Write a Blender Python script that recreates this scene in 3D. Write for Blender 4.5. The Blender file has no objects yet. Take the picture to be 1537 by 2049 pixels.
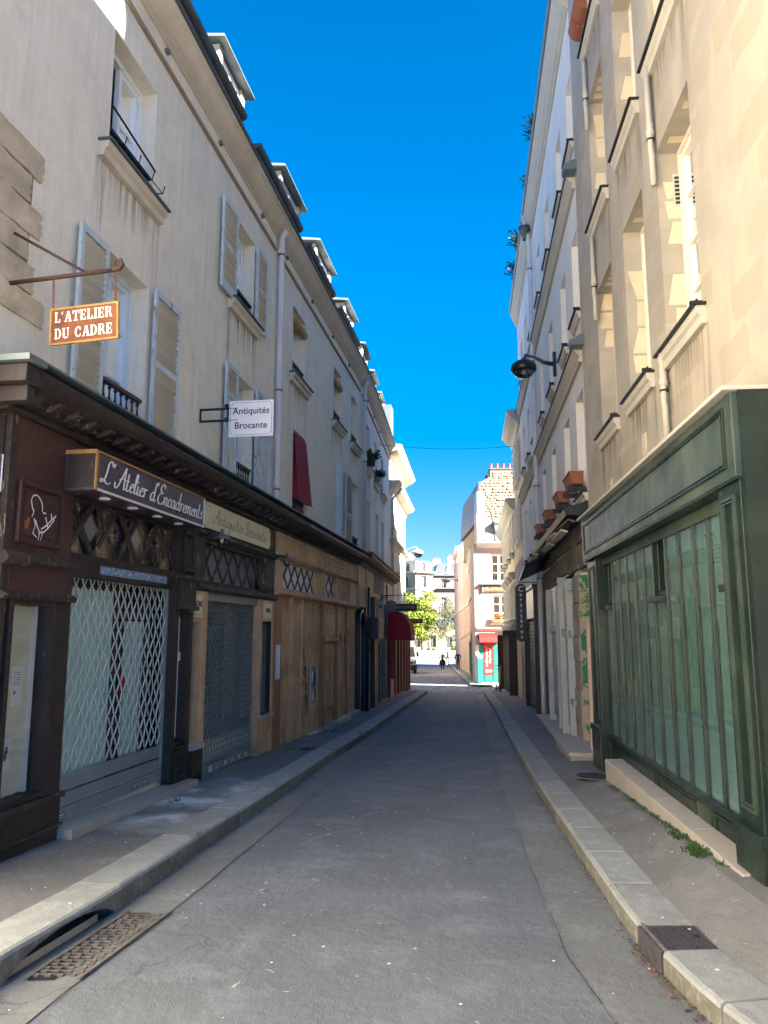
import bpy, math, random
from mathutils import Vector, Matrix
random.seed(7)
R = math.radians
S = bpy.context.scene
COL = S.collection
# ---------------------------------------------------------------- camera
cam = bpy.data.cameras.new('camera'); co = bpy.data.objects.new('camera', cam); COL.objects.link(co)
cam.sensor_fit = 'HORIZONTAL'; cam.sensor_width = 36.0; cam.lens = 36.0*1539/1537
cam.clip_start = .05; cam.clip_end = 3000
co.location = (0, 0, 1.6); co.rotation_euler = (R(90)+math.atan(242.5/1539), 0, 0)
S.camera = co
# ---------------------------------------------------------------- light
SUN_EL, SUN_AZ = 33.0, 58.0            # azimuth measured to the right of straight behind the camera
to_sun = Vector((math.sin(R(SUN_AZ))*math.cos(R(SUN_EL)), -math.cos(R(SUN_AZ))*math.cos(R(SUN_EL)), math.sin(R(SUN_EL))))
wd = bpy.data.worlds.new('World'); S.world = wd; wd.use_nodes = True
wn = wd.node_tree.nodes; wl = wd.node_tree.links
bg = wn['Background']; sky = wn.new('ShaderNodeTexSky')
sky.sky_type = 'NISHITA'; sky.sun_disc = False; sky.sun_elevation = R(SUN_EL)
sky.sun_rotation = math.atan2(to_sun.x, to_sun.y)
sky.air_density = 1.0; sky.dust_density = 0.0; sky.ozone_density = 3.0; sky.altitude = 2500
hs = wn.new('ShaderNodeHueSaturation'); hs.inputs['Saturation'].default_value = 1.45; hs.inputs['Value'].default_value = 1.0
wl.new(sky.outputs[0], hs.inputs['Color']); # the air near the horizon keeps its blue all the way round
tcw = wn.new('ShaderNodeTexCoord'); sp = wn.new('ShaderNodeSeparateXYZ'); wl.new(tcw.outputs['Generated'], sp.inputs[0])
mrw = wn.new('ShaderNodeMapRange'); mrw.interpolation_type = 'SMOOTHSTEP'; mrw.inputs[1].default_value = -.05; mrw.inputs[2].default_value = .5; wl.new(sp.outputs[2], mrw.inputs[0])
tm = wn.new('ShaderNodeMix'); tm.data_type = 'RGBA'; tm.inputs[6].default_value = (.36, .28, .42, 1); tm.inputs[7].default_value = (1, .67, .62, 1); wl.new(mrw.outputs[0], tm.inputs[0])
tn = wn.new('ShaderNodeMix'); tn.data_type = 'RGBA'; tn.blend_type = 'MULTIPLY'; tn.inputs[0].default_value = 1
wl.new(hs.outputs[0], tn.inputs[6]); wl.new(tm.outputs[2], tn.inputs[7]); wl.new(tn.outputs[2], bg.inputs[0])
bg.inputs[1].default_value = 0.060
sl = bpy.data.lights.new('sun', 'SUN'); so = bpy.data.objects.new('sun', sl); COL.objects.link(so)
sl.energy = 5.0; sl.angle = R(.53); sl.color = (1, .93, .82)
so.rotation_euler = to_sun.to_track_quat('Z', 'Y').to_euler(); so.location = (10, -20, 30)
S.view_settings.view_transform = 'Standard'; S.view_settings.look = 'None'
S.view_settings.exposure = 3.4; S.view_settings.gamma = 1; S.view_settings.use_curve_mapping = False
S.render.engine = 'CYCLES'
S.cycles.max_bounces = 12; S.cycles.diffuse_bounces = 8; S.cycles.transparent_max_bounces = 8
# ---------------------------------------------------------------- materials
MAT = {}
def M(name, col, rough=.8, var=.12, scale=2.5, bump=.15, bscale=45, streak=0., dirt=None, dirt_a=.5, dirt_s=1.5, peel=None, metal=0., spec=.5, rnd=0., coat=0., grime=None):
    """surface with base variation, soft stains (dirt), sharp flakes (peel=(colour, threshold, scale)), vertical streaks and fine bump"""
    if name in MAT: return MAT[name]
    m = bpy.data.materials.new(name); m.use_nodes = True; MAT[name] = m
    N = m.node_tree.nodes; L = m.node_tree.links; P = N['Principled BSDF']
    P.inputs['Roughness'].default_value = rough; P.inputs['Metallic'].default_value = metal
    P.inputs['Specular IOR Level'].default_value = spec
    if coat: P.inputs['Coat Weight'].default_value = coat; P.inputs['Coat Roughness'].default_value = .15
    tc = N.new('ShaderNodeTexCoord')
    def noise(sc, det=4, dist=0, mp=None, rgh=.6):
        n = N.new('ShaderNodeTexNoise'); n.inputs['Scale'].default_value = sc; n.inputs['Detail'].default_value = det
        n.inputs['Distortion'].default_value = dist; n.inputs['Roughness'].default_value = rgh
        if mp:
            g = N.new('ShaderNodeMapping'); g.inputs['Scale'].default_value = mp; L.new(tc.outputs['Object'], g.inputs[0]); L.new(g.outputs[0], n.inputs[0])
        else: L.new(tc.outputs['Object'], n.inputs[0])
        return n.outputs['Fac']
    def ramp(f, a, b, c0=0., c1=1.):
        r = N.new('ShaderNodeMapRange'); r.inputs[1].default_value = a; r.inputs[2].default_value = b
        r.inputs[3].default_value = c0; r.inputs[4].default_value = c1; L.new(f, r.inputs[0]); return r.outputs[0]
    def mix(f, a, b, blend='MIX'):
        x = N.new('ShaderNodeMix'); x.data_type = 'RGBA'; x.blend_type = blend
        if isinstance(f, float): x.inputs[0].default_value = f
        else: L.new(f, x.inputs[0])
        for i, c in ((6, a), (7, b)):
            if isinstance(c, tuple): x.inputs[i].default_value = (*c[:3], 1)
            else: L.new(c, x.inputs[i])
        return x.outputs[2]
    lo = tuple(c*(1-var) for c in col); hi = tuple(min(1, c*(1+var)) for c in col)
    c = mix(ramp(noise(scale, 5, .6), .32, .68), lo, hi)
    c = mix(ramp(noise(scale*9, 4), .3, .7, 0, .35), c, tuple(x*(1-var*1.2) for x in col))
    if dirt: c = mix(ramp(noise(dirt_s, 6, .8), .46, .74, 0, dirt_a), c, dirt)
    if streak: c = mix(ramp(noise(1.0, 5, .3, (9, 9, .55)), .45, .8, 0, streak), c, tuple(x*.55 for x in col))
    if grime: c = mix(ramp(noise(scale*3, 6, .2, None, .75), .5, .66, 0, grime[1]), c, grime[0])
    if peel:
        f = ramp(noise(peel[2], 7, .5, peel[3] if len(peel) > 3 else None, .7), peel[1], peel[1]+.02); c = mix(f, c, peel[0])
    if rnd:
        oi = N.new('ShaderNodeObjectInfo'); h = N.new('ShaderNodeHueSaturation')
        L.new(ramp(oi.outputs['Random'], 0, 1, 1-rnd, 1+rnd), h.inputs['Value']); L.new(c, h.inputs['Color']); c = h.outputs[0]
    L.new(c, P.inputs['Base Color'])
    if bump:
        b = N.new('ShaderNodeBump'); b.inputs['Strength'].default_value = min(1, bump*1.6); b.inputs['Distance'].default_value = .012
        ad = N.new('ShaderNodeMath'); ad.operation = 'MULTIPLY_ADD'; ad.inputs[1].default_value = .6
        L.new(noise(bscale, 5), ad.inputs[0]); L.new(noise(bscale*.12, 3), ad.inputs[2])
        L.new(ad.outputs[0], b.inputs['Height']); L.new(b.outputs[0], P.inputs['Normal'])
    L.new(ramp(noise(scale*4, 3), .3, .7, max(0.02, rough-.08), min(1, rough+.08)), P.inputs['Roughness'])
    return m
def stone_patches(m, col, size=(.62, .34), amt=.5):
    """ashlar blocks left bare in the render: block-wise mask broken up by noise"""
    N = m.node_tree.nodes; L = m.node_tree.links; P = N['Principled BSDF']; src = P.inputs['Base Color'].links[0].from_socket
    tc = [n for n in N if n.type == 'TEX_COORD'][0]
    sw = N.new('ShaderNodeSeparateXYZ'); L.new(tc.outputs['Object'], sw.inputs[0]); cb = N.new('ShaderNodeCombineXYZ'); L.new(sw.outputs[0], cb.inputs[0]); L.new(sw.outputs[2], cb.inputs[1])
    ns = N.new('ShaderNodeTexNoise'); ns.inputs['Scale'].default_value = 5; ns.inputs['Detail'].default_value = 4; L.new(cb.outputs[0], ns.inputs[0])
    ma = N.new('ShaderNodeVectorMath'); ma.operation = 'MULTIPLY_ADD'; ma.inputs[1].default_value = (.18, .12, 0); L.new(ns.outputs['Color'], ma.inputs[0]); L.new(cb.outputs[0], ma.inputs[2])
    b = N.new('ShaderNodeTexBrick'); b.inputs['Scale'].default_value = 1; b.inputs['Brick Width'].default_value = size[0]; b.inputs['Row Height'].default_value = size[1]; b.inputs['Mortar Size'].default_value = .035; b.inputs['Mortar Smooth'].default_value = .1
    b.inputs['Color1'].default_value = (0, 0, 0, 1); b.inputs['Color2'].default_value = (1, 1, 1, 1); b.inputs['Mortar'].default_value = (0, 0, 0, 1); b.inputs['Bias'].default_value = 0; L.new(ma.outputs[0], b.inputs[0])
    big = N.new('ShaderNodeTexNoise'); big.inputs['Scale'].default_value = .55; big.inputs['Detail'].default_value = 5; L.new(cb.outputs[0], big.inputs[0])
    ad = N.new('ShaderNodeMath'); ad.operation = 'MULTIPLY'; L.new(b.outputs['Color'], ad.inputs[0]); L.new(big.outputs[0], ad.inputs[1])
    r = N.new('ShaderNodeMapRange'); r.inputs[1].default_value = .27; r.inputs[2].default_value = .34; r.inputs[3].default_value = 0; r.inputs[4].default_value = amt; L.new(ad.outputs[0], r.inputs[0])
    x = N.new('ShaderNodeMix'); x.data_type = 'RGBA'; L.new(r.outputs[0], x.inputs[0]); L.new(src, x.inputs[6]); x.inputs[7].default_value = (*col, 1); L.new(x.outputs[2], P.inputs['Base Color'])
def node_of(m, t): return [n for n in m.node_tree.nodes if n.type == t]
M('plaster_grey', (.80, .72, .58), .92, .13, 1.1, .5, 26, .38, (.50, .44, .36), .6, 1.1, grime=((.84, .80, .73), .3))
M('plaster_cream', (.36, .32, .265), .9, .07, 1.2, .2, 40, .12, (.62, .50, .35), .5, .7)
stone_patches(MAT['plaster_cream'], (.31, .26, .19), amt=.42)
M('plaster_pale', (.74, .69, .62), .9, .06, 1.0, .18, 40, .16, (.56, .50, .43), .4, .6)
M('plaster_yellow', (.72, .58, .38), .9, .06, 1.0, .15, 40, .1, (.62, .50, .33), .4, .6)
M('plaster_white', (.60, .55, .44), .9, .05, 1.0, .15, 40, .12)
M('plaster_pink', (.42, .28, .225), .9, .07, .8, .15, 40, .15, (.55, .43, .38), .4, .5)
M('plaster_blush', (.50, .37, .33), .9, .05, .8, .15, 40, .15)
M('moulding', (.60, .53, .43), .85, .08, 2, .15, 50, .2, (.42, .35, .27), .5, 1.5)
M('moulding_cream', (.48, .45, .38), .85, .06, 2, .15, 50, .15, (.52, .45, .36), .4, 1.5)
M('string_brown', (.30, .22, .17), .85, .15, 3, .2, 50, 0)
M('limestone', (.56, .45, .31), .95, .22, 3, .6, 28, 0, (.30, .24, .17), .7, 2.5, rnd=.12)
M('stone_patch', (.62, .50, .34), .92, .12, 2, .3, 35, .1, (.52, .41, .28), .6, 1.6, rnd=.08)
M('rubble', (.36, .28, .17), .95, .2, 4, .6, 20, 0, rnd=.16)
M('mortar', (.24, .19, .12), .95, .2, 5, .6, 30)
M('zinc', (.15, .185, .19), .5, .12, 1.5, .1, 20, .35, metal=.35)
M('zinc_dark', (.10, .115, .115), .5, .15, 2, .1, 25, .3, metal=.4)
M('slate', (.06, .07, .085), .6, .2, 3, .2, 30)
M('iron', (.018, .017, .018), .5, .2, 8, .15, 60, metal=.3)
M('iron_grate', (.17, .155, .14), .6, .3, 8, .3, 60, metal=.2, grime=((.2, .15, .09), .7))
M('white_paint', (.74, .76, .78), .5, .05, 4, .05, 60)
M('frame_blue', (.60, .68, .76), .5, .06, 4, .05, 60)
M('frame_cream', (.70, .66, .56), .55, .06, 4, .05, 60)
M('shutter_paint', (.52, .57, .58), .75, .10, 5, .4, 60, .2, peel=((.30, .25, .20), .60, 9, (1, 1, .35)))
M('shutter_slat', (.52, .49, .42), .8, .12, 5, .3, 60, 0, peel=((.30, .26, .2), .66, 10), rnd=.1)
M('pipe_paint', (.60, .58, .57), .55, .06, 2, .05, 40, .2)
M('wood_dark', (.030, .020, .017), .6, .3, 3, .35, 50, .3, peel=((.16, .095, .055), .66, 5, (3, 3, .6)))
M('wood_maroon', (.060, .026, .022), .5, .25, 3, .2, 50, .3)
M('wood_worn', (.045, .030, .024), .65, .35, 4, .5, 50, .3, peel=((.30, .24, .17), .60, 7, (3, 3, .7)))
M('wood_brown', (.60, .37, .205), .62, .14, 2.5, .3, 45, .35, (.22, .13, .075), .6, 2.2, peel=((.14, .08, .045), .70, 9, (4, 4, .5)))
M('wood_tan', (.60, .42, .24), .65, .2, 2.5, .4, 40, .4, (.18, .11, .05), .7, 2.0, peel=((.14, .09, .05), .66, 6, (1, 1, 2)))
M('wood_orange', (.33, .15, .06), .5, .3, 3, .3, 45, .5, (.1, .04, .02), .7, 3)
M('wood_interior', (.10, .06, .035), .7, .25, 3, .2, 40)
M('roller_metal', (.32, .37, .39), .42, .1, 3, .1, 50, .25, metal=.55, grime=((.4, .4, .38), .25))
M('grille_wire', (.66, .72, .68), .42, .12, 6, .05, 50, 0, metal=.5)
M('grille_dark', (.28, .31, .30), .45, .2, 6, .05, 50, 0, metal=.5)
M('teal_backing', (.40, .58, .54), .5, .1, 1.2, .05, 30, .1, (.30, .48, .46), .5, .8)
M('plaster_window', (.66, .66, .52), .9, .12, 2, .5, 25, .1, (.34, .32, .22), .6, 2)
M('rust_dark', (.055, .025, .015), .8, .3, 9, .3, 60)
M('rust', (.19, .06, .02), .8, .3, 9, .3, 60, 0, (.10, .035, .02), .6, 5)
M('rust_edge', (.36, .19, .05), .7, .3, 12, .3, 60)
M('sign_cut', (.80, .78, .72), .7, .04, 5, 0)
M('sign_purple', (.070, .045, .060), .35, .12, 3, .05, 40, .2, grime=((.35, .3, .3), .12))
M('sign_cream', (.68, .62, .40), .35, .04, 3, .03, 40, .08)
M('sign_white', (.70, .69, .74), .4, .03, 3, .03, 40)
M('paper', (.72, .72, .76), .8, .05, 6, .05, 40)
M('paper_yellow', (.55, .55, .28), .8, .08, 6, .05, 40)
M('ink', (.015, .014, .02), .6, .1, 6, 0)
M('letter_white', (.82, .80, .78), .5, .03, 6, 0)
M('letter_gold', (.55, .33, .06), .5, .1, 6, 0)
M('tile_blue', (.10, .22, .36), .3, .5, 40, .1, 60, 0, (.6, .65, .7), .9, 60)
M('green_paint', (.007, .018, .0125), .36, .3, 2.5, .2, 40, .45, (.06, .085, .05), .4, 1.0)
M('green_fascia', (.034, .054, .043), .42, .16, 1.2, .12, 40, .5, (.16, .19, .14), .5, 1.0)
M('green_panel', (.22, .32, .295), .35, .12, 1.2, .03, 40, .1)
M('marble', (.38, .35, .31), .6, .1, 3, .3, 35, 0, (.35, .30, .24), .6, 3)
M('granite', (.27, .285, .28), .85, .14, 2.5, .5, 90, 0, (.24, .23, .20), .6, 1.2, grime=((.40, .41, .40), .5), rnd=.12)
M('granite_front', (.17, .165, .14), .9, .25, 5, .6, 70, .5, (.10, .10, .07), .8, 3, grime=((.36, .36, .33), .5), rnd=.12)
M('iron_hatch', (.085, .078, .085), .55, .2, 6, .3, 60, metal=.3)
M('cobble', (.20, .20, .22), .8, .3, 3, .3, 40, 0, (.36, .33, .30), .5, 2)
M('red_fabric', (.24, .008, .018), .85, .15, 2, .1, 40)
M('red_awning', (.45, .010, .025), .7, .12, 2, .1, 40, .15)
M('red_paint', (.26, .012, .014), .4, .15, 2, .05, 40, .2)
M('red_bright', (.42, .012, .010), .6, .08, 2, .05, 40)
M('teal_shop', (.015, .20, .13), .45, .08, 2, .05, 40, .1)
M('terracotta', (.27, .09, .045), .85, .15, 4, .2, 50)
M('pot_wood', (.22, .065, .03), .7, .3, 5, .3, 50, 0, rnd=.15)
M('blind', (.42, .27, .13), .8, .1, 5, .1, 50)
M('ruin_wall', (.16, .13, .095), .95, .35, 2.2, .9, 22, .3, (.05, .04, .035), .9, 1.6, peel=((.36, .33, .28), .60, 3))
M('ruin_green', (.022, .17, .085), .7, .15, 3, .4, 40, 0, peel=((.38, .31, .21), .49, 3.6))
M('ruin_pale', (.34, .30, .26), .9, .18, 3, .6, 28, .2, (.20, .17, .13), .7, 2.5)
M('stall_grey', (.40, .43, .44), .5, .15, 3, .2, 40, .3, peel=((.62, .60, .5), .62, 4))
M('black_paint', (.012, .012, .014), .4, .2, 4, .1, 50)
M('navy_paint', (.012, .016, .026), .4, .2, 3, .1, 50)
M('olive_paint', (.16, .14, .05), .5, .15, 3, .1, 50, .2)
M('lamp_shell', (.010, .010, .013), .35, .1, 5, .05, 50)
M('lamp_grey', (.16, .13, .12), .4, .1, 5, .05, 50)
M('leaf_bright', (.14, .20, .008), .6, .25, .8, 0, rnd=.1)
M('leaf_spring', (.09, .10, .02), .6, .3, .8, 0)
M('leaf_dark', (.03, .07, .02), .6, .3, 1, 0)
M('leaf_green', (.045, .095, .02), .6, .3, 3, 0)
M('flower', (.75, .15, .02), .6, .2, 5, 0)
M('flower_red', (.5, .01, .02), .6, .2, 5, 0)
M('bark', (.09, .07, .05), .9, .3, 3, .4, 20)
M('birch', (.42, .40, .36), .9, .2, 3, .2, 20)
M('skin', (.45, .26, .18), .6, .05, 5, 0)
M('hair', (.02, .015, .012), .6, .1, 5, 0)
M('cloth_navy', (.018, .022, .05), .9, .15, 4, 0)
M('cloth_violet', (.10, .08, .14), .9, .15, 4, 0)
M('cloth_black', (.010, .010, .013), .9, .15, 4, 0)
M('van_white', (.72, .72, .74), .3, .03, 2, .02, 20, coat=.4)
M('rubber', (.015, .015, .016), .8, .1, 5, .1)
M('yellow_paint', (.55, .50, .02), .4, .1, 5, 0)
M('haussmann', (.25, .20, .12), .9, .06, .4, .1, 10, .15)
M('haussmann_grey', (.12, .11, .10), .9, .08, .4, .1, 10, .15)
M('poster_mix', (.40, .45, .38), .7, .5, 3, 0, dirt=(.08, .2, .1), dirt_a=.8, dirt_s=2)
M('poster_photo', (.42, .38, .33), .6, .5, 9, 0, dirt=(.06, .05, .05), dirt_a=.9, dirt_s=8)
M('curtain', (.50, .52, .50), .9, .12, 2, .1, 20, .2)
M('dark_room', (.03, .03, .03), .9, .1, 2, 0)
def glass(name, tint, refl=.5, rough=.02, top=1., wob=.08):
    m = bpy.data.materials.new(name); m.use_nodes = True; MAT[name] = m
    N = m.node_tree.nodes; L = m.node_tree.links; out = N['Material Output']; N.remove(N['Principled BSDF'])
    t = N.new('ShaderNodeBsdfTransparent'); t.inputs[0].default_value = (*tint, 1)
    g = N.new('ShaderNodeBsdfGlossy'); g.inputs['Roughness'].default_value = rough; g.inputs[0].default_value = (.95, .97, 1, 1)
    lw = N.new('ShaderNodeFresnel'); lw.inputs[0].default_value = 1.52
    mr = N.new('ShaderNodeMapRange'); mr.inputs[1].default_value = 0; mr.inputs[2].default_value = 1; mr.inputs[3].default_value = refl*.12; mr.inputs[4].default_value = top
    no = N.new('ShaderNodeTexNoise'); no.inputs['Scale'].default_value = 2.2; tc = N.new('ShaderNodeTexCoord'); L.new(tc.outputs['Object'], no.inputs[0])
    b = N.new('ShaderNodeBump'); b.inputs['Strength'].default_value = wob; b.inputs['Distance'].default_value = .02; L.new(no.outputs[0], b.inputs['Height'])
    L.new(b.outputs[0], g.inputs['Normal'])
    x = N.new('ShaderNodeMixShader'); L.new(lw.outputs[0], mr.inputs[0]); L.new(mr.outputs[0], x.inputs[0]); L.new(t.outputs[0], x.inputs[1]); L.new(g.outputs[0], x.inputs[2]); L.new(x.outputs[0], out.inputs[0])
glass('glass', (.62, .68, .70), .6); glass('glass_shop', (.80, .90, .88), .6, .006, .5, .02); glass('glass_clear', (.85, .88, .88), .3, .02, .35); glass('lamp_glass', (.7, .72, .75), .8)
# asphalt with cracks, pale specks and worn patches
def asphalt(name, col, speck=.5, seam=None):
    m = M(name, col, .82, .16, .7, .7, 130, 0, tuple(c*.62 for c in col), .65, .45, grime=(tuple(min(1, c*1.6) for c in col), .5))
    N = m.node_tree.nodes; L = m.node_tree.links; P = N['Principled BSDF']; src = P.inputs['Base Color'].links[0].from_socket
    tc = [n for n in N if n.type == 'TEX_COORD'][0]
    def mix(f, a, b):
        x = N.new('ShaderNodeMix'); x.data_type = 'RGBA'; L.new(f, x.inputs[0])
        for i, c in ((6, a), (7, b)):
            if isinstance(c, tuple): x.inputs[i].default_value = (*c, 1)
            else: L.new(c, x.inputs[i])
        return x.outputs[2]
    def mr(f, a, b, c0, c1):
        r = N.new('ShaderNodeMapRange'); r.inputs[1].default_value = a; r.inputs[2].default_value = b; r.inputs[3].default_value = c0; r.inputs[4].default_value = c1; L.new(f, r.inputs[0]); return r.outputs[0]
    # aggregate grain
    g = N.new('ShaderNodeTexNoise'); g.inputs['Scale'].default_value = 260; g.inputs['Detail'].default_value = 2; L.new(tc.outputs['Object'], g.inputs[0])
    c = mix(mr(g.outputs['Fac'], .60, .70, 0, .55), src, tuple(min(1, x*2.1) for x in col))
    # thin cracks
    dn = N.new('ShaderNodeTexNoise'); dn.inputs['Scale'].default_value = 1.5; dn.inputs['Detail'].default_value = 6; L.new(tc.outputs['Object'], dn.inputs[0])
    va = N.new('ShaderNodeVectorMath'); va.operation = 'MULTIPLY_ADD'; va.inputs[1].default_value = (1.1, 1.1, 0); L.new(dn.outputs['Color'], va.inputs[0]); L.new(tc.outputs['Object'], va.inputs[2])
    v = N.new('ShaderNodeTexVoronoi'); v.feature = 'DISTANCE_TO_EDGE'; v.inputs['Scale'].default_value = .33; L.new(va.outputs[0], v.inputs[0])
    msk = N.new('ShaderNodeTexNoise'); msk.inputs['Scale'].default_value = .6; L.new(tc.outputs['Object'], msk.inputs[0])
    cr = N.new('ShaderNodeMath'); cr.operation = 'MULTIPLY'; L.new(mr(v.outputs['Distance'], .0, .0018, .6, 0), cr.inputs[0]); L.new(mr(msk.outputs[0], .45, .55, 0, 1), cr.inputs[1])
    c = mix(cr.outputs[0], c, tuple(x*.3 for x in col))
    # chewing-gum and paper specks
    w = N.new('ShaderNodeTexVoronoi'); w.inputs['Scale'].default_value = 6.5; w.inputs['Randomness'].default_value = 1; L.new(va.outputs[0], w.inputs[0])
    c = mix(mr(w.outputs['Distance'], .05, .075, speck, 0), c, (.46, .47, .48))
    w2 = N.new('ShaderNodeTexVoronoi'); w2.inputs['Scale'].default_value = 1.7; L.new(tc.outputs['Object'], w2.inputs[0])
    c = mix(mr(w2.outputs['Distance'], .03, .045, .55, 0), c, (.05, .05, .055))
    L.new(c, P.inputs['Base Color']); return m
asphalt('asphalt', (.140, .157, .180), .8); asphalt('asphalt_side', (.150, .152, .152), .6); asphalt('asphalt_gutter', (.172, .182, .186), .7); M('seam_tar', (.05, .053, .056), .8, .2, 5)
def stain(name, col, amt, streaky, lo=.42, hi=.7):
    """dirt or efflorescence with its own ragged outline, fading to nothing at the sheet's edges"""
    m = bpy.data.materials.new(name); m.use_nodes = True; MAT[name] = m
    N = m.node_tree.nodes; L = m.node_tree.links; P = N['Principled BSDF']; P.inputs['Base Color'].default_value = (*col, 1); P.inputs['Roughness'].default_value = .95
    tc = N.new('ShaderNodeTexCoord'); mp = N.new('ShaderNodeMapping'); mp.inputs['Scale'].default_value = (14, 14, .7) if streaky else (2.2, 2.2, 2.2); L.new(tc.outputs['Object'], mp.inputs[0])
    n = N.new('ShaderNodeTexNoise'); n.inputs['Scale'].default_value = 1; n.inputs['Detail'].default_value = 6; n.inputs['Distortion'].default_value = .4; L.new(mp.outputs[0], n.inputs[0])
    r = N.new('ShaderNodeMapRange'); r.inputs[1].default_value = lo; r.inputs[2].default_value = hi; r.inputs[4].default_value = amt; L.new(n.outputs[0], r.inputs[0])
    s = N.new('ShaderNodeSeparateXYZ'); L.new(tc.outputs['Generated'], s.inputs[0])
    def fall(o):
        a = N.new('ShaderNodeMath'); a.operation = 'MULTIPLY_ADD'; a.inputs[1].default_value = 2; a.inputs[2].default_value = -1; L.new(o, a.inputs[0])
        b = N.new('ShaderNodeMath'); b.operation = 'ABSOLUTE'; L.new(a.outputs[0], b.inputs[0]); c = N.new('ShaderNodeMapRange'); c.inputs[1].default_value = 1; c.inputs[2].default_value = .45; L.new(b.outputs[0], c.inputs[0]); return c.outputs[0]
    def mul(a, b): q = N.new('ShaderNodeMath'); q.operation = 'MULTIPLY'; L.new(a, q.inputs[0]); L.new(b, q.inputs[1]); return q.outputs[0]
    f = mul(fall(s.outputs[0]), s.outputs[2] if streaky else fall(s.outputs[1])); L.new(mul(f, r.outputs[0]), P.inputs['Alpha'])
stain('rain_stain', (.20, .17, .14), .75, True); stain('pale_stain', (.62, .66, .68), .8, False, .40, .62)
# ---------------------------------------------------------------- mesh helpers
class Fr:
    """a facade: u runs along it away from the camera, w stands out from it towards the street, z is up"""
    def __init__(s, x0, k, side):
        s.x0, s.k, s.side = x0, k, side; s.h = math.hypot(1, k); s.sg = 1 if side == 'R' else -1
        s.rot = math.atan2(1, k)
    def pt(s, u, w=0, z=0):
        n = -s.sg
        return Vector((s.x0+u*s.k/s.h+n*w/s.h, u/s.h-n*w*s.k/s.h, z))
class Plain:
    sg = 1; rot = 0
    def pt(s, u, w=0, z=0): return Vector((u, w, z))
WORLD = Plain()
class Th:
    """a thing: an Empty at its base, with the frame its parts are measured in"""
    def __init__(s, name, label, cat, fr, u0=0, w0=0, z0=0, group=None, kind=None, rz=None):
        o = bpy.data.objects.new(name, None); COL.objects.link(o); o.empty_display_size = .2
        o.location = fr.pt(u0, w0, z0); o.rotation_euler = (0, 0, fr.rot if rz is None else rz)
        s.o, s.fr, s.u0, s.w0, s.z0 = o, fr, u0, w0, z0
        if kind: o['kind'] = kind
        else:
            o['label'] = label; o['category'] = cat
        if group: o['group'] = group
def par(T): return T.o if isinstance(T, Th) else T
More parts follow.
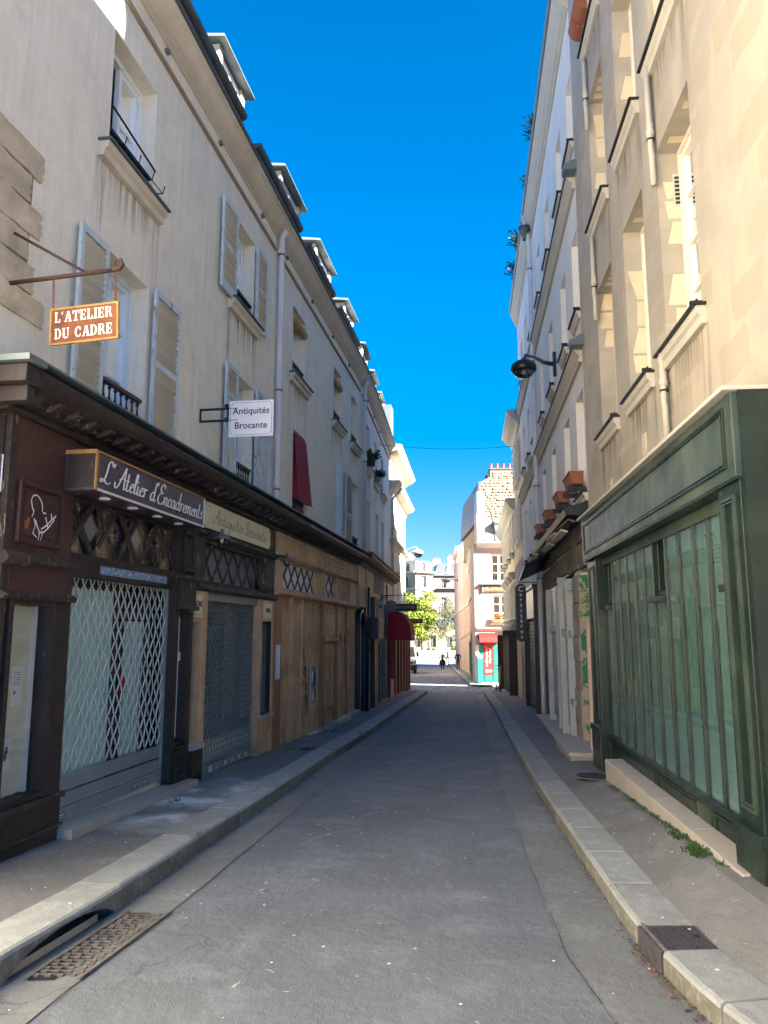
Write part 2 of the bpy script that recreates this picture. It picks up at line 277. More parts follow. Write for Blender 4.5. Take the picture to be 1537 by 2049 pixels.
class MB:
    def __init__(s): s.v = []; s.f = []; s.m = []
    def add(s, vs, fs, m=0):
        b = len(s.v); s.v += [tuple(p) for p in vs]
        for f in fs: s.f.append([b+i for i in f]); s.m.append(m)
        return s
    def box(s, a, b, c, d, e, f, m=0):
        if a > b: a, b = b, a
        if c > d: c, d = d, c
        if e > f: e, f = f, e
        return s.add([(a,c,e),(b,c,e),(b,d,e),(a,d,e),(a,c,f),(b,c,f),(b,d,f),(a,d,f)], [(0,3,2,1),(4,5,6,7),(0,1,5,4),(1,2,6,5),(2,3,7,6),(3,0,4,7)], m)
    def prism(s, prof, a, b, axis=0, m=0):
        """closed profile [(p,q)] swept along axis: 0 -> (a..b, p, q), 1 -> (p, a..b, q), 2 -> (p, q, a..b)"""
        n = len(prof); fn = {0: lambda t, p, q: (t, p, q), 1: lambda t, p, q: (p, t, q), 2: lambda t, p, q: (p, q, t)}[axis]
        vs = [fn(a, p, q) for p, q in prof]+[fn(b, p, q) for p, q in prof]
        return s.add(vs, [tuple(range(n))[::-1], tuple(range(n, 2*n))]+[(i, (i+1) % n, n+(i+1) % n, n+i) for i in range(n)], m)
    def tube(s, pts, r, n=8, m=0, cap=True):
        pts = [Vector(p) for p in pts]; rs = r if isinstance(r, (list, tuple)) else [r]*len(pts)
        ring = []; up = None
        for i, p in enumerate(pts):
            d = (pts[min(i+1, len(pts)-1)]-pts[max(i-1, 0)]).normalized()
            if up is None: up = Vector((0, 0, 1)) if abs(d.z) < .9 else Vector((1, 0, 0))
            x = d.cross(up); x = x.normalized() if x.length > 1e-6 else Vector((1, 0, 0)); y = d.cross(x).normalized(); up = -y if y.dot(up) < 0 else y
            ring.append([p+(x*math.cos(2*math.pi*k/n)+y*math.sin(2*math.pi*k/n))*rs[i] for k in range(n)])
        vs = [q for rr in ring for q in rr]; fs = []
        for i in range(len(pts)-1):
            for k in range(n): fs.append((i*n+k, i*n+(k+1) % n, (i+1)*n+(k+1) % n, (i+1)*n+k))
        if cap: fs += [tuple(range(n))[::-1], tuple(range((len(pts)-1)*n, len(pts)*n))]
        return s.add(vs, fs, m)
    def lathe(s, prof, cx, cy, n=20, m=0, z=0):
        vs = []; fs = []
        for r, h in prof:
            for k in range(n): a = 2*math.pi*k/n; vs.append((cx+r*math.cos(a), cy+r*math.sin(a), z+h))
        for i in range(len(prof)-1):
            for k in range(n): fs.append((i*n+k, i*n+(k+1) % n, (i+1)*n+(k+1) % n, (i+1)*n+k))
        return s.add(vs, fs, m)
    def quad(s, *p, m=0): return s.add(p, [tuple(range(len(p)))], m)
    def mesh(s, name, mats, sg=1, off=(0, 0, 0), smooth=False, recalc=True):
        me = bpy.data.meshes.new(name)
        vs = [(x-off[0], sg*(y-off[1]), z-off[2]) for x, y, z in s.v]
        fs = [f[::-1] for f in s.f] if sg < 0 else s.f
        me.from_pydata(vs, [], fs)
        for q in (mats if isinstance(mats, (list, tuple)) else [mats]): me.materials.append(MAT[q])
        for p, k in zip(me.polygons, s.m): p.material_index = k; p.use_smooth = smooth
        if recalc:
            import bmesh
            bm = bmesh.new(); bm.from_mesh(me); bmesh.ops.recalc_face_normals(bm, faces=bm.faces); bm.to_mesh(me); bm.free()
        me.update(); return me
    def build(s, name, mats, T, parent=None, smooth=False, bevel=0, kind=None, label=None, recalc=True):
        """link as one mesh object under thing T (or under its part `parent`)"""
        if T is None: me = s.mesh(name, mats, 1, (0, 0, 0), smooth, recalc); o = bpy.data.objects.new(name, me)
        else:
            me = s.mesh(name, mats, T.fr.sg, (T.u0, T.w0, T.z0), smooth, recalc); o = bpy.data.objects.new(name, me); o.parent = parent or T.o
        COL.objects.link(o)
        if bevel:
            b = o.modifiers.new('bevel', 'BEVEL'); b.width = bevel; b.segments = 2; b.limit_method = 'ANGLE'; b.angle_limit = R(40)
        if kind: o['kind'] = kind
        if label: o['label'] = label
        return o
def inst(me, name, parent, loc=(0, 0, 0), rot=(0, 0, 0), sc=None):
    o = bpy.data.objects.new(name, me); COL.objects.link(o); o.parent = parent; o.location = loc; o.rotation_euler = rot
    if sc: o.scale = sc
    return o
def loc(T, u, w, z): return (u-T.u0, T.fr.sg*(w-T.w0), z-T.z0)
def tag(o, label, cat, group=None):
    o['label'] = label; o['category'] = cat
    if group: o['group'] = group
    return o
# frames of the facades
L1 = Fr(-3.7429, .1547, 'L'); L2 = Fr(-2.64, .1, 'L'); L3 = Fr(-3.0675, .115, 'L')
R1 = Fr(1.98, .09, 'R'); R2 = Fr(1.77, .109, 'R')
def g(Y):
    """street level: falls 2.6 % away from the camera and levels out at the far end"""
    if Y < 75: return -.026*Y
    if Y < 115: t = (Y-75)/40; return -1.95-.026*40*(t-t*t/2)
    return -2.47
def gu(fr, u): return g(u/fr.h)
# ---------------------------------------------------------------- lettering
def place(T, u, w, z, facing):
    """object matrix for flat lettering: 'front' reads on the facade, 'cam' reads on a board that stands out from it, 'back' the other side"""
    sg = T.fr.sg
    rz = {'front': 0 if sg < 0 else math.pi, 'cam': -math.pi/2, 'flat': 0}[facing]
    return loc(T, u, w, z), (0 if facing == 'flat' else math.pi/2, 0, rz)
def text(s, size, m, T, u, w, z, facing='front', parent=None, shear=0, bold=0, ax='CENTER', sx=1., name='lettering', depth=.002, rot2=0, sp=1.0):
    c = bpy.data.curves.new('t', 'FONT'); c.body = s; c.size = size; c.shear = shear; c.offset = bold; c.extrude = depth
    c.align_x = ax; c.align_y = 'CENTER'; c.space_character = sp; c.resolution_u = 3; c.space_line = .85
    o = bpy.data.objects.new('t', c); me = bpy.data.meshes.new_from_object(o); me.name = name
    bpy.data.objects.remove(o); bpy.data.curves.remove(c)
    me.materials.clear(); me.materials.append(MAT[m])
    l, r = place(T, u, w, z, facing)
    o = inst(me, name, parent or T.o, l, r, (sx, 1, 1))
    if rot2: o.rotation_euler = (Matrix.Rotation(r[2], 3, 'Z')@Matrix.Rotation(r[0], 3, 'X')@Matrix.Rotation(rot2, 3, 'Z')).to_euler()
    return o
GL = {
 'a': (.42, [[(.30,.38),(.18,.42),(.05,.28),(.05,.10),(.15,0),(.28,.12),(.32,.40)],[(.32,.42),(.30,.10),(.36,0),(.45,.08)]]),
 't': (.27, [[(.10,.80),(.08,.30),(.08,.08),(.16,0),(.26,.08)],[(-.02,.46),(.2,.46)]]),
 'e': (.30, [[(.05,.2),(.2,.26),(.26,.36),(.17,.42),(.06,.3),(.04,.12),(.14,0),(.30,.08)]]),
 'é': (.30, [[(.05,.2),(.2,.26),(.26,.36),(.17,.42),(.06,.3),(.04,.12),(.14,0),(.30,.08)],[(.14,.55),(.26,.68)]]),
 'l': (.22, [[(.02,.2),(.16,.7),(.13,.95),(.06,.8),(.06,.15),(.13,0),(.22,.08)]]),
 'i': (.20, [[(.06,.42),(.05,.10),(.12,0),(.20,.08)],[(.05,.62),(.07,.58)]]),
 'r': (.27, [[(.02,.38),(.08,.42),(.07,0)],[(.07,.28),(.18,.42),(.26,.38)]]),
 'd': (.42, [[(.30,.38),(.18,.42),(.05,.28),(.05,.1),(.15,0),(.28,.14)],[(.36,.95),(.32,.4),(.30,.08),(.37,0),(.45,.08)]]),
 'n': (.35, [[(.03,.42),(.04,0)],[(.04,.25),(.16,.42),(.24,.36),(.22,.08),(.28,0),(.36,.08)]]),
 'm': (.54, [[(.03,.42),(.04,0)],[(.04,.25),(.15,.42),(.22,.36),(.21,0)],[(.21,.25),(.33,.42),(.41,.36),(.39,.08),(.45,0),(.54,.08)]]),
 'c': (.29, [[(.26,.34),(.16,.42),(.05,.28),(.05,.1),(.15,0),(.28,.08)]]),
 's': (.26, [[(.22,.36),(.14,.43),(.06,.34),(.18,.18),(.14,.02),(.02,.06)]]),
 'o': (.33, [[(.17,.42),(.05,.28),(.05,.1),(.15,0),(.27,.14),(.25,.34),(.17,.42)]]),
 'q': (.37, [[(.30,.38),(.18,.42),(.05,.28),(.05,.1),(.15,0),(.28,.12),(.31,.40)],[(.31,.42),(.28,-.35),(.36,-.15)]]),
 'u': (.38, [[(.03,.42),(.03,.1),(.11,0),(.22,.1),(.27,.42)],[(.27,.42),(.26,.08),(.32,0),(.4,.08)]]),
 'L': (.62, [[(.62,.82),(.5,1.02),(.34,.9),(.30,.5),(.22,.12),(.04,.0),(.02,.14),(.2,.12),(.42,-.02),(.62,.1)]]),
 'A': (.60, [[(-.12,.22),(-.08,.0),(.1,.08),(.45,1.02)],[(.45,1.02),(.47,.4),(.5,.02),(.6,.08)],[(.12,.36),(.3,.5),(.58,.42)]]),
 'E': (.56, [[(.55,.85),(.42,1.02),(.24,.9),(.22,.66),(.42,.55),(.2,.5),(.06,.25),(.15,.02),(.38,0),(.55,.2)]]),
 'B': (.56, [[(.2,.95),(.2,.4),(.1,.03),(-.06,.12)],[(-.04,.7),(.1,.95),(.35,1.02),(.45,.8),(.2,.55),(.48,.42),(.44,.1),(.2,0),(.1,.1)]]),
 "'": (.14, [[(.10,1.0),(.05,.8)]]), ' ': (.26, [])}
def spline(p, n=6):
    P = [p[0]]+list(p)+[p[-1]]; out = []
    for i in range(1, len(P)-2):
        for k in range(n):
            t = k/n; a, b, c, d = P[i-1], P[i], P[i+1], P[i+2]
            out.append(tuple(.5*((2*b[j])+(-a[j]+c[j])*t+(2*a[j]-5*b[j]+4*c[j]-d[j])*t*t+(-a[j]+3*b[j]-3*c[j]+d[j])*t**3) for j in (0, 1)))
    return out+[tuple(p[-1])]
def ribbon(mb, pts, nib, y=0):
    for a, b in zip(pts, pts[1:]):
        for nx, nz in nib:
            mb.quad((a[0]-nx, y, a[1]-nz), (b[0]-nx, y, b[1]-nz), (b[0]+nx, y, b[1]+nz), (a[0]+nx, y, a[1]+nz)); y -= .00002
def script(s, size, length, m, T, u, w, z, parent=None, thick=.040, facing='front', label=None):
    """handwritten lettering drawn with a broad nib; u,z is its lower left end, length its full width"""
    tot = sum(GL[c][0] for c in s); k = length/tot/size; mb = MB(); x = 0
    for c in s:
        wd_, st = GL[c]
        for q in st:
            pts = [((x+a)*k*size+b*size*.28, b*size) for a, b in spline(q)]
            ribbon(mb, pts, ((thick*size, thick*size*.25), (-thick*size*.14, thick*size*.34)))
        x += wd_
    me = mb.mesh('lettering', m, recalc=False); l, r = place(T, u, w, z, facing)
    return inst(me, 'lettering', parent or T.o, l, (0, 0, r[2]))
SLAB = {
 'L': (.62, [(.06,0,.24,1),(0,.92,.32,1),(0,0,.58,.09),(.50,0,.58,.34)]), 'A': (.80, [('p',(.33,1),(.45,1),(.20,.0),(.12,.0)),('p',(.38,1),(.56,1),(.76,0),(.56,0)),(.02,0,.30,.08),(.48,0,.82,.08),(.24,.30,.58,.38)]),
 'T': (.74, [(.27,0,.45,1),(0,.91,.72,1),(0,.68,.09,1),(.63,.68,.72,1),(.14,0,.58,.08)]), 'E': (.66, [(.06,0,.24,1),(0,.92,.60,1),(0,0,.60,.09),(.52,.70,.60,1),(.52,0,.60,.32),(.24,.46,.46,.54),(.40,.38,.46,.62)]),
 'I': (.38, [(.10,0,.28,1),(0,.92,.38,1),(0,0,.38,.08)]), 'R': (.76, [(.06,0,.24,1),(0,.92,.42,1),(0,0,.32,.08),(.26,.46,.44,.54),('p',(.42,1),(.58,.92),(.62,.74),(.56,.54),(.42,.46),(.44,.62),(.45,.76),(.42,.90)),('p',(.38,.48),(.54,.48),(.74,.0),(.54,.0))]),
 'D': (.76, [(.06,0,.24,1),(0,.92,.36,1),(0,0,.36,.08),('p',(.36,1),(.58,.9),(.70,.66),(.70,.34),(.58,.1),(.36,0),(.36,.1),(.48,.2),(.52,.4),(.52,.6),(.48,.8),(.36,.9))]),
 'U': (.76, [(.06,.25,.24,1),(0,.92,.32,1),(.46,.92,.74,1),(.56,.25,.64,1),('p',(.06,.27),(.24,.27),(.30,.12),(.42,.10),(.52,.14),(.56,.27),(.64,.27),(.58,.06),(.42,-.02),(.24,0),(.10,.1))]),
 'C': (.70, [('p',(.62,.92),(.62,.64),(.54,.64),(.50,.84),(.36,.92),(.25,.80),(.22,.5),(.25,.2),(.38,.09),(.52,.16),(.60,.34),(.66,.30),(.58,.06),(.38,-.02),(.16,.08),(.03,.34),(.03,.66),(.16,.92),(.36,1.02),(.54,.96))]),
 "'": (.22, [('p',(.04,1),(.18,1),(.12,.72),(.04,.72))]), ' ': (.4, [])}
def slab(s, h, length, m, T, u, w, z, facing, parent=None):
    tot = sum(SLAB[c][0]+.08 for c in s); k = length/tot; mb = MB(); x = 0; y = 0
    for c in s:
        for q in SLAB[c][1]:
            pts = [(q[0],q[1]),(q[2],q[1]),(q[2],q[3]),(q[0],q[3])] if q[0] != 'p' else q[1:]
            mb.add([((x+a)*k, y, b*h) for a, b in pts], [tuple(range(len(pts)))]); y -= .00005
        x += SLAB[c][0]+.08
    l, r = place(T, u, w, z, facing)
    return inst(mb.mesh('lettering', m, recalc=False), 'lettering', parent or T.o, l, (0, 0, r[2]))
# ---------------------------------------------------------------- ground
def lerp(tab, y):
    if y <= tab[0][0]: a, b = tab[0], tab[1]
    elif y >= tab[-1][0]: a, b = tab[-2], tab[-1]
    else:
        for a, b in zip(tab, tab[1:]):
            if a[0] <= y <= b[0]: break
    t = (y-a[0])/(b[0]-a[0]); return a[1]+(b[1]-a[1])*t
KL = [(-8, -2.7), (0, -2.35), (2.5, -2.05), (4.13, -1.87), (4.99, -1.71), (6.62, -1.50), (8.83, -1.20), (12, -.80), (15.5, -.30), (22, .50), (32.1, 1.78)]
KR = [(-8, 6.5), (-1, 4.6), (1.5, 2.6), (2.5, 1.85), (3.1, 1.53), (3.69, 1.43), (4.34, 1.40), (5.04, 1.44), (6.75, 1.58), (8.28, 1.70), (11, 1.95), (16, 2.46), (22, 3.08), (31.35, 3.97)]
kL = lambda y: lerp(KL, y); kR = lambda y: lerp(KR, y)
WLf = lambda y: (L1.x0+L1.k*y if y < 20 else L2.x0+L2.k*y if y < 28.5 else L3.x0+L3.k*y)
WRf = lambda y: (R1.x0+R1.k*y if y < 11 else R2.x0+R2.k*y)
def struct(o): o['kind'] = 'structure'; return o
def sheet(name, m, ys, fa, fb, dz, nx=1):
    mb = MB(); zf = dz if callable(dz) else (lambda y, t: g(y)+dz)
    for a, b in zip(ys, ys[1:]):
        for i in range(nx):
            t0, t1 = i/nx, (i+1)/nx
            P = lambda y, t: (fa(y)+(fb(y)-fa(y))*t, y, zf(y, t))
            mb.quad(P(a, t0), P(a, t1), P(b, t1), P(b, t0))
    return struct(mb.build(name, m, None, recalc=False))
fr_ = lambda a, b, s: [a+(b-a)*i/max(1, round((b-a)/s)) for i in range(max(1, round((b-a)/s))+1)]
sheet('ground', 'asphalt', [-300, -60, -8, 20, 60, 75, 85, 95, 105, 115, 160, 400, 900], lambda y: -600, lambda y: 600, lambda y, t: g(max(-40, y))-.03)
road = sheet('road', 'asphalt', fr_(-8, 33.6, .8), kL, kR, lambda y, t: g(y)+.018*math.sin(math.pi*t), 6)
G = .36
sheet('gutter_left', 'asphalt_gutter', fr_(-8, 32, .8), kL, lambda y: kL(y)+G-.12*min(1, max(0, (y-6)/20)), lambda y, t: g(y)+.020*math.sin(math.pi*min(.14, t*.14))+.004)
sheet('gutter_right', 'asphalt_gutter', fr_(-2, 31.3, .5), lambda y: kR(y)-.42+.1*min(1, max(0, (y-6)/20)), kR, lambda y, t: g(y)+.020*math.sin(math.pi*min(.14, (1-t)*.14))+.004)
def seam(name, f, a, b, w=.006, amp=.012, dz=.016, m='seam_tar'):
    mb = MB(); rr = random.Random(3); ys = fr_(a, b, .18); off = [0]
    for _ in ys: off.append(off[-1]*.8+rr.uniform(-amp, amp))
    for i in range(len(ys)-1):
        if rr.random() < .12: continue
        y0, y1 = ys[i], ys[i+1]; w0 = w*rr.uniform(.3, 1.2)
        mb.quad((f(y0)+off[i]-w0/2, y0, g(y0)+dz), (f(y0)+off[i]+w0/2, y0, g(y0)+dz), (f(y1)+off[i+1]+w0/2, y1, g(y1)+dz), (f(y1)+off[i+1]-w0/2, y1, g(y1)+dz))
    o = mb.build(name, m, None, recalc=False); return struct(o)
seam('joint_left', lambda y: kL(y)+G-.12*min(1, max(0, (y-6)/20))+.005, 1.5, 30)
seam('joint_right', lambda y: kR(y)-.42+.1*min(1, max(0, (y-6)/20))-.005, 1.5, 30, .007)
# pavements
KH = .15
def pave(name, fa, fb, a, b, step=.8, m='asphalt_side', dz=KH-.006, nx=1): return sheet(name, m, fr_(a, b, step), fa, fb, dz, nx)
swL = pave('pavement_left', lambda y: WLf(y)-.3, lambda y: kL(y)-.29, -8, 31.6)
KHR = .125
swR = pave('pavement_right', lambda y: kR(y)+.29, lambda y: (WRf(y)+.3 if y > 4 else 9), -1, 31.2, .5, dz=lambda y, t: g(y)+KHR-.004+min(1, t*2.6)*lerp([(3, .22), (5, .19), (9, .085), (12, .04), (30, .0)], y) if y > 3 else g(y)+KHR-.004+.22*min(1, t*2), nx=6)
KHR = .125
def kerb(name, fn, ys, side, h, label):
    """granite stones laid end to end, each one a part"""
    T = Th(name, label, 'kerb', WORLD, fn(ys[0]), ys[0], g(ys[0]), kind='structure')
    rr = random.Random(5)
    for a, b in zip(ys, ys[1:]):
        gap = .007; a2, b2 = a+gap, b-gap; mb = MB(); s = -1 if side == 'L' else 1; j = rr.uniform(-.004, .004)
        prof = [(0, -.05), (0, h-.028), (.008, h-.010), (.026, h-.001), (.3, h+.001), (.3, -.05)]
        inlet = (side == 'L' and 3.9 < a < 4.3)
        n = 14 if inlet else (3 if b-a > 1.2 or side == 'R' and a < 5 else 1)
        rows = []
        for i in range(n+1):
            y = a2+(b2-a2)*i/n; e = .75 if (i in (0, n)) else 1
            t = i/n; rise = 0
            if inlet: q = (t-.06)/.88; rise = max(0, math.sin(math.pi*min(1, max(0, q))))**.5*.112 if 0 < q < 1 else 0
            tanx = (fn(y+.05)-fn(y-.05))/.1
            row = []
            for k, (d, z) in enumerate(prof):
                zz = z if k not in (0, 5) else (-.05+ (rise+.05 if rise and k == 0 else 0)+(rise+.05 if rise and k == 5 else 0))
                if rise and k in (0, 5): zz = rise
                row.append((fn(y)+s*(d+j), y-s*d*tanx, g(y)+zz))
            rows.append(row)
        vs = [p for r_ in rows for p in r_]; m_ = len(prof); fs = [tuple(range(m_)), tuple(range(n*m_, n*m_+m_))[::-1]]
        for i in range(n):
            for k in range(m_): fs.append((i*m_+k, i*m_+(k+1) % m_, (i+1)*m_+(k+1) % m_, (i+1)*m_+k))
        mb.add(vs, fs[:2]); b0 = len(mb.v)-len(vs)
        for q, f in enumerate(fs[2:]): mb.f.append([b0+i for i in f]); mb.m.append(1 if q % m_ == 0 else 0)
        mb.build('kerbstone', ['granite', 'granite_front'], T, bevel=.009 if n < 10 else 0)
    return T
def steps(a, b, ln, jit=.15, seed=1, fixed=()):
    r_ = random.Random(seed); ys = [a]
    while ys[-1] < b-ln*.7: ys.append(ys[-1]+ln*(1+r_.uniform(-jit, jit)))
    ys[-1] = b; return ys
ysL = steps(-3, 2.9, 1.1)+[4.05, 5.22, 6.55]+[6.55+(i+1)*1.13 for i in range(22)]
ysR = [.2, 1.1, 2.0, 2.9, 3.6, 4.20]+[4.55]+[4.55+(i+1)*.82 for i in range(32)]
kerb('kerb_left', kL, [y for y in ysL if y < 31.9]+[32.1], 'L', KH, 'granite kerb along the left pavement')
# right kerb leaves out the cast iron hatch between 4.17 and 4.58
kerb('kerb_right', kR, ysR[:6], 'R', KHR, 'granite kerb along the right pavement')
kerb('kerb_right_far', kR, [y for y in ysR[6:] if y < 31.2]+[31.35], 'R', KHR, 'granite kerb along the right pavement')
# storm drain: opening under the kerb and its cast iron grating in the gutter
T = Th('storm_drain', 'rusty cast iron drain grating in the gutter at the lower left, before the kerb opening', 'drain', WORLD, -1.78, 4.6, g(4.6))
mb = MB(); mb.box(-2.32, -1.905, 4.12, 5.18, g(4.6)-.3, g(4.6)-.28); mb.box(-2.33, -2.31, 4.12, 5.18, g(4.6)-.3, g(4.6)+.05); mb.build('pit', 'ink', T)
mb = MB(); mb.prism([(-2.05, g(4.6)-.08), (-1.93, g(4.6)+.012), (-1.91, g(4.6)+.012), (-1.91, g(4.6)-.1), (-2.05, g(4.6)-.1)], 4.15, 5.15, axis=1) if False else None
mb.add([(-2.06, 4.22, g(4.2)-.10), (-1.93, 4.22, g(4.2)+.014), (-1.775, 5.1, g(5.1)+.014), (-1.9, 5.1, g(5.1)-.10), (-2.06, 4.22, g(4.2)-.16), (-1.93, 4.22, g(4.2)-.16), (-1.775, 5.1, g(5.1)-.16), (-1.9, 5.1, g(5.1)-.16)], [(0,1,2,3),(4,7,6,5),(0,4,5,1),(1,5,6,2),(2,6,7,3),(3,7,4,0)])
mb.build('lip', 'moulding', T)
gx = lambda y: kL(y)+.10
for i in range(21):
    y = 4.16+i*.045
    mb = MB(); z = g(y)+.012
    for k in range(4):
        x0 = gx(y)+.004+k*.062+.014*(i % 2)
        mb.box(x0, x0+.030, y, y+.024, z-.02, z+.006)
    mb.box(gx(y), gx(y)+.25, y+.020, y+.030, z-.03, z+.003)
    mb.build('bar', 'iron_grate', T)
mb = MB()
for x0 in (-.012, .252): mb.add([(gx(4.1)+x0, 4.12, g(4.1)), (gx(4.1)+x0+.02, 4.12, g(4.1)), (gx(5.1)+x0+.02, 5.13, g(5.1)), (gx(5.1)+x0, 5.13, g(5.1))]+[(gx(4.1)+x0, 4.12, g(4.1)+.022), (gx(4.1)+x0+.02, 4.12, g(4.1)+.022), (gx(5.1)+x0+.02, 5.13, g(5.1)+.022), (gx(5.1)+x0, 5.13, g(5.1)+.022)], [(0,3,2,1),(4,5,6,7),(0,1,5,4),(1,2,6,5),(2,3,7,6),(3,0,4,7)])
mb.build('frame', 'iron_grate', T)
mb = MB(); mb.quad((gx(4.1), 4.12, g(4.1)+.009), (gx(4.1)+.26, 4.12, g(4.1)+.009), (gx(5.1)+.26, 5.13, g(5.1)+.009), (gx(5.1), 5.13, g(5.1)+.009)); mb.build('shade_sheet', 'ink', T)  # black sheet painted in for the shade below the grating bars
# hatch in the right kerb
T = Th('kerb_hatch', 'dark ribbed iron hatch set into the right kerb', 'hatch', WORLD, kR(4.35), 4.35, g(4.35))
mb = MB(); x = kR(4.35)
mb.box(x-.004, x+.40, 4.20, 4.55, g(4.35)-.05, g(4.35)+KHR-.004); mb.build('box', 'iron_hatch', T, bevel=.006)
for i in range(13):
    mb = MB(); xx = x+.05+i*.024; mb.box(xx, xx+.013, 4.23, 4.52, g(4.35)+KHR-.004, g(4.35)+KHR+.002); mb.build('rib', 'iron_hatch', T)
mb = MB(); mb.box(x+.02, x+.035, 4.19, 4.56, g(4.35)+KHR-.004, g(4.35)+KHR+.004); mb.box(x+.37, x+.385, 4.19, 4.56, g(4.35)+KHR-.004, g(4.35)+KHR+.004); mb.build('frame', 'iron_grate', T)
mb = MB(); mb.box(x+.24, x+.27, 4.36, 4.39, g(4.35)+KHR, g(4.35)+KHR+.005); mb.build('lifting_slot', 'ink', T)
def rR(x, y):
    """height of the right pavement above the street line"""
    t = (x-kR(y)-.29)/(WRf(y)+.01-kR(y)); return KHR-.004+max(0, min(1, t*2.6))*lerp([(3, .22), (5, .19), (9, .085), (12, .04), (30, .0)], y)
mb = MB(); mb.quad((-2.55, 6.3, g(6.3)+KH+.001), (-1.75, 6.6, g(6.6)+KH+.001), (-1.15, 9.9, g(9.9)+KH+.001), (-1.95, 9.6, g(9.6)+KH+.001)); o = mb.build('pale_stain', 'pale_stain', None, recalc=False); o['kind'] = 'stuff'
mb = MB(); mb.quad((1.95, 3.9, g(3.9)+rR(1.95, 3.9)+.006), (2.5, 3.9, g(3.9)+rR(2.5, 3.9)+.006), (2.4, 5.3, g(5.3)+rR(2.4, 5.3)+.006), (1.9, 5.3, g(5.3)+rR(1.9, 5.3)+.006)); o = mb.build('pale_stain', 'pale_stain', None, recalc=False); o['kind'] = 'stuff'
# manhole covers
for (x, y, r, l, h) in ((2.42, 9.25, .2, 'round manhole cover in the right pavement before the green shop', KHR+.084), (-1.12, 12.35, .2, 'small round cover in the left pavement before the wooden doors', KH-.006)):
    T = Th('manhole_cover', l, 'manhole', WORLD, x, y, g(y)+h)
    mb = MB(); mb.lathe([(0, .004), (r, .004), (r, 0)], x, y, 24, z=g(y)+h); mb.build('lid', 'iron', T)
    mb = MB(); mb.lathe([(r, .006), (r+.025, .006), (r+.025, 0)], x, y, 24, z=g(y)+h); mb.build('rim', 'iron_grate', T)
# cobbled cross street: real setts near, their colour beyond
def setts():
    mb = MB(); rr = random.Random(11); y = 33.62
    while y < 62:
        d = .125*rr.uniform(.92, 1.08); x0, x1 = (-9, 16) if y < 40 else (.2, 4.15+.067*(y-38))
        stp = .16 if y < 46 else .22
        x = x0+rr.uniform(0, .15)
        while x < x1:
            w_ = stp*rr.uniform(.85, 1.2)
            if (y < 37.9 or x < 4.05+.067*(y-38)) and abs(x-(2+.03*y)) < 9:
                z = g(y)+.010+rr.uniform(0, .008); a = .008; e = .014
                mb.add([(x+a, y+a, z-.02), (x+w_-a, y+a, z-.02), (x+w_-a, y+d-a, z-.02), (x+a, y+d-a, z-.02), (x+a+e, y+a+e, z), (x+w_-a-e, y+a+e, z), (x+w_-a-e, y+d-a-e, z), (x+a+e, y+d-a-e, z)], [(4,5,6,7),(0,1,5,4),(1,2,6,5),(2,3,7,6),(3,0,4,7)], 0 if rr.random() < .7 else 1)
            x += w_
        y += d
    MAT['cobble_light'] = M('cobble_light', (.40, .38, .37), .8, .2, 3, .3, 40)
    o = mb.build('cobbles', ['cobble', 'cobble_light'], None, recalc=False); o['kind'] = 'stuff'; return o
setts()
sheet('cobbled_street', 'cobble', fr_(33.6, 115, 3), lambda y: -12 if y < 42 else -.5, lambda y: 16 if y < 41 else 4.15+.067*(y-38), .002)
# far pavement on the right and its kerb
sheet('pavement_far', 'asphalt_side', fr_(38.2, 104, 3), lambda y: 4.22+.067*(y-38)+.25, lambda y: 4.73+.094*(y-40.8)+1.0, .10)
kF = lambda y: 4.22+.067*(y-38)
kerb('kerb_far', kF, [38.2+i*1.6 for i in range(42)], 'R', .12, 'pale kerb of the far right pavement')
# ---------------------------------------------------------------- facades
def cells(u0, u1, z0, z1, ops):
    us = sorted({u0, u1, *[min(max(o[i], u0), u1) for o in ops for i in (0, 1)]}); zs = sorted({z0, z1, *[min(max(o[i], z0), z1) for o in ops for i in (2, 3)]})
    for a, b in zip(us, us[1:]):
        for c, d in zip(zs, zs[1:]):
            um, zm = (a+b)/2, (c+d)/2
            if not any(o[0] < um < o[1] and o[2] < zm < o[3] for o in ops): yield a, b, c, d
def wall(T, u0, u1, z0, z1, ops, m, depth=.3, back=9, name='wall', w=0, endskew=0, top=True):
    """front with real openings and their reveals, closed ends, back and top"""
    mb = MB()
    for a, b, c, d in cells(u0, u1, z0, z1, ops): mb.quad((a, w, c), (b, w, c), (b, w, d), (a, w, d))
    for a, b, c, d in [o[:4] for o in ops]:
        e = w-depth
        mb.quad((a, w, c), (a, e, c), (a, e, d), (a, w, d)); mb.quad((b, w, c), (b, w, d), (b, e, d), (b, e, c))
        mb.quad((a, w, d), (a, e, d), (b, e, d), (b, w, d)); mb.quad((a, w, c), (b, w, c), (b, e, c), (a, e, c))
    k = endskew
    mb.quad((u0, w, z0), (u0, w, z1), (u0, w-back, z1), (u0, w-back, z0)); mb.quad((u1, w, z0), (u1-k, w-back, z0), (u1-k, w-back, z1), (u1, w, z1))
    mb.quad((u0, w-back, z0), (u0, w-back, z1), (u1-k, w-back, z1), (u1-k, w-back, z0))
    if top: mb.quad((u0, w, z1), (u1, w, z1), (u1-k, w-back, z1), (u0, w-back, z1))
    return mb.build(name, m, T, recalc=False)
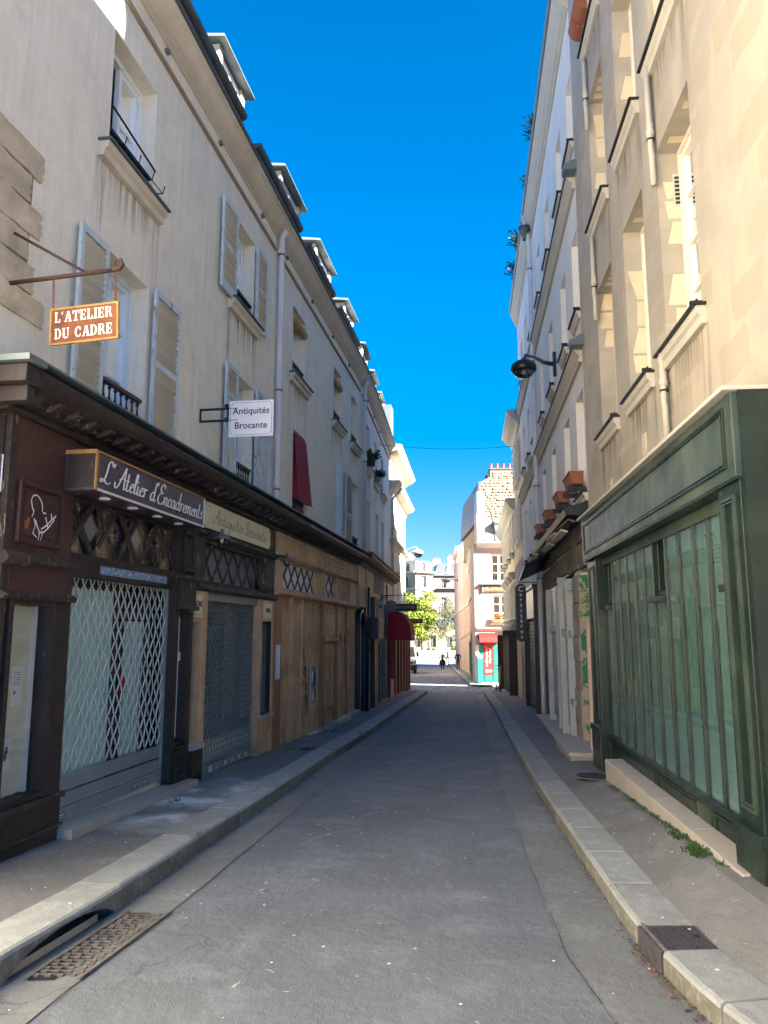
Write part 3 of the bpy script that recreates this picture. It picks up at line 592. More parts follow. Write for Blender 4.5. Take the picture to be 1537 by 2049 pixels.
def roof(T, u0, u1, z, m='zinc', rise=2.0, back=9, set_=1.15, top=.7, name='roof', endskew=0, w0=0.):
    mb = MB(); k = endskew
    P = [(w0, z), (w0-set_, z+rise), (-back/2, z+rise+top), (-back+set_, z+rise), (-back, z)]
    vs = [(u0, p, q) for p, q in P]+[(u1-k*(-p/back), p, q) for p, q in P]; n = len(P)
    mb.add(vs, [tuple(range(n))[::-1], tuple(range(n, 2*n))]+[(i, i+1, n+i+1, n+i) for i in range(n-1)])
    o = mb.build(name, m, T)
    sb = MB(); u = u0+.3                      # standing seams
    while u < u1-.2-k*.12: sb.add([(u, w0+.0, z+.0), (u+.03, w0+.0, z), (u+.03, w0-set_, z+rise), (u, w0-set_, z+rise), (u, w0+.03, z+.02), (u+.03, w0+.03, z+.02), (u+.03, w0-set_+.02, z+rise+.035), (u, w0-set_+.02, z+rise+.035)], [(4,5,6,7),(0,4,7,3),(1,2,6,5)]); u += .62
    sb.build('seam', m, T, parent=o); return o
def sweep(T, prof, u0, u1, m, name='cornice', parent=None, ends=True):
    return MB().prism(prof, u0, u1).build(name, m, T, parent=parent)
def window(T, a, b, c, d, depth=.28, fm='white_paint', rows=3, leaves=2, curtain='curtain', cover=.0, open_leaf=False, name='window', simple=False, tr=0):
    """casement in an opening: outer frame (the part) with leaf, pane and curtain as sub-parts"""
    y = -depth; f = .05
    mb = MB(); mb.box(a, a+f, y-.03, y+.045, c, d).box(b-f, b, y-.03, y+.045, c, d).box(a+f, b-f, y-.03, y+.045, d-f, d).box(a+f, b-f, y-.03, y+.045, c, c+f)
    W = mb.build(name, fm, T); a1, b1, c1, d1 = a+f, b-f, c+f, d-f
    if open_leaf:        # left leaf pushed inwards, right leaf shut
        rng = [(a1+(b1-a1)*.5, b1)]
    else: rng = [(a1+(b1-a1)*i/leaves, a1+(b1-a1)*(i+1)/leaves) for i in range(leaves)]
    for p, q in rng:
        mb = MB(); s = .055; p += .003; q -= .003; yy = y-.012
        mb.box(p, p+s, yy-.02, yy+.035, c1, d1).box(q-s, q, yy-.02, yy+.035, c1, d1).box(p+s, q-s, yy-.02, yy+.035, c1, c1+s*1.4).box(p+s, q-s, yy-.02, yy+.035, d1-s, d1)
        for i in range(1, rows): z = c1+(d1-c1)*i/rows; mb.box(p+s, q-s, yy-.015, yy+.025, z-.014, z+.014)
        mb.build('leaf', fm, T, parent=W)
        if simple: continue
    for p, q in (rng[:1] and [(rng[0][0], rng[-1][1])]):
        MB().quad((p+.02, y-.006, c1+.02), (q-.02, y-.006, c1+.02), (q-.02, y-.006, d1-.02), (p+.02, y-.006, d1-.02)).build('pane', 'glass', T, parent=W, recalc=False)
    if curtain:
        mb = MB(); n = 14; cw = a1-.15; cx = b1+.15; zt = d1+.1; zb = c1-.1+(d1-c1)*cover
        pr = [(cw+(cx-cw)*i/n, y-.17+.02*math.sin(i*2.3)) for i in range(n+1)]
        for (u, w_), (u2, w2) in zip(pr, pr[1:]): mb.quad((u, w_, zb), (u2, w2, zb), (u2, w2, zt), (u, w_, zt))
        mb.build('curtain', curtain, T, parent=W, recalc=False)
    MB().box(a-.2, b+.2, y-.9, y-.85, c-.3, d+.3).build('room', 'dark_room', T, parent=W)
    return W
def sill(T, W, a, b, z, m='moulding', out=.12, h=.15, cap='zinc_dark', name='sill'):
    """moulded sill below an opening, top at z"""
    MB().prism([(0, z-h), (out*.55, z-h), (out*.62, z-h*.62), (out*.95, z-h*.5), (out, z-.025), (0, z-.025)], a, b).build(name, m, T, parent=W)
    MB().box(a-.02, b+.02, -.2, out+.03, z-.024, z-.002).build('flashing', cap, T, parent=W)
    for (p, q, d) in ((a-.06, a+.18, 1.1), (b-.20, b+.06, .9), (a+.1, b-.1, .45)): MB().quad((p, .003, z-h-d), (q, .003, z-h-d), (q, .003, z-h+.01), (p, .003, z-h+.01)).build('rain_stain', 'rain_stain', T, parent=W, recalc=False)
def balcony(T, W, a, b, z0, z1, w=-.06, n=8, hand='wood_maroon', m='iron', curly=False):
    mb = MB()
    for i in range(n):
        u = a+.04+(b-a-.08)*i/(n-1); h = z1-z0
        mb.lathe([(.008, 0), (.008, h*.18), (.018, h*.22), (.012, h*.3), (.018, h*.38), (.012, h*.5), (.022, h*.58), (.010, h*.68), (.008, h*.85), (.020, h*.92), (.008, h)], u, w, 6, z=z0)
    if curly:
        for i in range(n-1):
            u = a+.04+(b-a-.08)*(i+.5)/(n-1); r = (b-a)/(n-1)*.42
            mb.tube([(u+r*math.cos(t*math.pi/5), w, z0+(z1-z0)*.5+(z1-z0)*.38*math.sin(t*math.pi/5)) for t in range(11)], .007, 4)
    mb.box(a, b, w-.01, w+.01, z0+.015, z0+.03)
    R_ = mb.build('railing', m, T, parent=W, smooth=False); MB().box(a-.0, b+.0, w-.028, w+.028, z1, z1+.035).build('handrail', hand, T, parent=W)
SLAT = {}
def shutter(T, a, b, c, d, w=.05, n=22, solid=False, mid=.5, m='shutter_paint', off=.0, tilt=1):
    """louvred shutter folded back against the wall; every louvre is a piece"""
    mb = MB(); s = .055; t = .035; h = d-c; w1 = w+t
    mb.box(a, a+s, w, w1, c, d).box(b-s, b, w, w1, c, d).box(a+s, b-s, w+.002, w1-.002, d-.07, d).box(a+s, b-s, w+.002, w1-.002, c, c+.13)
    zm = c+h*mid
    if mid: mb.box(a+s, b-s, w+.002, w1-.002, zm-.035, zm+.035)
    if solid: mb.box(a+s, b-s, w+.01, w1-.012, c+.1, (zm if solid is True else c+h*solid))
    mb.box(a-.02, a+.03, w1-.01, w1+.008, d-.22, d-.19).box(a-.02, a+.03, w1-.01, w1+.008, c+.25, c+.28)
    o = mb.build('shutter', m, T, bevel=.003)
    key = (round(b-a, 3), T.fr.sg)
    if key not in SLAT:
        q = MB(); L = b-a-2*s; q.prism([(-.020, -.020), (-.014, -.024), (.020, .018), (.014, .022)], -L/2, L/2); SLAT[key] = q.mesh('slat', 'shutter_slat', T.fr.sg)
    z = c+.15; z1 = d-.09; um = (a+b)/2; st = (z1-z)/n; rr = random.Random(int(a*77))
    for i in range(n):
        zz = z+st*(i+.5)
        if mid and abs(zz-zm) < .045: continue
        if solid and zz < (zm if solid is True else c+h*solid): continue
        j = rr.uniform(-.04, .04) if rr.random() < .12 else 0
        inst(SLAT[key], 'slat', o, loc(T, um, w+t/2, zz), (j, rr.uniform(-.006, .006), 0))
    return o
def drain(T, pts, r=.05, m='pipe_paint', collars=(), name='downpipe'):
    mb = MB(); mb.tube(pts, r, 12); o = mb.build(name, m, T, smooth=True)
    for (u, w, z) in collars:
        MB().lathe([(r, 0), (r+.014, .01), (r+.014, .05), (r+.006, .07), (r+.006, .13), (r, .14)], u, w, 12, z=z).build('collar', m, T, parent=o, smooth=True)
        MB().lathe([(r+.003, -.05), (r+.010, -.05), (r+.010, -.03), (r+.003, -.03)], u, w, 12, z=z).build('bracket', 'iron', T, parent=o)
    return o
def dormer(T, a, b, z0, z1, w=-.1, deep=1.6, fm='white_paint', cheek='moulding_cream', hood='zinc', over=.14, slope=.0, pitched=False):
    mb = MB(); mb.box(a, a+.14, w-deep, w, z0, z1-.06).box(b-.14, b, w-deep, w, z0, z1-.06).box(a+.14, b-.14, w-.12, w-.004, z0, z0+.12)
    D = mb.build('dormer', cheek, T)
    MB().box(a+.14, b-.14, w-.10, w-.03, z0+.12, z1-.08).build('frame', fm, T, parent=D) if False else None
    q = MB(); f = .06; A, B, C_, D_ = a+.14, b-.14, z0+.12, z1-.08
    q.box(A, A+f, w-.1, w-.04, C_, D_).box(B-f, B, w-.1, w-.04, C_, D_).box(A+f, B-f, w-.1, w-.04, C_, C_+f).box(A+f, B-f, w-.1, w-.04, D_-f, D_).box((A+B)/2-.04, (A+B)/2+.04, w-.1, w-.04, C_+f, D_-f)
    q.build('window_frame', fm, T, parent=D)
    MB().quad((A, w-.07, C_), (B, w-.07, C_), (B, w-.07, D_), (A, w-.07, D_)).build('pane', 'glass', T, parent=D, recalc=False)
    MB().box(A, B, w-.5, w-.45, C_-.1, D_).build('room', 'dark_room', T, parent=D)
    q = MB()
    if pitched:
        um = (a+b)/2; h = .42
        q.add([(a-over, w+over, z1-.05), (b+over, w+over, z1-.05), (um, w+over, z1+h), (a-over, w-deep, z1-.05), (b+over, w-deep, z1-.05), (um, w-deep, z1+h)], [(0,1,2),(3,5,4),(0,2,5,3),(1,4,5,2),(0,3,4,1)])
    else:
        q.add([(a-over, w+over, z1-.06), (b+over, w+over, z1-.06), (b+over, w-deep, z1+.12), (a-over, w-deep, z1+.12), (a-over+.02, w+over-.02, z1), (b+over-.02, w+over-.02, z1), (b+over, w-deep, z1+.22), (a-over, w-deep, z1+.22), ], [(0,1,2,3),(4,7,6,5),(0,4,5,1),(1,5,6,2),(2,6,7,3),(3,7,4,0)])
    q.build('hood', hood, T, parent=D); return D
# ================================================================ left building 1
B1 = Th('townhouse', 'long grey plastered house on the left, above the dark and brown wooden shopfronts', 'building', L1, 5, 0, 0)
W1 = [(6.97, 7.90, 3.62, 5.27), (10.60, 11.45, 3.62, 5.27), (13.72, 14.60, 3.62, 5.27), (17.36, 18.09, 3.62, 5.38), (19.30, 20.07, 3.62, 5.38)]
W2 = [(6.93, 7.88, 6.27, 7.57), (10.42, 11.33, 6.27, 7.57), (13.57, 14.47, 6.27, 7.57), (17.00, 17.82, 6.35, 7.62), (19.05, 19.86, 6.35, 7.60)]
wall(B1, -9, 20.24, -.9, 8.35, W1+W2+[(5.85, 19.4, .2, 2.85)], 'plaster_grey', .26)
for i, o in enumerate(W2):
    w = window(B1, *o, depth=.22, fm='white_paint' if i < 3 else 'frame_cream', rows=2, open_leaf=(i == 0), curtain=None if i == 0 else 'curtain', cover=.15)
    sill(B1, w, o[0]-.18, o[1]+.16, o[2]-.02, out=.11, h=.17)
    if i != 1: balcony(B1, w, o[0]+.01, o[1]-.01, o[2]+.02, o[2]+.24, w=-.05, n=6, curly=True, hand='iron')
    else:
        balcony(B1, w, o[0]+.01, o[1]-.01, o[2]+.02, o[2]+.26, w=-.05, n=6, curly=True, hand='iron')
for i, o in enumerate(W1):
    w = window(B1, *o, depth=.22, fm='frame_blue' if i < 2 else 'white_paint', rows=3, curtain='curtain')
    balcony(B1, w, o[0]+.02, o[1]-.02, o[2], o[2]+.36, w=-.03, n=8)
# flower-rack bars that jut from the top left window
mb = MB()
for u in (7.0, 7.3, 7.6, 7.86): mb.tube([(u, -.05, 6.34), (u, .13, 6.34), (u, .15, 6.42)], .007, 5)
mb.tube([(6.95, .12, 6.345), (7.88, .12, 6.345)], .006, 5).tube([(6.95, .06, 6.345), (7.88, .06, 6.345)], .006, 5).tube([(6.93, .02, 6.72), (7.88, .02, 6.62)], .012, 6)
mb.build('flower_rack', 'iron', B1)
for args in ((6.44, 6.93, 3.60, 5.23), (7.93, 8.58, 3.62, 5.28)): shutter(B1, *args, n=22, mid=.5)
for args in ((9.80, 10.38, 6.20, 7.51), (11.27, 11.78, 6.22, 7.53)): shutter(B1, *args, n=18, mid=.5)
for args in ((10.10, 10.56, 3.60, 5.25), (11.40, 12.10, 3.60, 5.26)): shutter(B1, *args, n=27, mid=.74, solid=.74, m='shutter_paint')
shutter(B1, 18.14, 18.86, 3.60, 5.40, n=24, mid=.45)
MB().box(17.31, 17.35, .0, .13, 3.60, 5.42).build('shutter', 'shutter_paint', B1)
# rolled wooden blinds in two upper windows
for (a, b, z) in ((13.60, 14.45, 7.36), (17.03, 17.80, 7.36)):
    MB().tube([(a, -.02, z), (b, -.02, z-.05)], .075, 12).box(a, b, -.14, -.125, z-.02, z+.2).build('rolled_blind', 'blind', B1, smooth=False)
# mouldings, cornice and gutter
sweep(B1, [(0, 8.02), (.035, 8.02), (.045, 8.05), (.03, 8.075), (0, 8.08)], -9, 12.38, 'string_brown', 'string_course')
sweep(B1, [(0, 8.02), (.035, 8.02), (.045, 8.05), (.03, 8.075), (0, 8.08)], 12.54, 20.2, 'string_brown', 'string_course')
CP = [(-.4, 8.30), (.025, 8.30), (.03, 8.325), (.05, 8.33), (.05, 8.35), (.07, 8.355), (.075, 8.38), (.11, 8.40), (.15, 8.44), (.20, 8.50), (.24, 8.53), (.24, 8.56), (-.4, 8.56)]
sweep(B1, CP, -9, 20.2, 'moulding')
sweep(B1, [(-.4, 8.562), (.26, 8.562), (.275, 8.58), (.275, 8.60), (.25, 8.60), (.25, 8.64), (.215, 8.64), (.215, 8.61), (-.4, 8.70)], -9, 20.2, 'zinc_dark', 'eaves_flashing')
for u in (8.0, 9.7, 11.58, 13.0, 14.86, 16.75, 18.64): MB().box(u, u+.06, 0, .045, 8.20, 8.25).build('vent_cap', 'zinc', B1)
roof(B1, -9, 20.2, 8.6, 'zinc_dark', rise=2.0, set_=1.3)
for (a, b) in ((2.5, 6.2), (6.6, 10.65), (11.3, 13.95), (14.5, 16.9), (17.5, 20.0)):
    n = 9; mb = MB(); r = .085; cw, cz = -.02, 9.30
    ring = [(cw+r*math.cos(math.pi+math.pi*k/n), cz+r*math.sin(math.pi+math.pi*k/n)) for k in range(n+1)]; ring += [(cw+(r-.012)*math.cos(-math.pi*k/n), cz+(r-.012)*math.sin(-math.pi*k/n)) for k in range(n+1)]
    mb.prism(ring, a, b); mb.prism([(cw-.09, cz+.01), (cw-.07, cz+.01), (cw-.07, cz-.05), (cw-.3, 8.66), (cw-.34, 8.66)], a, b)
    for x in (a, b-.01): mb.prism([(cw+r*math.cos(math.pi+math.pi*k/n), cz+r*math.sin(math.pi+math.pi*k/n)) for k in range(n+1)], x, x+.01)
    o = mb.build('upper_gutter', 'zinc_dark', B1)
    u = a+.35
    while u < b: MB().prism([(cw+(r+.006)*math.cos(math.pi+math.pi*k/n), cz+(r+.006)*math.sin(math.pi+math.pi*k/n)) for k in range(n+1)], u, u+.02).build('joint', 'zinc_dark', B1, parent=o); u += .62
for a, b in ((4.2, 5.4), (9.95, 11.05), (13.05, 14.4), (15.75, 17.2), (18.8, 20.0)): dormer(B1, a, b, 8.66, 10.02, w=-.14, over=.13)
drain(B1, [(12.47, .16, 8.42), (12.47, .09, 8.3), (12.47, .09, 3.75), (12.47, .12, 3.62)], .052, collars=[(12.47, .09, 5.62), (12.47, .09, 8.02), (12.47, .09, 3.95)])
MB().box(5.0, 5.82, .001, .006, 4.06, 5.5).build('bed_mortar', 'mortar', B1)
# quoin stones showing through the plaster at the near end
for i, (a, b, c, d) in enumerate([(5.0, 5.93, 5.26, 5.50), (5.0, 5.78, 5.01, 5.25), (5.0, 5.95, 4.76, 5.0), (5.0, 5.80, 4.52, 4.75), (5.0, 5.90, 4.28, 4.51), (5.35, 6.06, 4.06, 4.27)]):
    rr = random.Random(i); n = 30; pts = []
    for k in range(n): t = (k+.5)/n*2*math.pi; pts.append(((a+b)/2+(b-a)/2*max(-1, min(1, 1.42*math.cos(t)))+rr.uniform(-.022, .018), (c+d)/2+(d-c)/2*max(-1, min(1, 1.42*math.sin(t)))+rr.uniform(-.014, .008)))
    MB().add([(u, .020, z) for u, z in pts]+[(u, -.02, z) for u, z in pts], [tuple(range(n))]+[(k, (k+1) % n, n+(k+1) % n, n+k) for k in range(n)]).build('stone', 'limestone', B1)
# ================================================================ left building 2
B2 = Th('townhouse', 'lilac grey house on the left beyond the second downpipe, with plants on upper sills', 'building', L2, 20.25, 0, -.5)
V2 = [(21.55, 22.16, 6.30, 7.55), (23.48, 24.34, 6.25, 7.53), (25.43, 26.3, 6.2, 7.48)]; V1 = [(21.72, 22.46, 3.6, 5.36), (23.8, 24.8, 3.6, 5.32), (25.6, 26.5, 3.6, 5.3)]
wall(B2, 20.25, 28.5, -1.3, 8.35, V1+V2, 'plaster_pale', .26)
for o in V2+V1:
    w = window(B2, *o, depth=.2, fm='frame_cream', rows=3)
    if o in V2: sill(B2, w, o[0]-.15, o[1]+.15, o[2]-.02, out=.12, h=.18)
    balcony(B2, w, o[0]+.02, o[1]-.02, o[2]+.0, o[2]+.25, n=5, hand='iron')
sweep(B2, [(0, 8.02), (.035, 8.02), (.045, 8.05), (.03, 8.075), (0, 8.08)], 20.4, 28.4, 'string_brown', 'string_course')
sweep(B2, CP, 20.25, 28.45, 'moulding'); sweep(B2, [(-.4, 8.562), (.26, 8.562), (.275, 8.60), (.25, 8.64), (-.4, 8.70)], 20.25, 28.45, 'zinc_dark', 'eaves_flashing')
for u in (21.6, 23.2, 25.0): MB().box(u, u+.06, 0, .045, 8.20, 8.25).build('vent_cap', 'zinc', B2)
roof(B2, 20.25, 28.45, 8.6, 'zinc_dark', rise=1.8, set_=1.3)
for a, b in ((21.6, 22.8), (24.0, 25.2), (26.3, 27.4)): dormer(B2, a, b, 8.66, 10.0, w=-.14, over=.12)
drain(B2, [(20.4, .16, 8.42), (20.4, .09, 8.3), (20.4, .09, 3.7)], .055, collars=[(20.4, .09, 6.2), (20.4, .09, 7.9)])
# ================================================================ sunlit corner house
B3 = Th('corner_house', 'white sunlit corner house ending the left row, with stacked eaves', 'building', L3, 28.6, 0, -.7)
Q = [(u, u+.75, z, z+1.25) for u in (29.6, 31.6, 33.5) for z in (2.9, 5.5)]
wall(B3, 28.55, 35.4, -1.5, 7.1, Q, 'plaster_white', .2)
for o in Q: window(B3, *o, depth=.16, fm='frame_cream', rows=3)
sweep(B3, [(-.3, 6.86), (.04, 6.86), (.06, 6.95), (.14, 7.02), (.30, 7.10), (.42, 7.22), (.42, 7.27), (-.3, 7.30)], 28.5, 35.5, 'moulding')
sweep(B3, [(-.3, 4.86), (.04, 4.86), (.08, 4.95), (.20, 5.02), (.24, 5.10), (-.3, 5.14)], 28.7, 35.4, 'moulding', 'string_cornice')
MB().box(28.6, 35.0, -6, -.12, 7.3, 8.3).build('attic_wall', 'plaster_white', B3)
sweep(B3, [(-.5, 8.1), (-.08, 8.1), (.05, 8.25), (.32, 8.42), (.48, 8.56), (.48, 8.64), (-.5, 8.75)], 28.5, 35.3, 'moulding', 'upper_cornice')
roof(B3, 28.7, 35.1, 8.7, 'zinc', rise=1.2, set_=1.2, back=6)
MB().box(28.15, 28.9, -.9, .12, 8.62, 10.1).build('zinc_cheek', 'zinc', B3)
ch = MB().box(28.5, 29.3, -2.2, -.2, 8.7, 10.3).build('chimney', 'plaster_white', B3)
for k in range(4): MB().lathe([(.1, 0), (.1, .28), (.13, .3), (.13, .34), (0, .34)], 28.9, -.5-.42*k, 10, z=10.3).build('chimney_pot', 'terracotta', B3, parent=ch)
drain(B3, [(28.75, .45, 7.0), (28.75, .3, 6.8), (28.75, .1, 6.6), (28.75, .1, 3.6)], .05, m='plaster_white', collars=[(28.75, .1, 5.3)])
# ================================================================ right building 1
C1 = Th('townhouse', 'tall cream plastered house on the right with stone patches showing, above the green shopfront', 'building', R1, 4, 0, 0)
us = [(5.72, 6.72), (7.28, 8.18), (8.86, 9.80)]
O1 = [(a, b, 4.13, 6.10) for a, b in us]; O2 = [(a, b, 7.06, 8.93) for a, b in us]; O3 = [(a, b, 9.75, 11.4) for a, b in us]
wall(C1, 3.9, 11.04, -.5, 12.1, O1+O2+O3+[(4.75, 9.95, .35, 2.6)], 'plaster_cream', .32)
for j, o in enumerate(O1+O2+O3):
    w = window(C1, *o, depth=.24, curtain=None, fm='frame_cream', rows=4 if j < 3 else 3)
    sill(C1, w, o[0]-.08, o[1]+.08, o[2]-.0, m='moulding_cream', out=.075, h=.17, cap='iron')
    MB().box(o[0], o[0]+.03, -.1, .09, o[2]+.0, o[2]+.05).box(o[0], o[1], .03, .045, o[2]+.05, o[2]+.065).build('guard', 'iron', C1, parent=w)
sweep(C1, [(-.3, 11.7), (.04, 11.7), (.1, 11.85), (.22, 11.98), (.24, 12.1), (-.3, 12.14)], 3.9, 11.04, 'moulding_cream')
roof(C1, 3.9, 11.04, 12.12, 'zinc', rise=2.2)
for (u, z0, z1) in ((6.66, 5.75, 6.98), (6.70, 3.30, 4.12), (9.66, 5.68, 6.85), (9.68, 8.45, 9.55)):
    drain(C1, [(u, .06, z1), (u, .06, z0+.35), (u+.012, .05, z0+.3), (u+.012, .05, z0)], .027, m='moulding_cream', collars=[(u+.006, .055, z0+.5)], name='outlet_pipe')
for (u, z, w_) in ((7.75, 3.50, 0), (9.45, 3.36, 0), (6.25, 5.72, -.2)):
    if w_ == 0:
        f = MB().box(u-.13, u+.03, -.01, .008, z-.10, z+.12).build('air_brick', 'stone_patch', C1)
        for k in range(5): MB().box(u-.11, u+.01, .008, .013, z-.08+k*.04, z-.062+k*.04).build('bar', 'moulding_cream', C1, parent=f)
f = MB().box(6.712, 6.72, -.30, -.14, 5.55, 5.88).build('air_grille', 'moulding_cream', C1)
for k in range(7):
    MB().box(6.704, 6.713, -.285, -.155, 5.575+k*.042, 5.597+k*.042).build('slot', 'ink', C1, parent=f)
# terracotta pots on the highest sill
for k in range(2):
    P = Th('roof_tile_edging', ('curved terracotta edging at the very top right, outermost piece', 'curved terracotta edging at the very top right, inner piece')[k], 'terracotta edging', R1, 9.15+k*.35, .1, 9.78, group='terracotta edging on the top sill')
    mb = MB(); n = 8
    mb.prism([(.10+.16*math.cos(math.pi*t/n-math.pi/2)*1, 9.95+.17*math.sin(math.pi*t/n-math.pi/2)) for t in range(n+1)], 9.05+k*.33, 9.32+k*.33)
    mb.build('shell', 'terracotta', P)
# stone blocks left showing flush with the plaster round the openings
rr = random.Random(21)
def blocks(T, lst, m='stone_patch', w=.004):
    for (a, b, c, d) in lst:
        n = 10; pts = []
        for k in range(n):
            t = (k+.5)/n*2*math.pi; q = rr.uniform(1.15, 1.4)
            pts.append(((a+b)/2+(b-a)/2*max(-1, min(1, q*math.cos(t)))+rr.uniform(-.012, .012), (c+d)/2+(d-c)/2*max(-1, min(1, q*math.sin(t)))+rr.uniform(-.01, .01)))
        MB().add([(u, w, z) for u, z in pts]+[(u, -.01, z) for u, z in pts], [tuple(range(n))]+[(k, (k+1) % n, n+(k+1) % n, n+k) for k in range(n)]).build('stone', m, T)
bl = []
for (a, b) in us:
    for z in [4.2+.34*i for i in range(14)]:
        if rr.random() < .40: bl.append((b+.02, b+.02+rr.uniform(.1, .38), z+.01, z+rr.uniform(.2, .32)))
        if rr.random() < .40: bl.append((a-rr.uniform(.12, .40), a-.02, z+.01, z+rr.uniform(.2, .32)))
for z in [3.4+.36*i for i in range(20)]:
    for u in (4.1, 4.7, 5.2):
        if rr.random() < .5: bl.append((u+rr.uniform(0, .1), u+rr.uniform(.3, .5), z+.01, z+rr.uniform(.22, .34)))
jb = MB()
for (a, b, c, d) in O1+O2+O3:
    z = c+.1
    while z < d-.2:
        h = rr.uniform(.16, .34)
        if rr.random() < .6: jb.quad((b-.003, -.03-rr.uniform(0, .1), z), (b-.003, -.25-rr.uniform(0, .1), z), (b-.003, -.25-rr.uniform(0, .1), z+h), (b-.003, -.03-rr.uniform(0, .1), z+h))
        z += h+.03
    u = a+.1
    while u < b-.1:
        if rr.random() < .6: jb.quad((u, -.06, d-.003), (u+.1, -.06, d-.003), (u+.1, -.3, d-.003), (u, -.3, d-.003))
        u += .16
jb.build('stone_patches', 'stone_patch', C1, recalc=False, kind='stuff')
# ================================================================ right building 2
C2 = Th('townhouse', 'tall pale plastered house on the right with two long black-topped ledges, behind the wall lamp', 'building', R2, 11.06, 0, -.3)
f1 = [(11.16, 11.95), (12.75, 13.5), (14.83, 15.6), (16.83, 17.56), (18.85, 19.6), (20.85, 21.6), (22.7, 23.4)]
P1 = [(a, b, 3.66, 5.24) for a, b in f1]; P2 = [(a-.15, b-.2, 6.44, 7.80) for a, b in f1]; P3 = [(a-.18, b-.22, 9.25, 10.50) for a, b in f1]
P1 = [(max(a, 11.12), b, c, d) for a, b, c, d in P1]; P2 = [(max(a, 11.12), b, c, d) for a, b, c, d in P2]; P3 = [(max(a, 11.12), b, c, d) for a, b, c, d in P3]
wall(C2, 11.06, 24.3, -1.1, 12.0, P1+P2+P3+[(11.12, 12.15, -.28, 2.55), (12.9, 16.4, -.1, 2.6)], 'plaster_pale', .30)
for o in P1+P2+P3:
    w = window(C2, *o, depth=.22, curtain=None, fm='white_paint', rows=3)
    sill(C2, w, o[0]-.06, o[1]+.06, o[2]-.0, m='moulding_cream', out=.07, h=.14, cap='iron')
    MB().box(o[0], o[0]+.025, -.1, .1, o[2], o[2]+.06).build('guard', 'iron', C2, parent=w)
for z in (5.84, 8.66):
    s_ = sweep(C2, [(-.01, z-.22), (.05, z-.22), (.06, z-.18), (.035, z-.14), (.10, z-.06), (.13, z-.02), (.13, z), (-.01, z)], 11.1, 24.25, 'moulding_cream', 'ledge')
    MB().prism([(-.01, z+.001), (.15, z+.001), (.155, z+.016), (-.01, z+.05)], 11.12, 24.25).build('flashing', 'iron', C2, parent=s_)
    MB().prism([(-.005, z-.03), (.19, z-.03), (.20, z+.05), (.05, z+.13), (-.005, z+.13)], 10.88, 11.11).build('zinc_end', 'zinc', C2, parent=s_)
sweep(C2, [(-.3, 11.55), (.03, 11.55), (.04, 11.62), (.08, 11.64), (.09, 11.74), (.14, 11.80), (.20, 11.92), (.22, 12.0), (-.3, 12.04)], 11.05, 24.3, 'moulding_cream')
MB().prism([(.0, 12.045), (.235, 12.045), (.27, 12.09), (.26, 12.15), (.22, 12.16), (.0, 12.12)], 11.05, 24.3).build('gutter', 'zinc', C2)
roof(C2, 11.06, 24.3, 12.1, 'zinc', rise=1.4)
for a in (12.6, 14.9, 17.0, 19.0, 21.0):
    n = 10; mb = MB(); b = a+1.1; um = (a+b)/2
    arc = [(um+.62*math.cos(math.pi*k/n), 12.75+.42*math.sin(math.pi*k/n)) for k in range(n+1)]
    pts = [(b+.07, 12.1)]+[(u, z) for u, z in arc]+[(a-.07, 12.1)]
    D = MB().prism([(u, z) for u, z in pts], -1.4, .02, axis=1).build('dormer', 'moulding_cream', C2)
    MB().box(a+.12, b-.12, .021, .03, 12.18, 12.95).build('pane', 'glass', C2, parent=D)
    hb = MB(); o_ = [(um+.70*math.cos(math.pi*k/n), 12.75+.50*math.sin(math.pi*k/n)) for k in range(n+1)]
    hb.prism(o_+arc[::-1], -1.4, .10, axis=1); hb.build('hood', 'iron', C2, parent=D)
drain(C2, [(18.1, .22, 12.0), (18.1, .14, 11.5), (18.1, .1, 11.2), (18.1, .1, 2.5), (18.0, .1, .3), (18.0, .1, -.3)], .055, collars=[(18.1, .1, 5.1), (18.1, .1, 8.2), (18.1, .1, 10.6), (18.1, .1, 2.9)])
MB().lathe([(.05, 0), (.07, .12), (.14, .22), (.16, .34), (.13, .34)], 18.1, .2, 10, z=11.35).build('hopper', 'zinc_dark', C2, smooth=True)
# ================================================================ right buildings 3 and 4
C3 = Th('townhouse', 'narrow yellowish house on the right with thin white shutters, past the tall pale one', 'building', R2, 24.35, 0, -.6)
S1 = [(u, u+.6, z, z+1.4) for u in (24.9, 26.6) for z in (2.6, 4.6, 6.6)]
wall(C3, 24.35, 28.0, -1.3, 8.6, S1, 'plaster_yellow', .22)
for o in S1:
    window(C3, *o, depth=.18, fm='frame_cream', rows=3); shutter(C3, o[0]-.42, o[0]-.02, o[2], o[3], n=12, mid=0, m='frame_cream'); shutter(C3, o[1]+.02, o[1]+.42, o[2], o[3], n=12, mid=0, m='frame_cream')
sweep(C3, [(-.3, 8.3), (.05, 8.3), (.12, 8.45), (.28, 8.56), (.40, 8.72), (.42, 8.8), (-.3, 8.84)], 24.35, 28.05, 'moulding_cream')
roof(C3, 24.35, 28.0, 8.8, 'zinc', rise=1.5, set_=1.6)
for (u, z) in ((25.4, 9.6), (26.9, 9.3)): dormer(C3, u-.5, u+.5, z-.6, z+.5, w=-.3, hood='zinc')
C4 = Th('townhouse', 'low cream yellow house on the right with a curved cornice, last before the sunlit corner', 'building', R2, 28.05, 0, -.7)
S2 = [(u, u+.75, z, z+1.45) for u in (29.2, 31.6, 34.0, 36.2) for z in (2.1, 4.6)]
wall(C4, 28.05, 38.3, -1.7, 6.3, S2, 'plaster_yellow', .22, back=5, endskew=3.2)
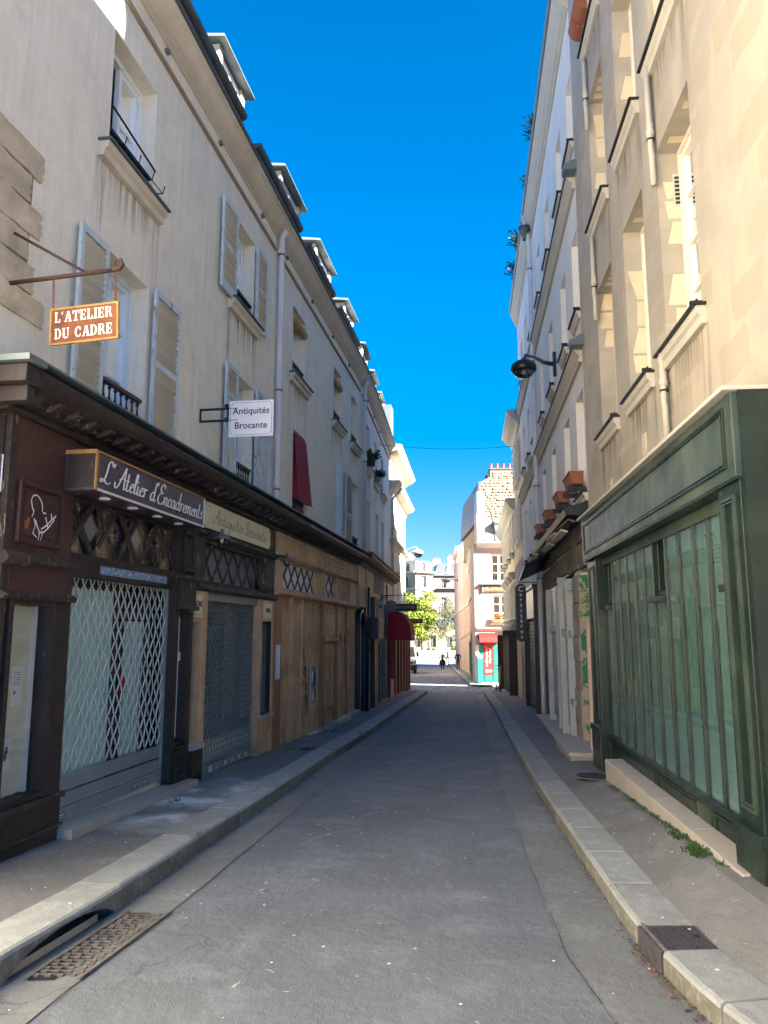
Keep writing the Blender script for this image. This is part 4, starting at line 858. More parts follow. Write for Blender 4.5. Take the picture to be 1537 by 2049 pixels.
for o in S2:
    w = window(C4, *o, depth=.18, fm='frame_cream', rows=3); shutter(C4, o[0]-.52, o[0]-.02, o[2], o[3], n=14, mid=0, m='frame_cream'); shutter(C4, o[1]+.02, o[1]+.52, o[2], o[3], n=14, mid=0, m='frame_cream')
    sweep(C4, [(0, o[3]+.08), (.05, o[3]+.08), (.22, o[3]+.26), (.24, o[3]+.30), (0, o[3]+.34)], o[0]-.2, o[1]+.2, 'moulding_cream', 'window_hood')
    sill(C4, w, o[0]-.1, o[1]+.1, o[2], m='moulding_cream', out=.14, h=.15, cap='zinc')
sweep(C4, [(-.3, 5.95), (.04, 5.95), (.10, 6.1), (.22, 6.22), (.34, 6.42), (.36, 6.5), (-.3, 6.54)], 28.0, 38.4, 'moulding_cream')
sweep(C4, [(-.01, 1.72), (.08, 1.72), (.2, 1.86), (.22, 1.92), (-.01, 1.96)], 28.0, 38.3, 'moulding_cream', 'string_course')
roof(C4, 28.05, 38.3, 6.5, 'zinc', rise=1.0, set_=1.6, back=5, endskew=3.2)
# unseen block added right of the camera, shaped to shade the left house
K = Th('shade_block', 'unseen cream block added at the near right to keep sun off the left house', 'building', WORLD, 5.2, -2, 0)
mb = MB(); mb.box(5.2, 10, -.3, 3.3, -.3, 13.2); mb.build('wall', 'plaster_cream', K); mb = MB(); mb.box(5.2, 9, -2.6, -.3, -.3, 6.2); mb.build('shade_wing', 'plaster_cream', K)  # low wing added to keep direct sun off the near road
mb = MB(); mb.add([(5.2, -.3, 13.2), (5.9, -.3, 14.2), (10, -.3, 14.2), (10, -.3, 13.2), (5.2, 3.3, 13.2), (5.9, 3.3, 14.2), (10, 3.3, 14.2), (10, 3.3, 13.2)], [(0,1,2,3),(4,7,6,5),(0,4,5,1),(1,5,6,2),(2,6,7,3)]); mb.build('roof', 'zinc', K)
# ---------------------------------------------------------------- shopfronts
def bx(T, name, m, *b, parent=None, bevel=.0, label=None):
    """boxes that touch make one object; separate ones become repeats of the same part"""
    b = [tuple((min(q[i], q[i+1]), max(q[i], q[i+1])) for i in (0, 2, 4)) for q in b]; left = list(range(len(b))); o = None
    while left:
        grp = [left.pop(0)]; grew = True
        while grew:
            grew = False
            for k in left[:]:
                if any(all(b[k][a][0] <= b[h][a][1]+.012 and b[h][a][0] <= b[k][a][1]+.012 for a in range(3)) for h in grp): grp.append(k); left.remove(k); grew = True
        mb = MB()
        for k in grp: mb.box(*b[k][0], *b[k][1], *b[k][2])
        o2 = mb.build(name, m, T, parent=parent, bevel=bevel, label=label); o = o or o2
    return o
def frame(T, name, m, a, b, c, d, w0, w1, t=.05, parent=None, bevel=.004, tb=None):
    tb = tb or t
    return bx(T, name, m, (a, a+t, w0, w1, c, d), (b-t, b, w0, w1, c, d), (a+t, b-t, w0, w1-.001, c, c+tb), (a+t, b-t, w0, w1-.001, d-t, d), parent=parent, bevel=bevel)
def lattice(T, a, b, c, d, w, n, m, parent, t=.028, dp=.018):
    """crossed diagonal bars over n diamonds"""
    s = (b-a)/n; lat = []
    for k in range(n):
        for (u0, z0, u1, z1) in ((a+k*s, c, a+(k+1)*s, d), (a+k*s, d, a+(k+1)*s, c)):
            dx, dz = u1-u0, z1-z0; L = math.hypot(dx, dz); px, pz = -dz/L*t/2, dx/L*t/2; e = .006 if z1 > z0 else 0
            mb = MB(); mb.prism([(u0+px, z0+pz), (u1+px, z1+pz), (u1-px, z1-pz), (u0-px, z0-pz)], w+e, w+dp+e, axis=1)
            mb.build('lattice_bar', m, T, parent=parent)
def raised(T, a, b, c, d, w, m, parent=None, t=.035, name='panel'):
    """framed and fielded panel"""
    mb = MB(); mb.box(a, b, w, w+.006, c, d).box(a+t*1.9, b-t*1.9, w+.006, w+.018, c+t*1.9, d-t*1.9)
    for q in ((a, a+t, w, w+.034, c, d), (b-t, b, w, w+.034, c, d), (a+t, b-t, w, w+.033, c, c+t), (a+t, b-t, w, w+.033, d-t, d)): mb.box(*q)
    return mb.build(name, m, T, parent=parent, bevel=.003)
def grille(T, a, b, c, d, w, nu, nz, m, r=.0055, name='grille'):
    """roller grille of wavy rods: alternate rows bulge up and down; near 300 rows would be too many, so rows are parts"""
    st = (d-c)/nz; s = (b-a)/nu; rows = []
    for k in range(nz):
        z = c+st*(k+.5); ph = k % 2; mb = MB(); pts = []
        for i in range(nu*6+1):
            t = i/6; pts.append((a+s*t, w+.004*math.cos(math.pi*2*t), z+st*.56*math.cos(math.pi*2*(t+ph*.5))))
        mb.tube(pts, r, 4, cap=False)
        rows.append(mb.build('wavy_rod', m, T, smooth=True))
    return rows
# ---- 1: the frame maker's dark shopfront
A = Th('shopfront', 'dark brown carved wooden shopfront at the near left, with a silver roller grille', 'shopfront', L1, 5.68, .12, 0)
DK = [(-.12, 3.22), (.16, 3.22), (.18, 3.25), (.17, 3.28), (.24, 3.30), (.26, 3.33), (.38, 3.36), (.42, 3.40), (.44, 3.45), (.43, 3.48), (-.12, 3.53)]
sweep(A, DK, 5.50, 9.18, 'wood_dark', 'cornice'); bx(A, 'cornice_return', 'wood_dark', (5.32, 5.50, -1.2, .42, 3.36, 3.49), (5.40, 5.50, -1.2, .38, 3.24, 3.36), bevel=.01)
bx(A, 'capping', 'zinc', (5.28, 9.18, -.1, .46, 3.53, 3.545), (5.28, 5.5, -1.3, .46, 3.50, 3.53))
den = MB(); den.box(-.018, .018, -.03, .03, -.02, .02); dm = den.mesh('dentil', 'wood_dark', -1)
def dentils(T, a, b, step=.13, z=3.305, w=.21):
    u = a
    while u < b: inst(dm, 'dentil', T.o, loc(T, u, w+.03, z)); u += step
dentils(A, 5.62, 9.1)
for u in [5.6+.26*i for i in range(14)]:
    MB().prism([(.24, 3.335), (.36, 3.36), (.36, 3.33), (.30, 3.30), (.24, 3.29)], u, u+.07).build('modillion', 'wood_worn', A)
bx(A, 'corner_post', 'wood_worn', (5.62, 5.70, -.9, .13, -.25, 3.22))
bx(A, 'side_panel', 'wood_dark', (5.60, 5.62, -.9, .08, .3, 3.2))
bx(A, 'plinth', 'wood_dark', (5.70, 6.58, -.02, .13, -.25, .34), bevel=.004); bx(A, 'plinth_moulding', 'wood_worn', (5.66, 6.60, .0, .16, .30, .345), (5.66, 6.60, .0, .15, .08, .10), bevel=.006)
bx(A, 'fascia', 'wood_maroon', (5.70, 6.50, -.02, .125, 2.18, 3.22), (6.50, 9.18, -.02, .095, 2.78, 3.22))
raised(A, 5.74, 6.33, 2.27, 2.74, .127, 'wood_maroon')
MB().prism([(.0, 2.10), (.15, 2.10), (.19, 2.13), (.19, 2.16), (.15, 2.20), (.0, 2.2)], 5.60, 6.56).build('moulding', 'wood_worn', A)
bx(A, 'frieze', 'wood_maroon', (5.70, 6.54, -.02, .14, 1.90, 2.10)); MB().prism([(.0, 1.85), (.16, 1.85), (.18, 1.88), (.14, 1.91), (.0, 1.91)], 5.62, 6.57).build('moulding', 'wood_worn', A)
# display window beside the post
frame(A, 'window_frame', 'wood_dark', 5.76, 6.36, .35, 1.86, .02, .13, .045)
bx(A, 'pilaster', 'wood_dark', (6.36, 6.56, 0, .13, .34, 1.85), bevel=.006)
n = 8; a, b, c, d = 5.805, 6.315, .40, 1.81; r = .07
def rounded(a, b, c, d, r, n=5): return [(x+r*math.cos(t), z+r*math.sin(t)) for (x, z, t0) in ((b-r, d-r, 0), (a+r, d-r, 90), (a+r, c+r, 180), (b-r, c+r, 270)) for t in [R(t0+90*i/n) for i in range(n+1)]]
MB().prism(rounded(a, b-.09, c, d, r), -.02, .0, axis=1).build('plastered_back', 'plaster_window', A); bx(A, 'side_board', 'sign_white', (b-.09, b-.06, -.02, .03, c, d)); bx(A, 'window_back', 'wood_interior', (a, b, -.06, -.03, c, d))
MB().quad((a, .06, c), (b, .06, c), (b, .06, d), (a, .06, d)).build('pane', 'glass_clear', A, recalc=False)
for (q, l) in (((6.02, 6.16, 1.05, 1.35), 0), ((5.95, 6.07, .58, .88), 1)):
    p = bx(A, 'paper_notice', 'paper', (q[0], q[1], .0, .004, q[2], q[3]))
    if l == 0:
        for k in range(6): bx(A, 'printed_line', 'ink', (q[0]+.03, q[1]-.04+.01*(k % 2), .004, .0055, q[3]-.05-.018*k, q[3]-.046-.018*k), parent=p)
        bx(A, 'printed_square', 'ink', (q[0]+.03, q[0]+.055, .004, .0055, 1.14, 1.165), parent=p)
    else:
        bx(A, 'printed_figure', 'sign_purple', (q[0]+.04, q[0]+.07, .004, .0055, .66, .74), (q[0]+.05, q[0]+.085, .004, .0056, .71, .76), parent=p)
        for k in range(4): bx(A, 'printed_line', 'ink', (q[0]+.01, q[1]-.01, .004, .0055, .865-.014*k, .868-.014*k), parent=p)
# white stencil of a guitarist: outline only, a generic figure
mb = MB()
for st in ([(5.88,2.60),(5.90,2.64),(5.96,2.65),(6.02,2.60),(6.03,2.54)], [(5.88,2.60),(5.90,2.55),(5.92,2.52),(5.90,2.48)], [(5.93,2.47),(5.95,2.42),(5.93,2.36),(5.98,2.33)], [(5.95,2.46),(5.98,2.41),(6.01,2.37),(6.00,2.31)], [(6.03,2.40),(6.10,2.44),(6.16,2.49),(6.22,2.53)], [(6.05,2.37),(6.12,2.42),(6.20,2.50)], [(6.04,2.53),(6.08,2.53)], [(6.08,2.50),(6.12,2.42)], [(6.16,2.50),(6.15,2.54)], [(6.0,2.36),(6.05,2.38),(6.03,2.31)]):
    for i, nb in enumerate(((.006, .004), (-.002, .006))):
        pts = spline(st); 
        for p, q in zip(pts, pts[1:]): mb.quad((p[0]-nb[0], .153, p[1]-nb[1]), (q[0]-nb[0], .153, q[1]-nb[1]), (q[0]+nb[0], .153, q[1]+nb[1]), (p[0]+nb[0], .153, p[1]+nb[1]))
mb.build('stencil_drawing', 'letter_white', A, recalc=False)
bx(A, 'sticker', 'terracotta', (5.82, 5.87, .145, .152, 2.38, 2.44), (5.85, 5.88, .145, .1522, 2.42, 2.47))
sg = bx(A, 'number_plate', 'sign_white', (5.600, 5.603, -.16, .09, 2.62, 2.90))
for k in range(3): bx(A, 'plate_field', 'sign_purple', (5.596, 5.600, -.14, .07, 2.64+.09*k, 2.70+.09*k), parent=sg)
# lattice transom over the grille
lt = frame(A, 'transom_frame', 'wood_dark', 6.50, 8.82, 2.22, 2.80, .0, .10, .06)
for k in range(7): bx(A, 'transom_pane', 'wood_tan' if k % 2 == 0 else 'sign_purple', (6.56+.315*k, 6.56+.315*(k+1)-.006, -.03, -.02, 2.28, 2.42+.0*k), (6.56+.315*k, 6.56+.315*(k+1)-.006, -.04, -.031, 2.42, 2.78))
MB().quad((6.56, .01, 2.28), (8.76, .01, 2.28), (8.76, .01, 2.78), (6.56, .01, 2.78)).build('pane', 'glass_clear', A, recalc=False)
lattice(A, 6.56, 8.76, 2.28, 2.80, .03, 5, 'wood_worn', lt, .05)
bx(A, 'lintel', 'wood_dark', (6.50, 8.84, -.02, .11, 2.08, 2.22), bevel=.005)
tl = bx(A, 'tile_strip', 'tile_blue', (7.03, 8.42, .11, .116, 2.125, 2.20))
rr = random.Random(4)
for k in range(46): u = 7.04+k*.030; z = rr.uniform(2.135, 2.18); bx(A, 'tile', rr.choice(['sign_white', 'navy_paint', 'paper']), (u, u+rr.uniform(.008, .02), .116, .1175, z, z+rr.uniform(.006, .016)), parent=tl)
bx(A, 'pilaster', 'wood_dark', (8.64, 8.74, .0, .135, .05, 2.2), (9.04, 9.14, .0, .135, -.3, 1.84), bevel=.006)
bx(A, 'capital', 'wood_worn', (8.70, 9.12, .02, .17, 1.90, 2.20), (8.66, 9.16, .0, .20, 1.86, 1.90), (8.66, 9.16, .0, .20, 2.20, 2.24), bevel=.006)
raised(A, 8.86, 9.14, 2.30, 2.76, .10, 'wood_dark'); bx(A, 'panel_back', 'wood_dark', (8.80, 9.18, -.02, .10, 2.24, 2.80))
frame(A, 'window_frame', 'wood_dark', 8.74, 9.04, .38, 1.85, .02, .12, .035)
MB().prism(rounded(8.775, 9.005, .42, 1.81, .06), .01, .03, axis=1).build('blind_pane', 'frame_blue', A)
bx(A, 'plinth', 'wood_dark', (8.74, 9.04, -.02, .125, -.3, .37), (9.04, 9.16, -.02, .14, -.35, -.3)); raised(A, 8.76, 9.02, .02, .33, .126, 'wood_dark')
bx(A, 'letter_plate', 'paper_yellow', (8.735, 8.80, .136, .142, 1.30, 1.39))
# glass behind the grille
bx(A, 'frosted_glass', 'teal_backing', (6.58, 7.66, -.10, -.08, .2, 2.0), (7.86, 8.30, -.10, -.08, .35, 1.72))
bx(A, 'door_frame', 'wood_maroon', (7.66, 7.74, -.14, -.05, .0, 2.08), (7.78, 7.86, -.14, -.05, .0, 2.08), (8.30, 8.40, -.14, -.05, .0, 2.08), (7.86, 8.30, -.14, -.05, 1.72, 1.84), (7.86, 8.30, -.14, -.05, .05, .35), (6.58, 7.66, -.14, -.05, 2.0, 2.08), (6.58, 7.66, -.14, -.05, .0, .2))
bx(A, 'interior', 'dark_room', (6.5, 8.7, -.30, -.28, 0, 2.1)); bx(A, 'red_handle', 'red_bright', (7.80, 7.84, -.05, -.01, 1.0, 1.18))
grille(A, 6.60, 8.62, .44, 2.12, .02, 15, 17, 'grille_wire', .0085)
bx(A, 'guide_rail', 'roller_metal', (6.565, 6.60, 0, .05, .04, 2.1), (8.61, 8.64, 0, .05, .04, 2.1))
for (z0, z1) in ((.05, .165), (.185, .285), (.30, .42)):
    bx(A, 'roller_slat', 'roller_metal', (6.60, 8.61, .0, .035, z0, z1), (6.60, 8.61, .035, .042, z1-.018, z1-.006), bevel=.004)
for (u, t) in ((6.70, 0), (8.22, 1), (8.0, 2)):
    l = bx(A, 'maker_label', 'ink', (u, u+.13, .0352, .037, .075, .125)); bx(A, 'label_print', 'sign_white', (u+.01, u+.12, .037, .0378, .105, .118), (u+.01, u+.12, .037, .0378, .085, .094), parent=l)
MB().add([(6.56, .02, .05), (9.16, .02, -.02), (9.16, .26, -.02), (6.56, .26, .05), (6.56, .02, -.3), (9.16, .02, -.4), (9.16, .26, -.4), (6.56, .26, -.3)], [(0,1,2,3),(0,4,5,1),(1,5,6,2),(2,6,7,3),(3,7,4,0)]).build('stone_threshold', 'marble', A)
# box sign with script lettering
Z = Th('box_sign', 'long box sign with white script L’Atelier d’Encadrements on purple board with wooden trim', 'shop sign', L1, 6.33, .13, 2.76)
bx(Z, 'box', 'sign_purple', (6.34, 8.68, .13, .40, 2.765, 3.10)); bx(Z, 'end_panel', 'wood_dark', (6.336, 6.34, .15, .39, 2.785, 3.08))
bx(Z, 'trim', 'rust_edge', (6.335, 6.37, .40, .412, 2.765, 3.10), (6.37, 8.68, .40, .412, 3.085, 3.10), (6.33, 6.34, .13, .412, 3.07, 3.105)); bx(Z, 'trim', 'pipe_paint', (6.37, 8.68, .40, .411, 2.765, 2.785), (8.665, 8.685, .40, .411, 2.785, 3.085))
script("L' Atelier d'Encadrements", .20, 2.20, 'letter_white', Z, 6.40, .4135, 2.845, thick=.072)
for k in range(4): MB().lathe([(0, -.001), (.045, -.001), (.05, .006), (.05, .012)], 6.75+.52*k, .27, 14, z=2.752).build('spotlight', 'sign_white', Z)
# ---- 2: the antiques shop
A2 = Th('shopfront', 'weathered brown antiques shopfront with a dark roller grille, second from the left', 'shopfront', L1, 9.18, .12, -.1)
sweep(A2, DK, 9.18, 12.38, 'wood_dark', 'cornice'); bx(A2, 'capping', 'zinc', (9.18, 12.38, -.1, .46, 3.53, 3.545)); dentils(A2, 9.2, 12.3)
for u in [9.3+.26*i for i in range(12)]: MB().prism([(.24, 3.335), (.36, 3.36), (.36, 3.33), (.30, 3.30), (.24, 3.29)], u, u+.07).build('modillion', 'wood_worn', A2)
bx(A2, 'fascia', 'wood_worn', (9.18, 12.38, -.02, .12, 2.84, 3.22))
MB().prism([(.0, 2.74), (.12, 2.74), (.18, 2.79), (.18, 2.82), (.14, 2.85), (.0, 2.85)], 9.16, 12.36).build('moulding', 'wood_worn', A2)
MB().prism([(.0, 2.10), (.15, 2.10), (.19, 2.13), (.19, 2.17), (.13, 2.20), (.0, 2.2)], 9.16, 12.38).build('moulding', 'wood_worn', A2)
bx(A2, 'pilaster', 'wood_worn', (9.17, 9.48, .0, .12, 2.2, 2.74), (11.86, 12.36, .0, .12, 2.2, 2.74), bevel=.004)
lt = frame(A2, 'transom_frame', 'wood_worn', 9.46, 11.88, 2.19, 2.75, .0, .10, .05)
bx(A2, 'transom_pane', 'roller_metal', (9.51, 11.83, -.03, -.02, 2.24, 2.70)); lattice(A2, 9.51, 11.83, 2.24, 2.72, .03, 6, 'wood_worn', lt, .035)
bx(A2, 'post', 'wood_brown', (9.46, 9.58, .0, .13, -.3, 2.1), (11.66, 11.77, .0, .13, -.35, 2.1), (12.28, 12.36, .0, .13, -.35, 2.1), bevel=.004)
frame(A2, 'window_frame', 'wood_brown', 9.17, 9.46, .32, 1.76, .02, .11, .035); bx(A2, 'plinth', 'wood_dark', (9.17, 9.50, -.02, .16, -.35, .28)); bx(A2, 'stone_sill', 'marble', (9.15, 9.50, .0, .19, .28, .33), bevel=.005)
bx(A2, 'price_sheet', 'paper_yellow', (9.22, 9.33, .01, .02, .42, 1.25)); bx(A2, 'draped_cloth', 'plaster_window', (9.21, 9.30, -.02, .0, 1.3, 1.72)); bx(A2, 'window_back', 'wood_interior', (9.2, 9.45, -.12, -.1, .3, 1.75))
MB().quad((9.2, .05, .35), (9.43, .05, .35), (9.43, .05, 1.73), (9.2, .05, 1.73)).build('pane', 'glass_clear', A2, recalc=False)
bx(A2, 'plate_frame', 'wood_brown', (9.17, 9.46, .0, .115, 1.76, 2.10))
bx(A2, 'roller_housing', 'roller_metal', (9.58, 11.66, -.02, .09, 2.0, 2.10), (9.58, 11.66, .09, .1, 2.0, 2.015))
grille(A2, 9.60, 11.64, .10, 2.0, .03, 20, 26, 'grille_dark', .0075)
bx(A2, 'interior', 'dark_room', (9.5, 11.8, -.5, -.48, -.1, 2.1)); rr = random.Random(9)
for k in range(16): u = rr.uniform(9.8, 11.4); z = rr.uniform(.3, 1.7); bx(A2, 'painting', rr.choice(['red_fabric', 'terracotta', 'teal_shop', 'curtain', 'wood_tan', 'flower']), (u, u+rr.uniform(.08, .3), -.45, -.42+.005*k, z, z+rr.uniform(.06, .25)))
MB().quad((9.6, -.14, 0), (11.65, -.14, 0), (11.65, -.14, 2.0), (9.6, -.14, 2.0)).build('pane', 'glass_clear', A2, recalc=False)
for (z0, z1) in ((-.12, -.01), (.005, .10)): bx(A2, 'roller_slat', 'roller_metal', (9.60, 11.64, .01, .045, z0, z1), (9.60, 11.64, .045, .052, z1-.018, z1-.006), bevel=.004)
rr = random.Random(2)
for k in range(6): u = 10.0+.27*k; bx(A2, 'paint_tag', 'sign_white', (u, u+rr.uniform(.04, .12), .0455, .047, -.10, -.10+rr.uniform(.03, .07)))
frame(A2, 'window_frame', 'wood_dark', 11.77, 12.28, .40, 1.78, .02, .11, .03); mb = MB()
for k in range(12): mb.box(11.80+.04*k, 11.803+.04*k, .04, .045, .43, 1.75)
for k in range(33): mb.box(11.80, 12.25, .036, .04, .44+.04*k, .443+.04*k)
mb.build('wire_mesh', 'grille_dark', A2, kind='stuff'); bx(A2, 'window_back', 'slate', (11.8, 12.25, .0, .02, .42, 1.76)); bx(A2, 'stone_sill', 'marble', (11.74, 12.30, .0, .17, .36, .40), bevel=.005)
bx(A2, 'plinth', 'wood_brown', (11.77, 12.28, -.02, .11, -.2, .36)); bx(A2, 'plinth', 'limestone', (11.6, 12.7, -.02, .16, -.45, -.2)); bx(A2, 'plate_frame', 'wood_brown', (11.77, 12.28, .0, .115, 1.78, 2.10))
for (a, b, t, l) in ((9.17, 9.44, 'ACHAT', 'cream enamel plate reading ACHAT at the left of the dark roller grille'), (11.84, 12.26, 'VENTE', 'cream enamel plate reading VENTE at the right of the dark roller grille')):
    P = Th('enamel_plate', l, 'plate', L1, a, .13, 1.8); bx(P, 'plate', 'sign_cream', (a, b, .115, .127, 1.79, 2.09), bevel=.003); mb = MB()
    for q in ((a+.02, a+.026, 1.81, 2.07), (b-.026, b-.02, 1.81, 2.07), (a+.02, b-.02, 1.81, 1.816), (a+.02, b-.02, 2.064, 2.07)): mb.box(q[0], q[1], .1271, .128, q[2], q[3])
    mb.build('border', 'ink', P); text(t, .10, 'ink', P, (a+b)/2, .129, 1.94, 'front', sx=.75, bold=.001)
P = Th('sign_board', 'long cream board with black script Antiquités Brocante under the cornice', 'shop sign', L1, 9.32, .13, 2.86)
pts = []
for (x, z, t0) in ((11.98, 3.19, 180), (9.34, 3.19, 270), (9.34, 2.87, 0), (11.98, 2.87, 90)): pts += [(x+.05*math.cos(R(t0+90-90*i/4)) if False else x+.05*math.cos(R(t0+90*i/4)), z+.05*math.sin(R(t0+90*i/4))) for i in ((4, 3, 2, 1, 0))]
MB().prism(pts, .13, .155, axis=1).build('board', 'sign_cream', P)
script("Antiquités Brocante", .19, 2.15, 'ink', P, 9.60, .158, 2.955, thick=.045)
for (u, z) in ((9.42, 3.13), (11.9, 3.13), (9.42, 2.92), (11.9, 2.92), (10.6, 3.15), (10.6, 2.90)): MB().lathe([(0, .004), (.01, .003), (.012, 0)], u, .155, 8, z=z).build('screw', 'iron', P)
def barn_lamp(u, w, z, label):
    P = Th('wall_lamp', label, 'lamp', L1, u, .12, z)
    MB().tube([(u-.1, w-.22, z+.02), (u-.06, w-.12, z+.06), (u, w, z+.06)], .018, 8).lathe([(0, .02), (.05, .02), (.05, .0), (0, .0)], u-.1, w-.22, 10, z=z).build('bracket', 'iron', P, smooth=True)
    MB().lathe([(0, .12), (.02, .11), (.025, .06), (.05, .04), (.115, .0), (.12, -.015), (.04, .01)], u, w, 18, z=z).build('shade', 'lamp_grey', P, smooth=True)
    MB().lathe([(.055, .0), (.06, -.04), (.045, -.09), (0, -.11)], u, w, 14, z=z).build('globe', 'lamp_glass', P, smooth=True)
barn_lamp(9.45, .33, 2.74, 'round barn style wall lamp at the left end of the cream script board')
barn_lamp(12.33, .33, 2.74, 'round barn style wall lamp at the right end, where the brown timber front begins')
# ---- 3: the brown timber front
A3 = Th('shopfront', 'long brown timber front with tall plank doors, white-backed lattice and black graffiti', 'shopfront', L1, 12.38, .12, -.3)
sweep(A3, DK, 12.38, 19.2, 'wood_dark', 'cornice'); bx(A3, 'capping', 'zinc', (12.38, 19.2, -.1, .46, 3.53, 3.545)); dentils(A3, 12.4, 19.1, .16)
bx(A3, 'cornice_strip', 'wood_tan', (13.4, 19.2, .44, .447, 3.42, 3.435))
bx(A3, 'fascia_board', 'wood_tan', (12.38, 14.20, -.02, .13, 2.90, 3.24)); bx(A3, 'fascia_board', 'wood_tan', (14.206, 15.78, -.02, .134, 2.90, 3.24)); bx(A3, 'fascia_board', 'wood_worn', (15.786, 19.2, -.02, .13, 2.90, 3.24)) 
for (a, b) in ((12.4, 14.18), (14.22, 15.76), (15.8, 17.4), (17.42, 19.18)):
    for k in range(3): bx(A3, 'plank', 'wood_tan', (a, b, .134, .139+.002*(k % 2), 2.925+.105*k, 3.022+.105*k))
MB().prism([(.0, 2.80), (.14, 2.80), (.20, 2.85), (.20, 2.88), (.16, 2.91), (.0, 2.91)], 12.38, 19.2).build('moulding', 'wood_tan', A3)
MB().prism([(.0, 2.20), (.15, 2.20), (.20, 2.23), (.20, 2.27), (.13, 2.32), (.0, 2.32)], 12.38, 19.2).build('moulding', 'wood_brown', A3)
for (a, b, n) in ((12.86, 15.05, 5), (15.95, 16.88, 2)):
    lt = frame(A3, 'transom_frame', 'wood_brown', a-.04, b+.04, 2.31, 2.81, .0, .09, .04); bx(A3, 'pale_board', 'sign_white', (a, b, .04, .06, 2.35, 2.77)); lattice(A3, a, b, 2.35, 2.77, .062, n, 'wood_interior', lt, .05, .010)
for (a, b) in ((12.38, 12.82), (15.10, 15.30), (15.70, 15.91), (16.92, 17.14), (18.42, 19.18)): bx(A3, 'pilaster', 'wood_brown' if a > 12.5 else 'wood_tan', (a, b, .0, .13, 2.32, 2.80), bevel=.004)
raised(A3, 15.32, 15.68, 2.33, 2.79, .08, 'wood_tan'); bx(A3, 'panel_back', 'wood_interior', (12.4, 19.2, -.04, -.005, 2.32, 2.80))
for k in range(4):
    u = 17.30+.32*k; MB().lathe([(.05, 0), (.05, .05), (.03, .08), (.042, .16), (.042, .34), (.03, .40), (.05, .43), (.05, .48)], u, .06, 10, z=2.32).build('baluster', 'wood_tan', A3, smooth=True)
bx(A3, 'post', 'wood_orange', (12.38, 12.66, .0, .15, -.42, 2.20), (12.66, 12.80, .0, .13, -.4, 2.20), bevel=.006)
bx(A3, 'front_boards', 'wood_brown', (12.80, 19.18, -.03, .07, -.42, 2.20))
raised(A3, 12.84, 13.36, 1.0, 2.10, .07, 'wood_brown'); raised(A3, 12.84, 13.36, .05, .92, .07, 'wood_brown'); bx(A3, 'door_post', 'wood_brown', (13.40, 13.52, .0, .13, -.35, 2.20), (14.12, 14.20, .0, .125, -.3, 2.2), bevel=.004); bx(A3, 'door_post', 'wood_orange', (15.62, 15.80, .0, .15, -.3, 2.2), (16.86, 16.98, .0, .16, -.3, 2.2), (18.04, 18.10, .0, .14, -.3, 2.2), bevel=.004)
for k in range(4): bx(A3, 'plank', 'wood_brown', (13.54+.143*k, 13.67+.143*k, .07, .085+.010*(k % 2), -.28, 2.16))
for k in range(8): bx(A3, 'plank', 'wood_brown' if k != 3 else 'wood_tan', (14.22+.173*k, 14.382+.173*k, .07, .083+.003*(k % 2), -.28, 2.16))
W_ = frame(A3, 'window_frame', 'wood_brown', 15.84, 16.84, 1.50, 2.18, .05, .13, .07); MB().quad((15.9, .075, 1.55), (16.8, .075, 1.55), (16.8, .075, 2.12), (15.9, .075, 2.12)).build('pane', 'glass', A3, parent=W_, recalc=False)
bx(A3, 'glazing_bar', 'wood_brown', (16.32, 16.36, .08, .12, 1.57, 2.11), (15.91, 16.77, .08, .119, 1.82, 1.85), parent=W_); bx(A3, 'pane_back', 'dark_room', (15.9, 16.8, .071, .0735, 1.55, 2.12)); bx(A3, 'sill', 'wood_brown', (15.80, 16.90, .05, .18, 1.44, 1.50), bevel=.005)
raised(A3, 15.88, 16.80, .1, 1.36, .07, 'wood_brown')
for (a, b) in ((17.02, 18.05), (18.10, 19.14)):
    for k in range(5): q = (b-a)/5; bx(A3, 'plank', 'wood_brown', (a+q*k+.008, a+q*(k+1)-.008, .07, .088+.012*(k % 2), .45, 2.14))
    raised(A3, a, b, -.28, .42, .07, 'wood_brown')
for (u, z) in ((17.5, 1.5), (18.4, 1.62), (17.9, 1.45)): MB().prism([(u-.02, z), (u, z-.07), (u+.02, z), (u, z+.07)], .10, .114, axis=1).build('iron_plate', 'iron', A3)
bx(A3, 'side_return', 'wood_brown', (19.18, 19.2, -.2, .1, -.4, 2.2))
for k, (a, b) in enumerate(((12.9, 13.9), (13.9, 15.4), (15.4, 16.8), (16.8, 18.1), (18.1, 19.25))): z = -.40-.026*(k*1.2); bx(A3, 'plinth_stone', 'limestone' if k % 2 else 'granite', (a+.01, b-.01, -.05, .20+.05*(k > 2), z-.1, z+.16+.04*k), bevel=.012)
mb = MB()
for st in ([(14.30,1.30),(14.36,1.12),(14.28,1.10)],[(14.30,1.30),(14.42,1.27),(14.36,1.19),(14.46,1.12),(14.38,1.02)],[(14.40,1.02),(14.46,.94),(14.55,.98),(14.50,.86)],[(14.36,.95),(14.42,.86),(14.50,.90),(14.46,.98),(14.40,.90)],[(14.44,.84),(14.56,.80),(14.50,.70),(14.62,.66),(14.52,.58)],[(14.24,.80),(14.30,.70),(14.40,.74)],[(14.55,.62),(14.66,.55),(14.58,.46),(14.70,.42)],[(14.5,.5),(14.60,.30),(14.64,.12)],[(14.60,.42),(14.72,.30),(14.68,.20)]):
    for nb in ((.022, .008), (-.005, .020)):
        pts = spline(st)
        for p, q in zip(pts, pts[1:]): mb.quad((p[0]-nb[0], .0885, p[1]-nb[1]), (q[0]-nb[0], .0885, q[1]-nb[1]), (q[0]+nb[0], .0885, q[1]+nb[1]), (p[0]+nb[0], .0885, p[1]+nb[1]))
mb.build('graffiti', 'ink', A3, recalc=False)
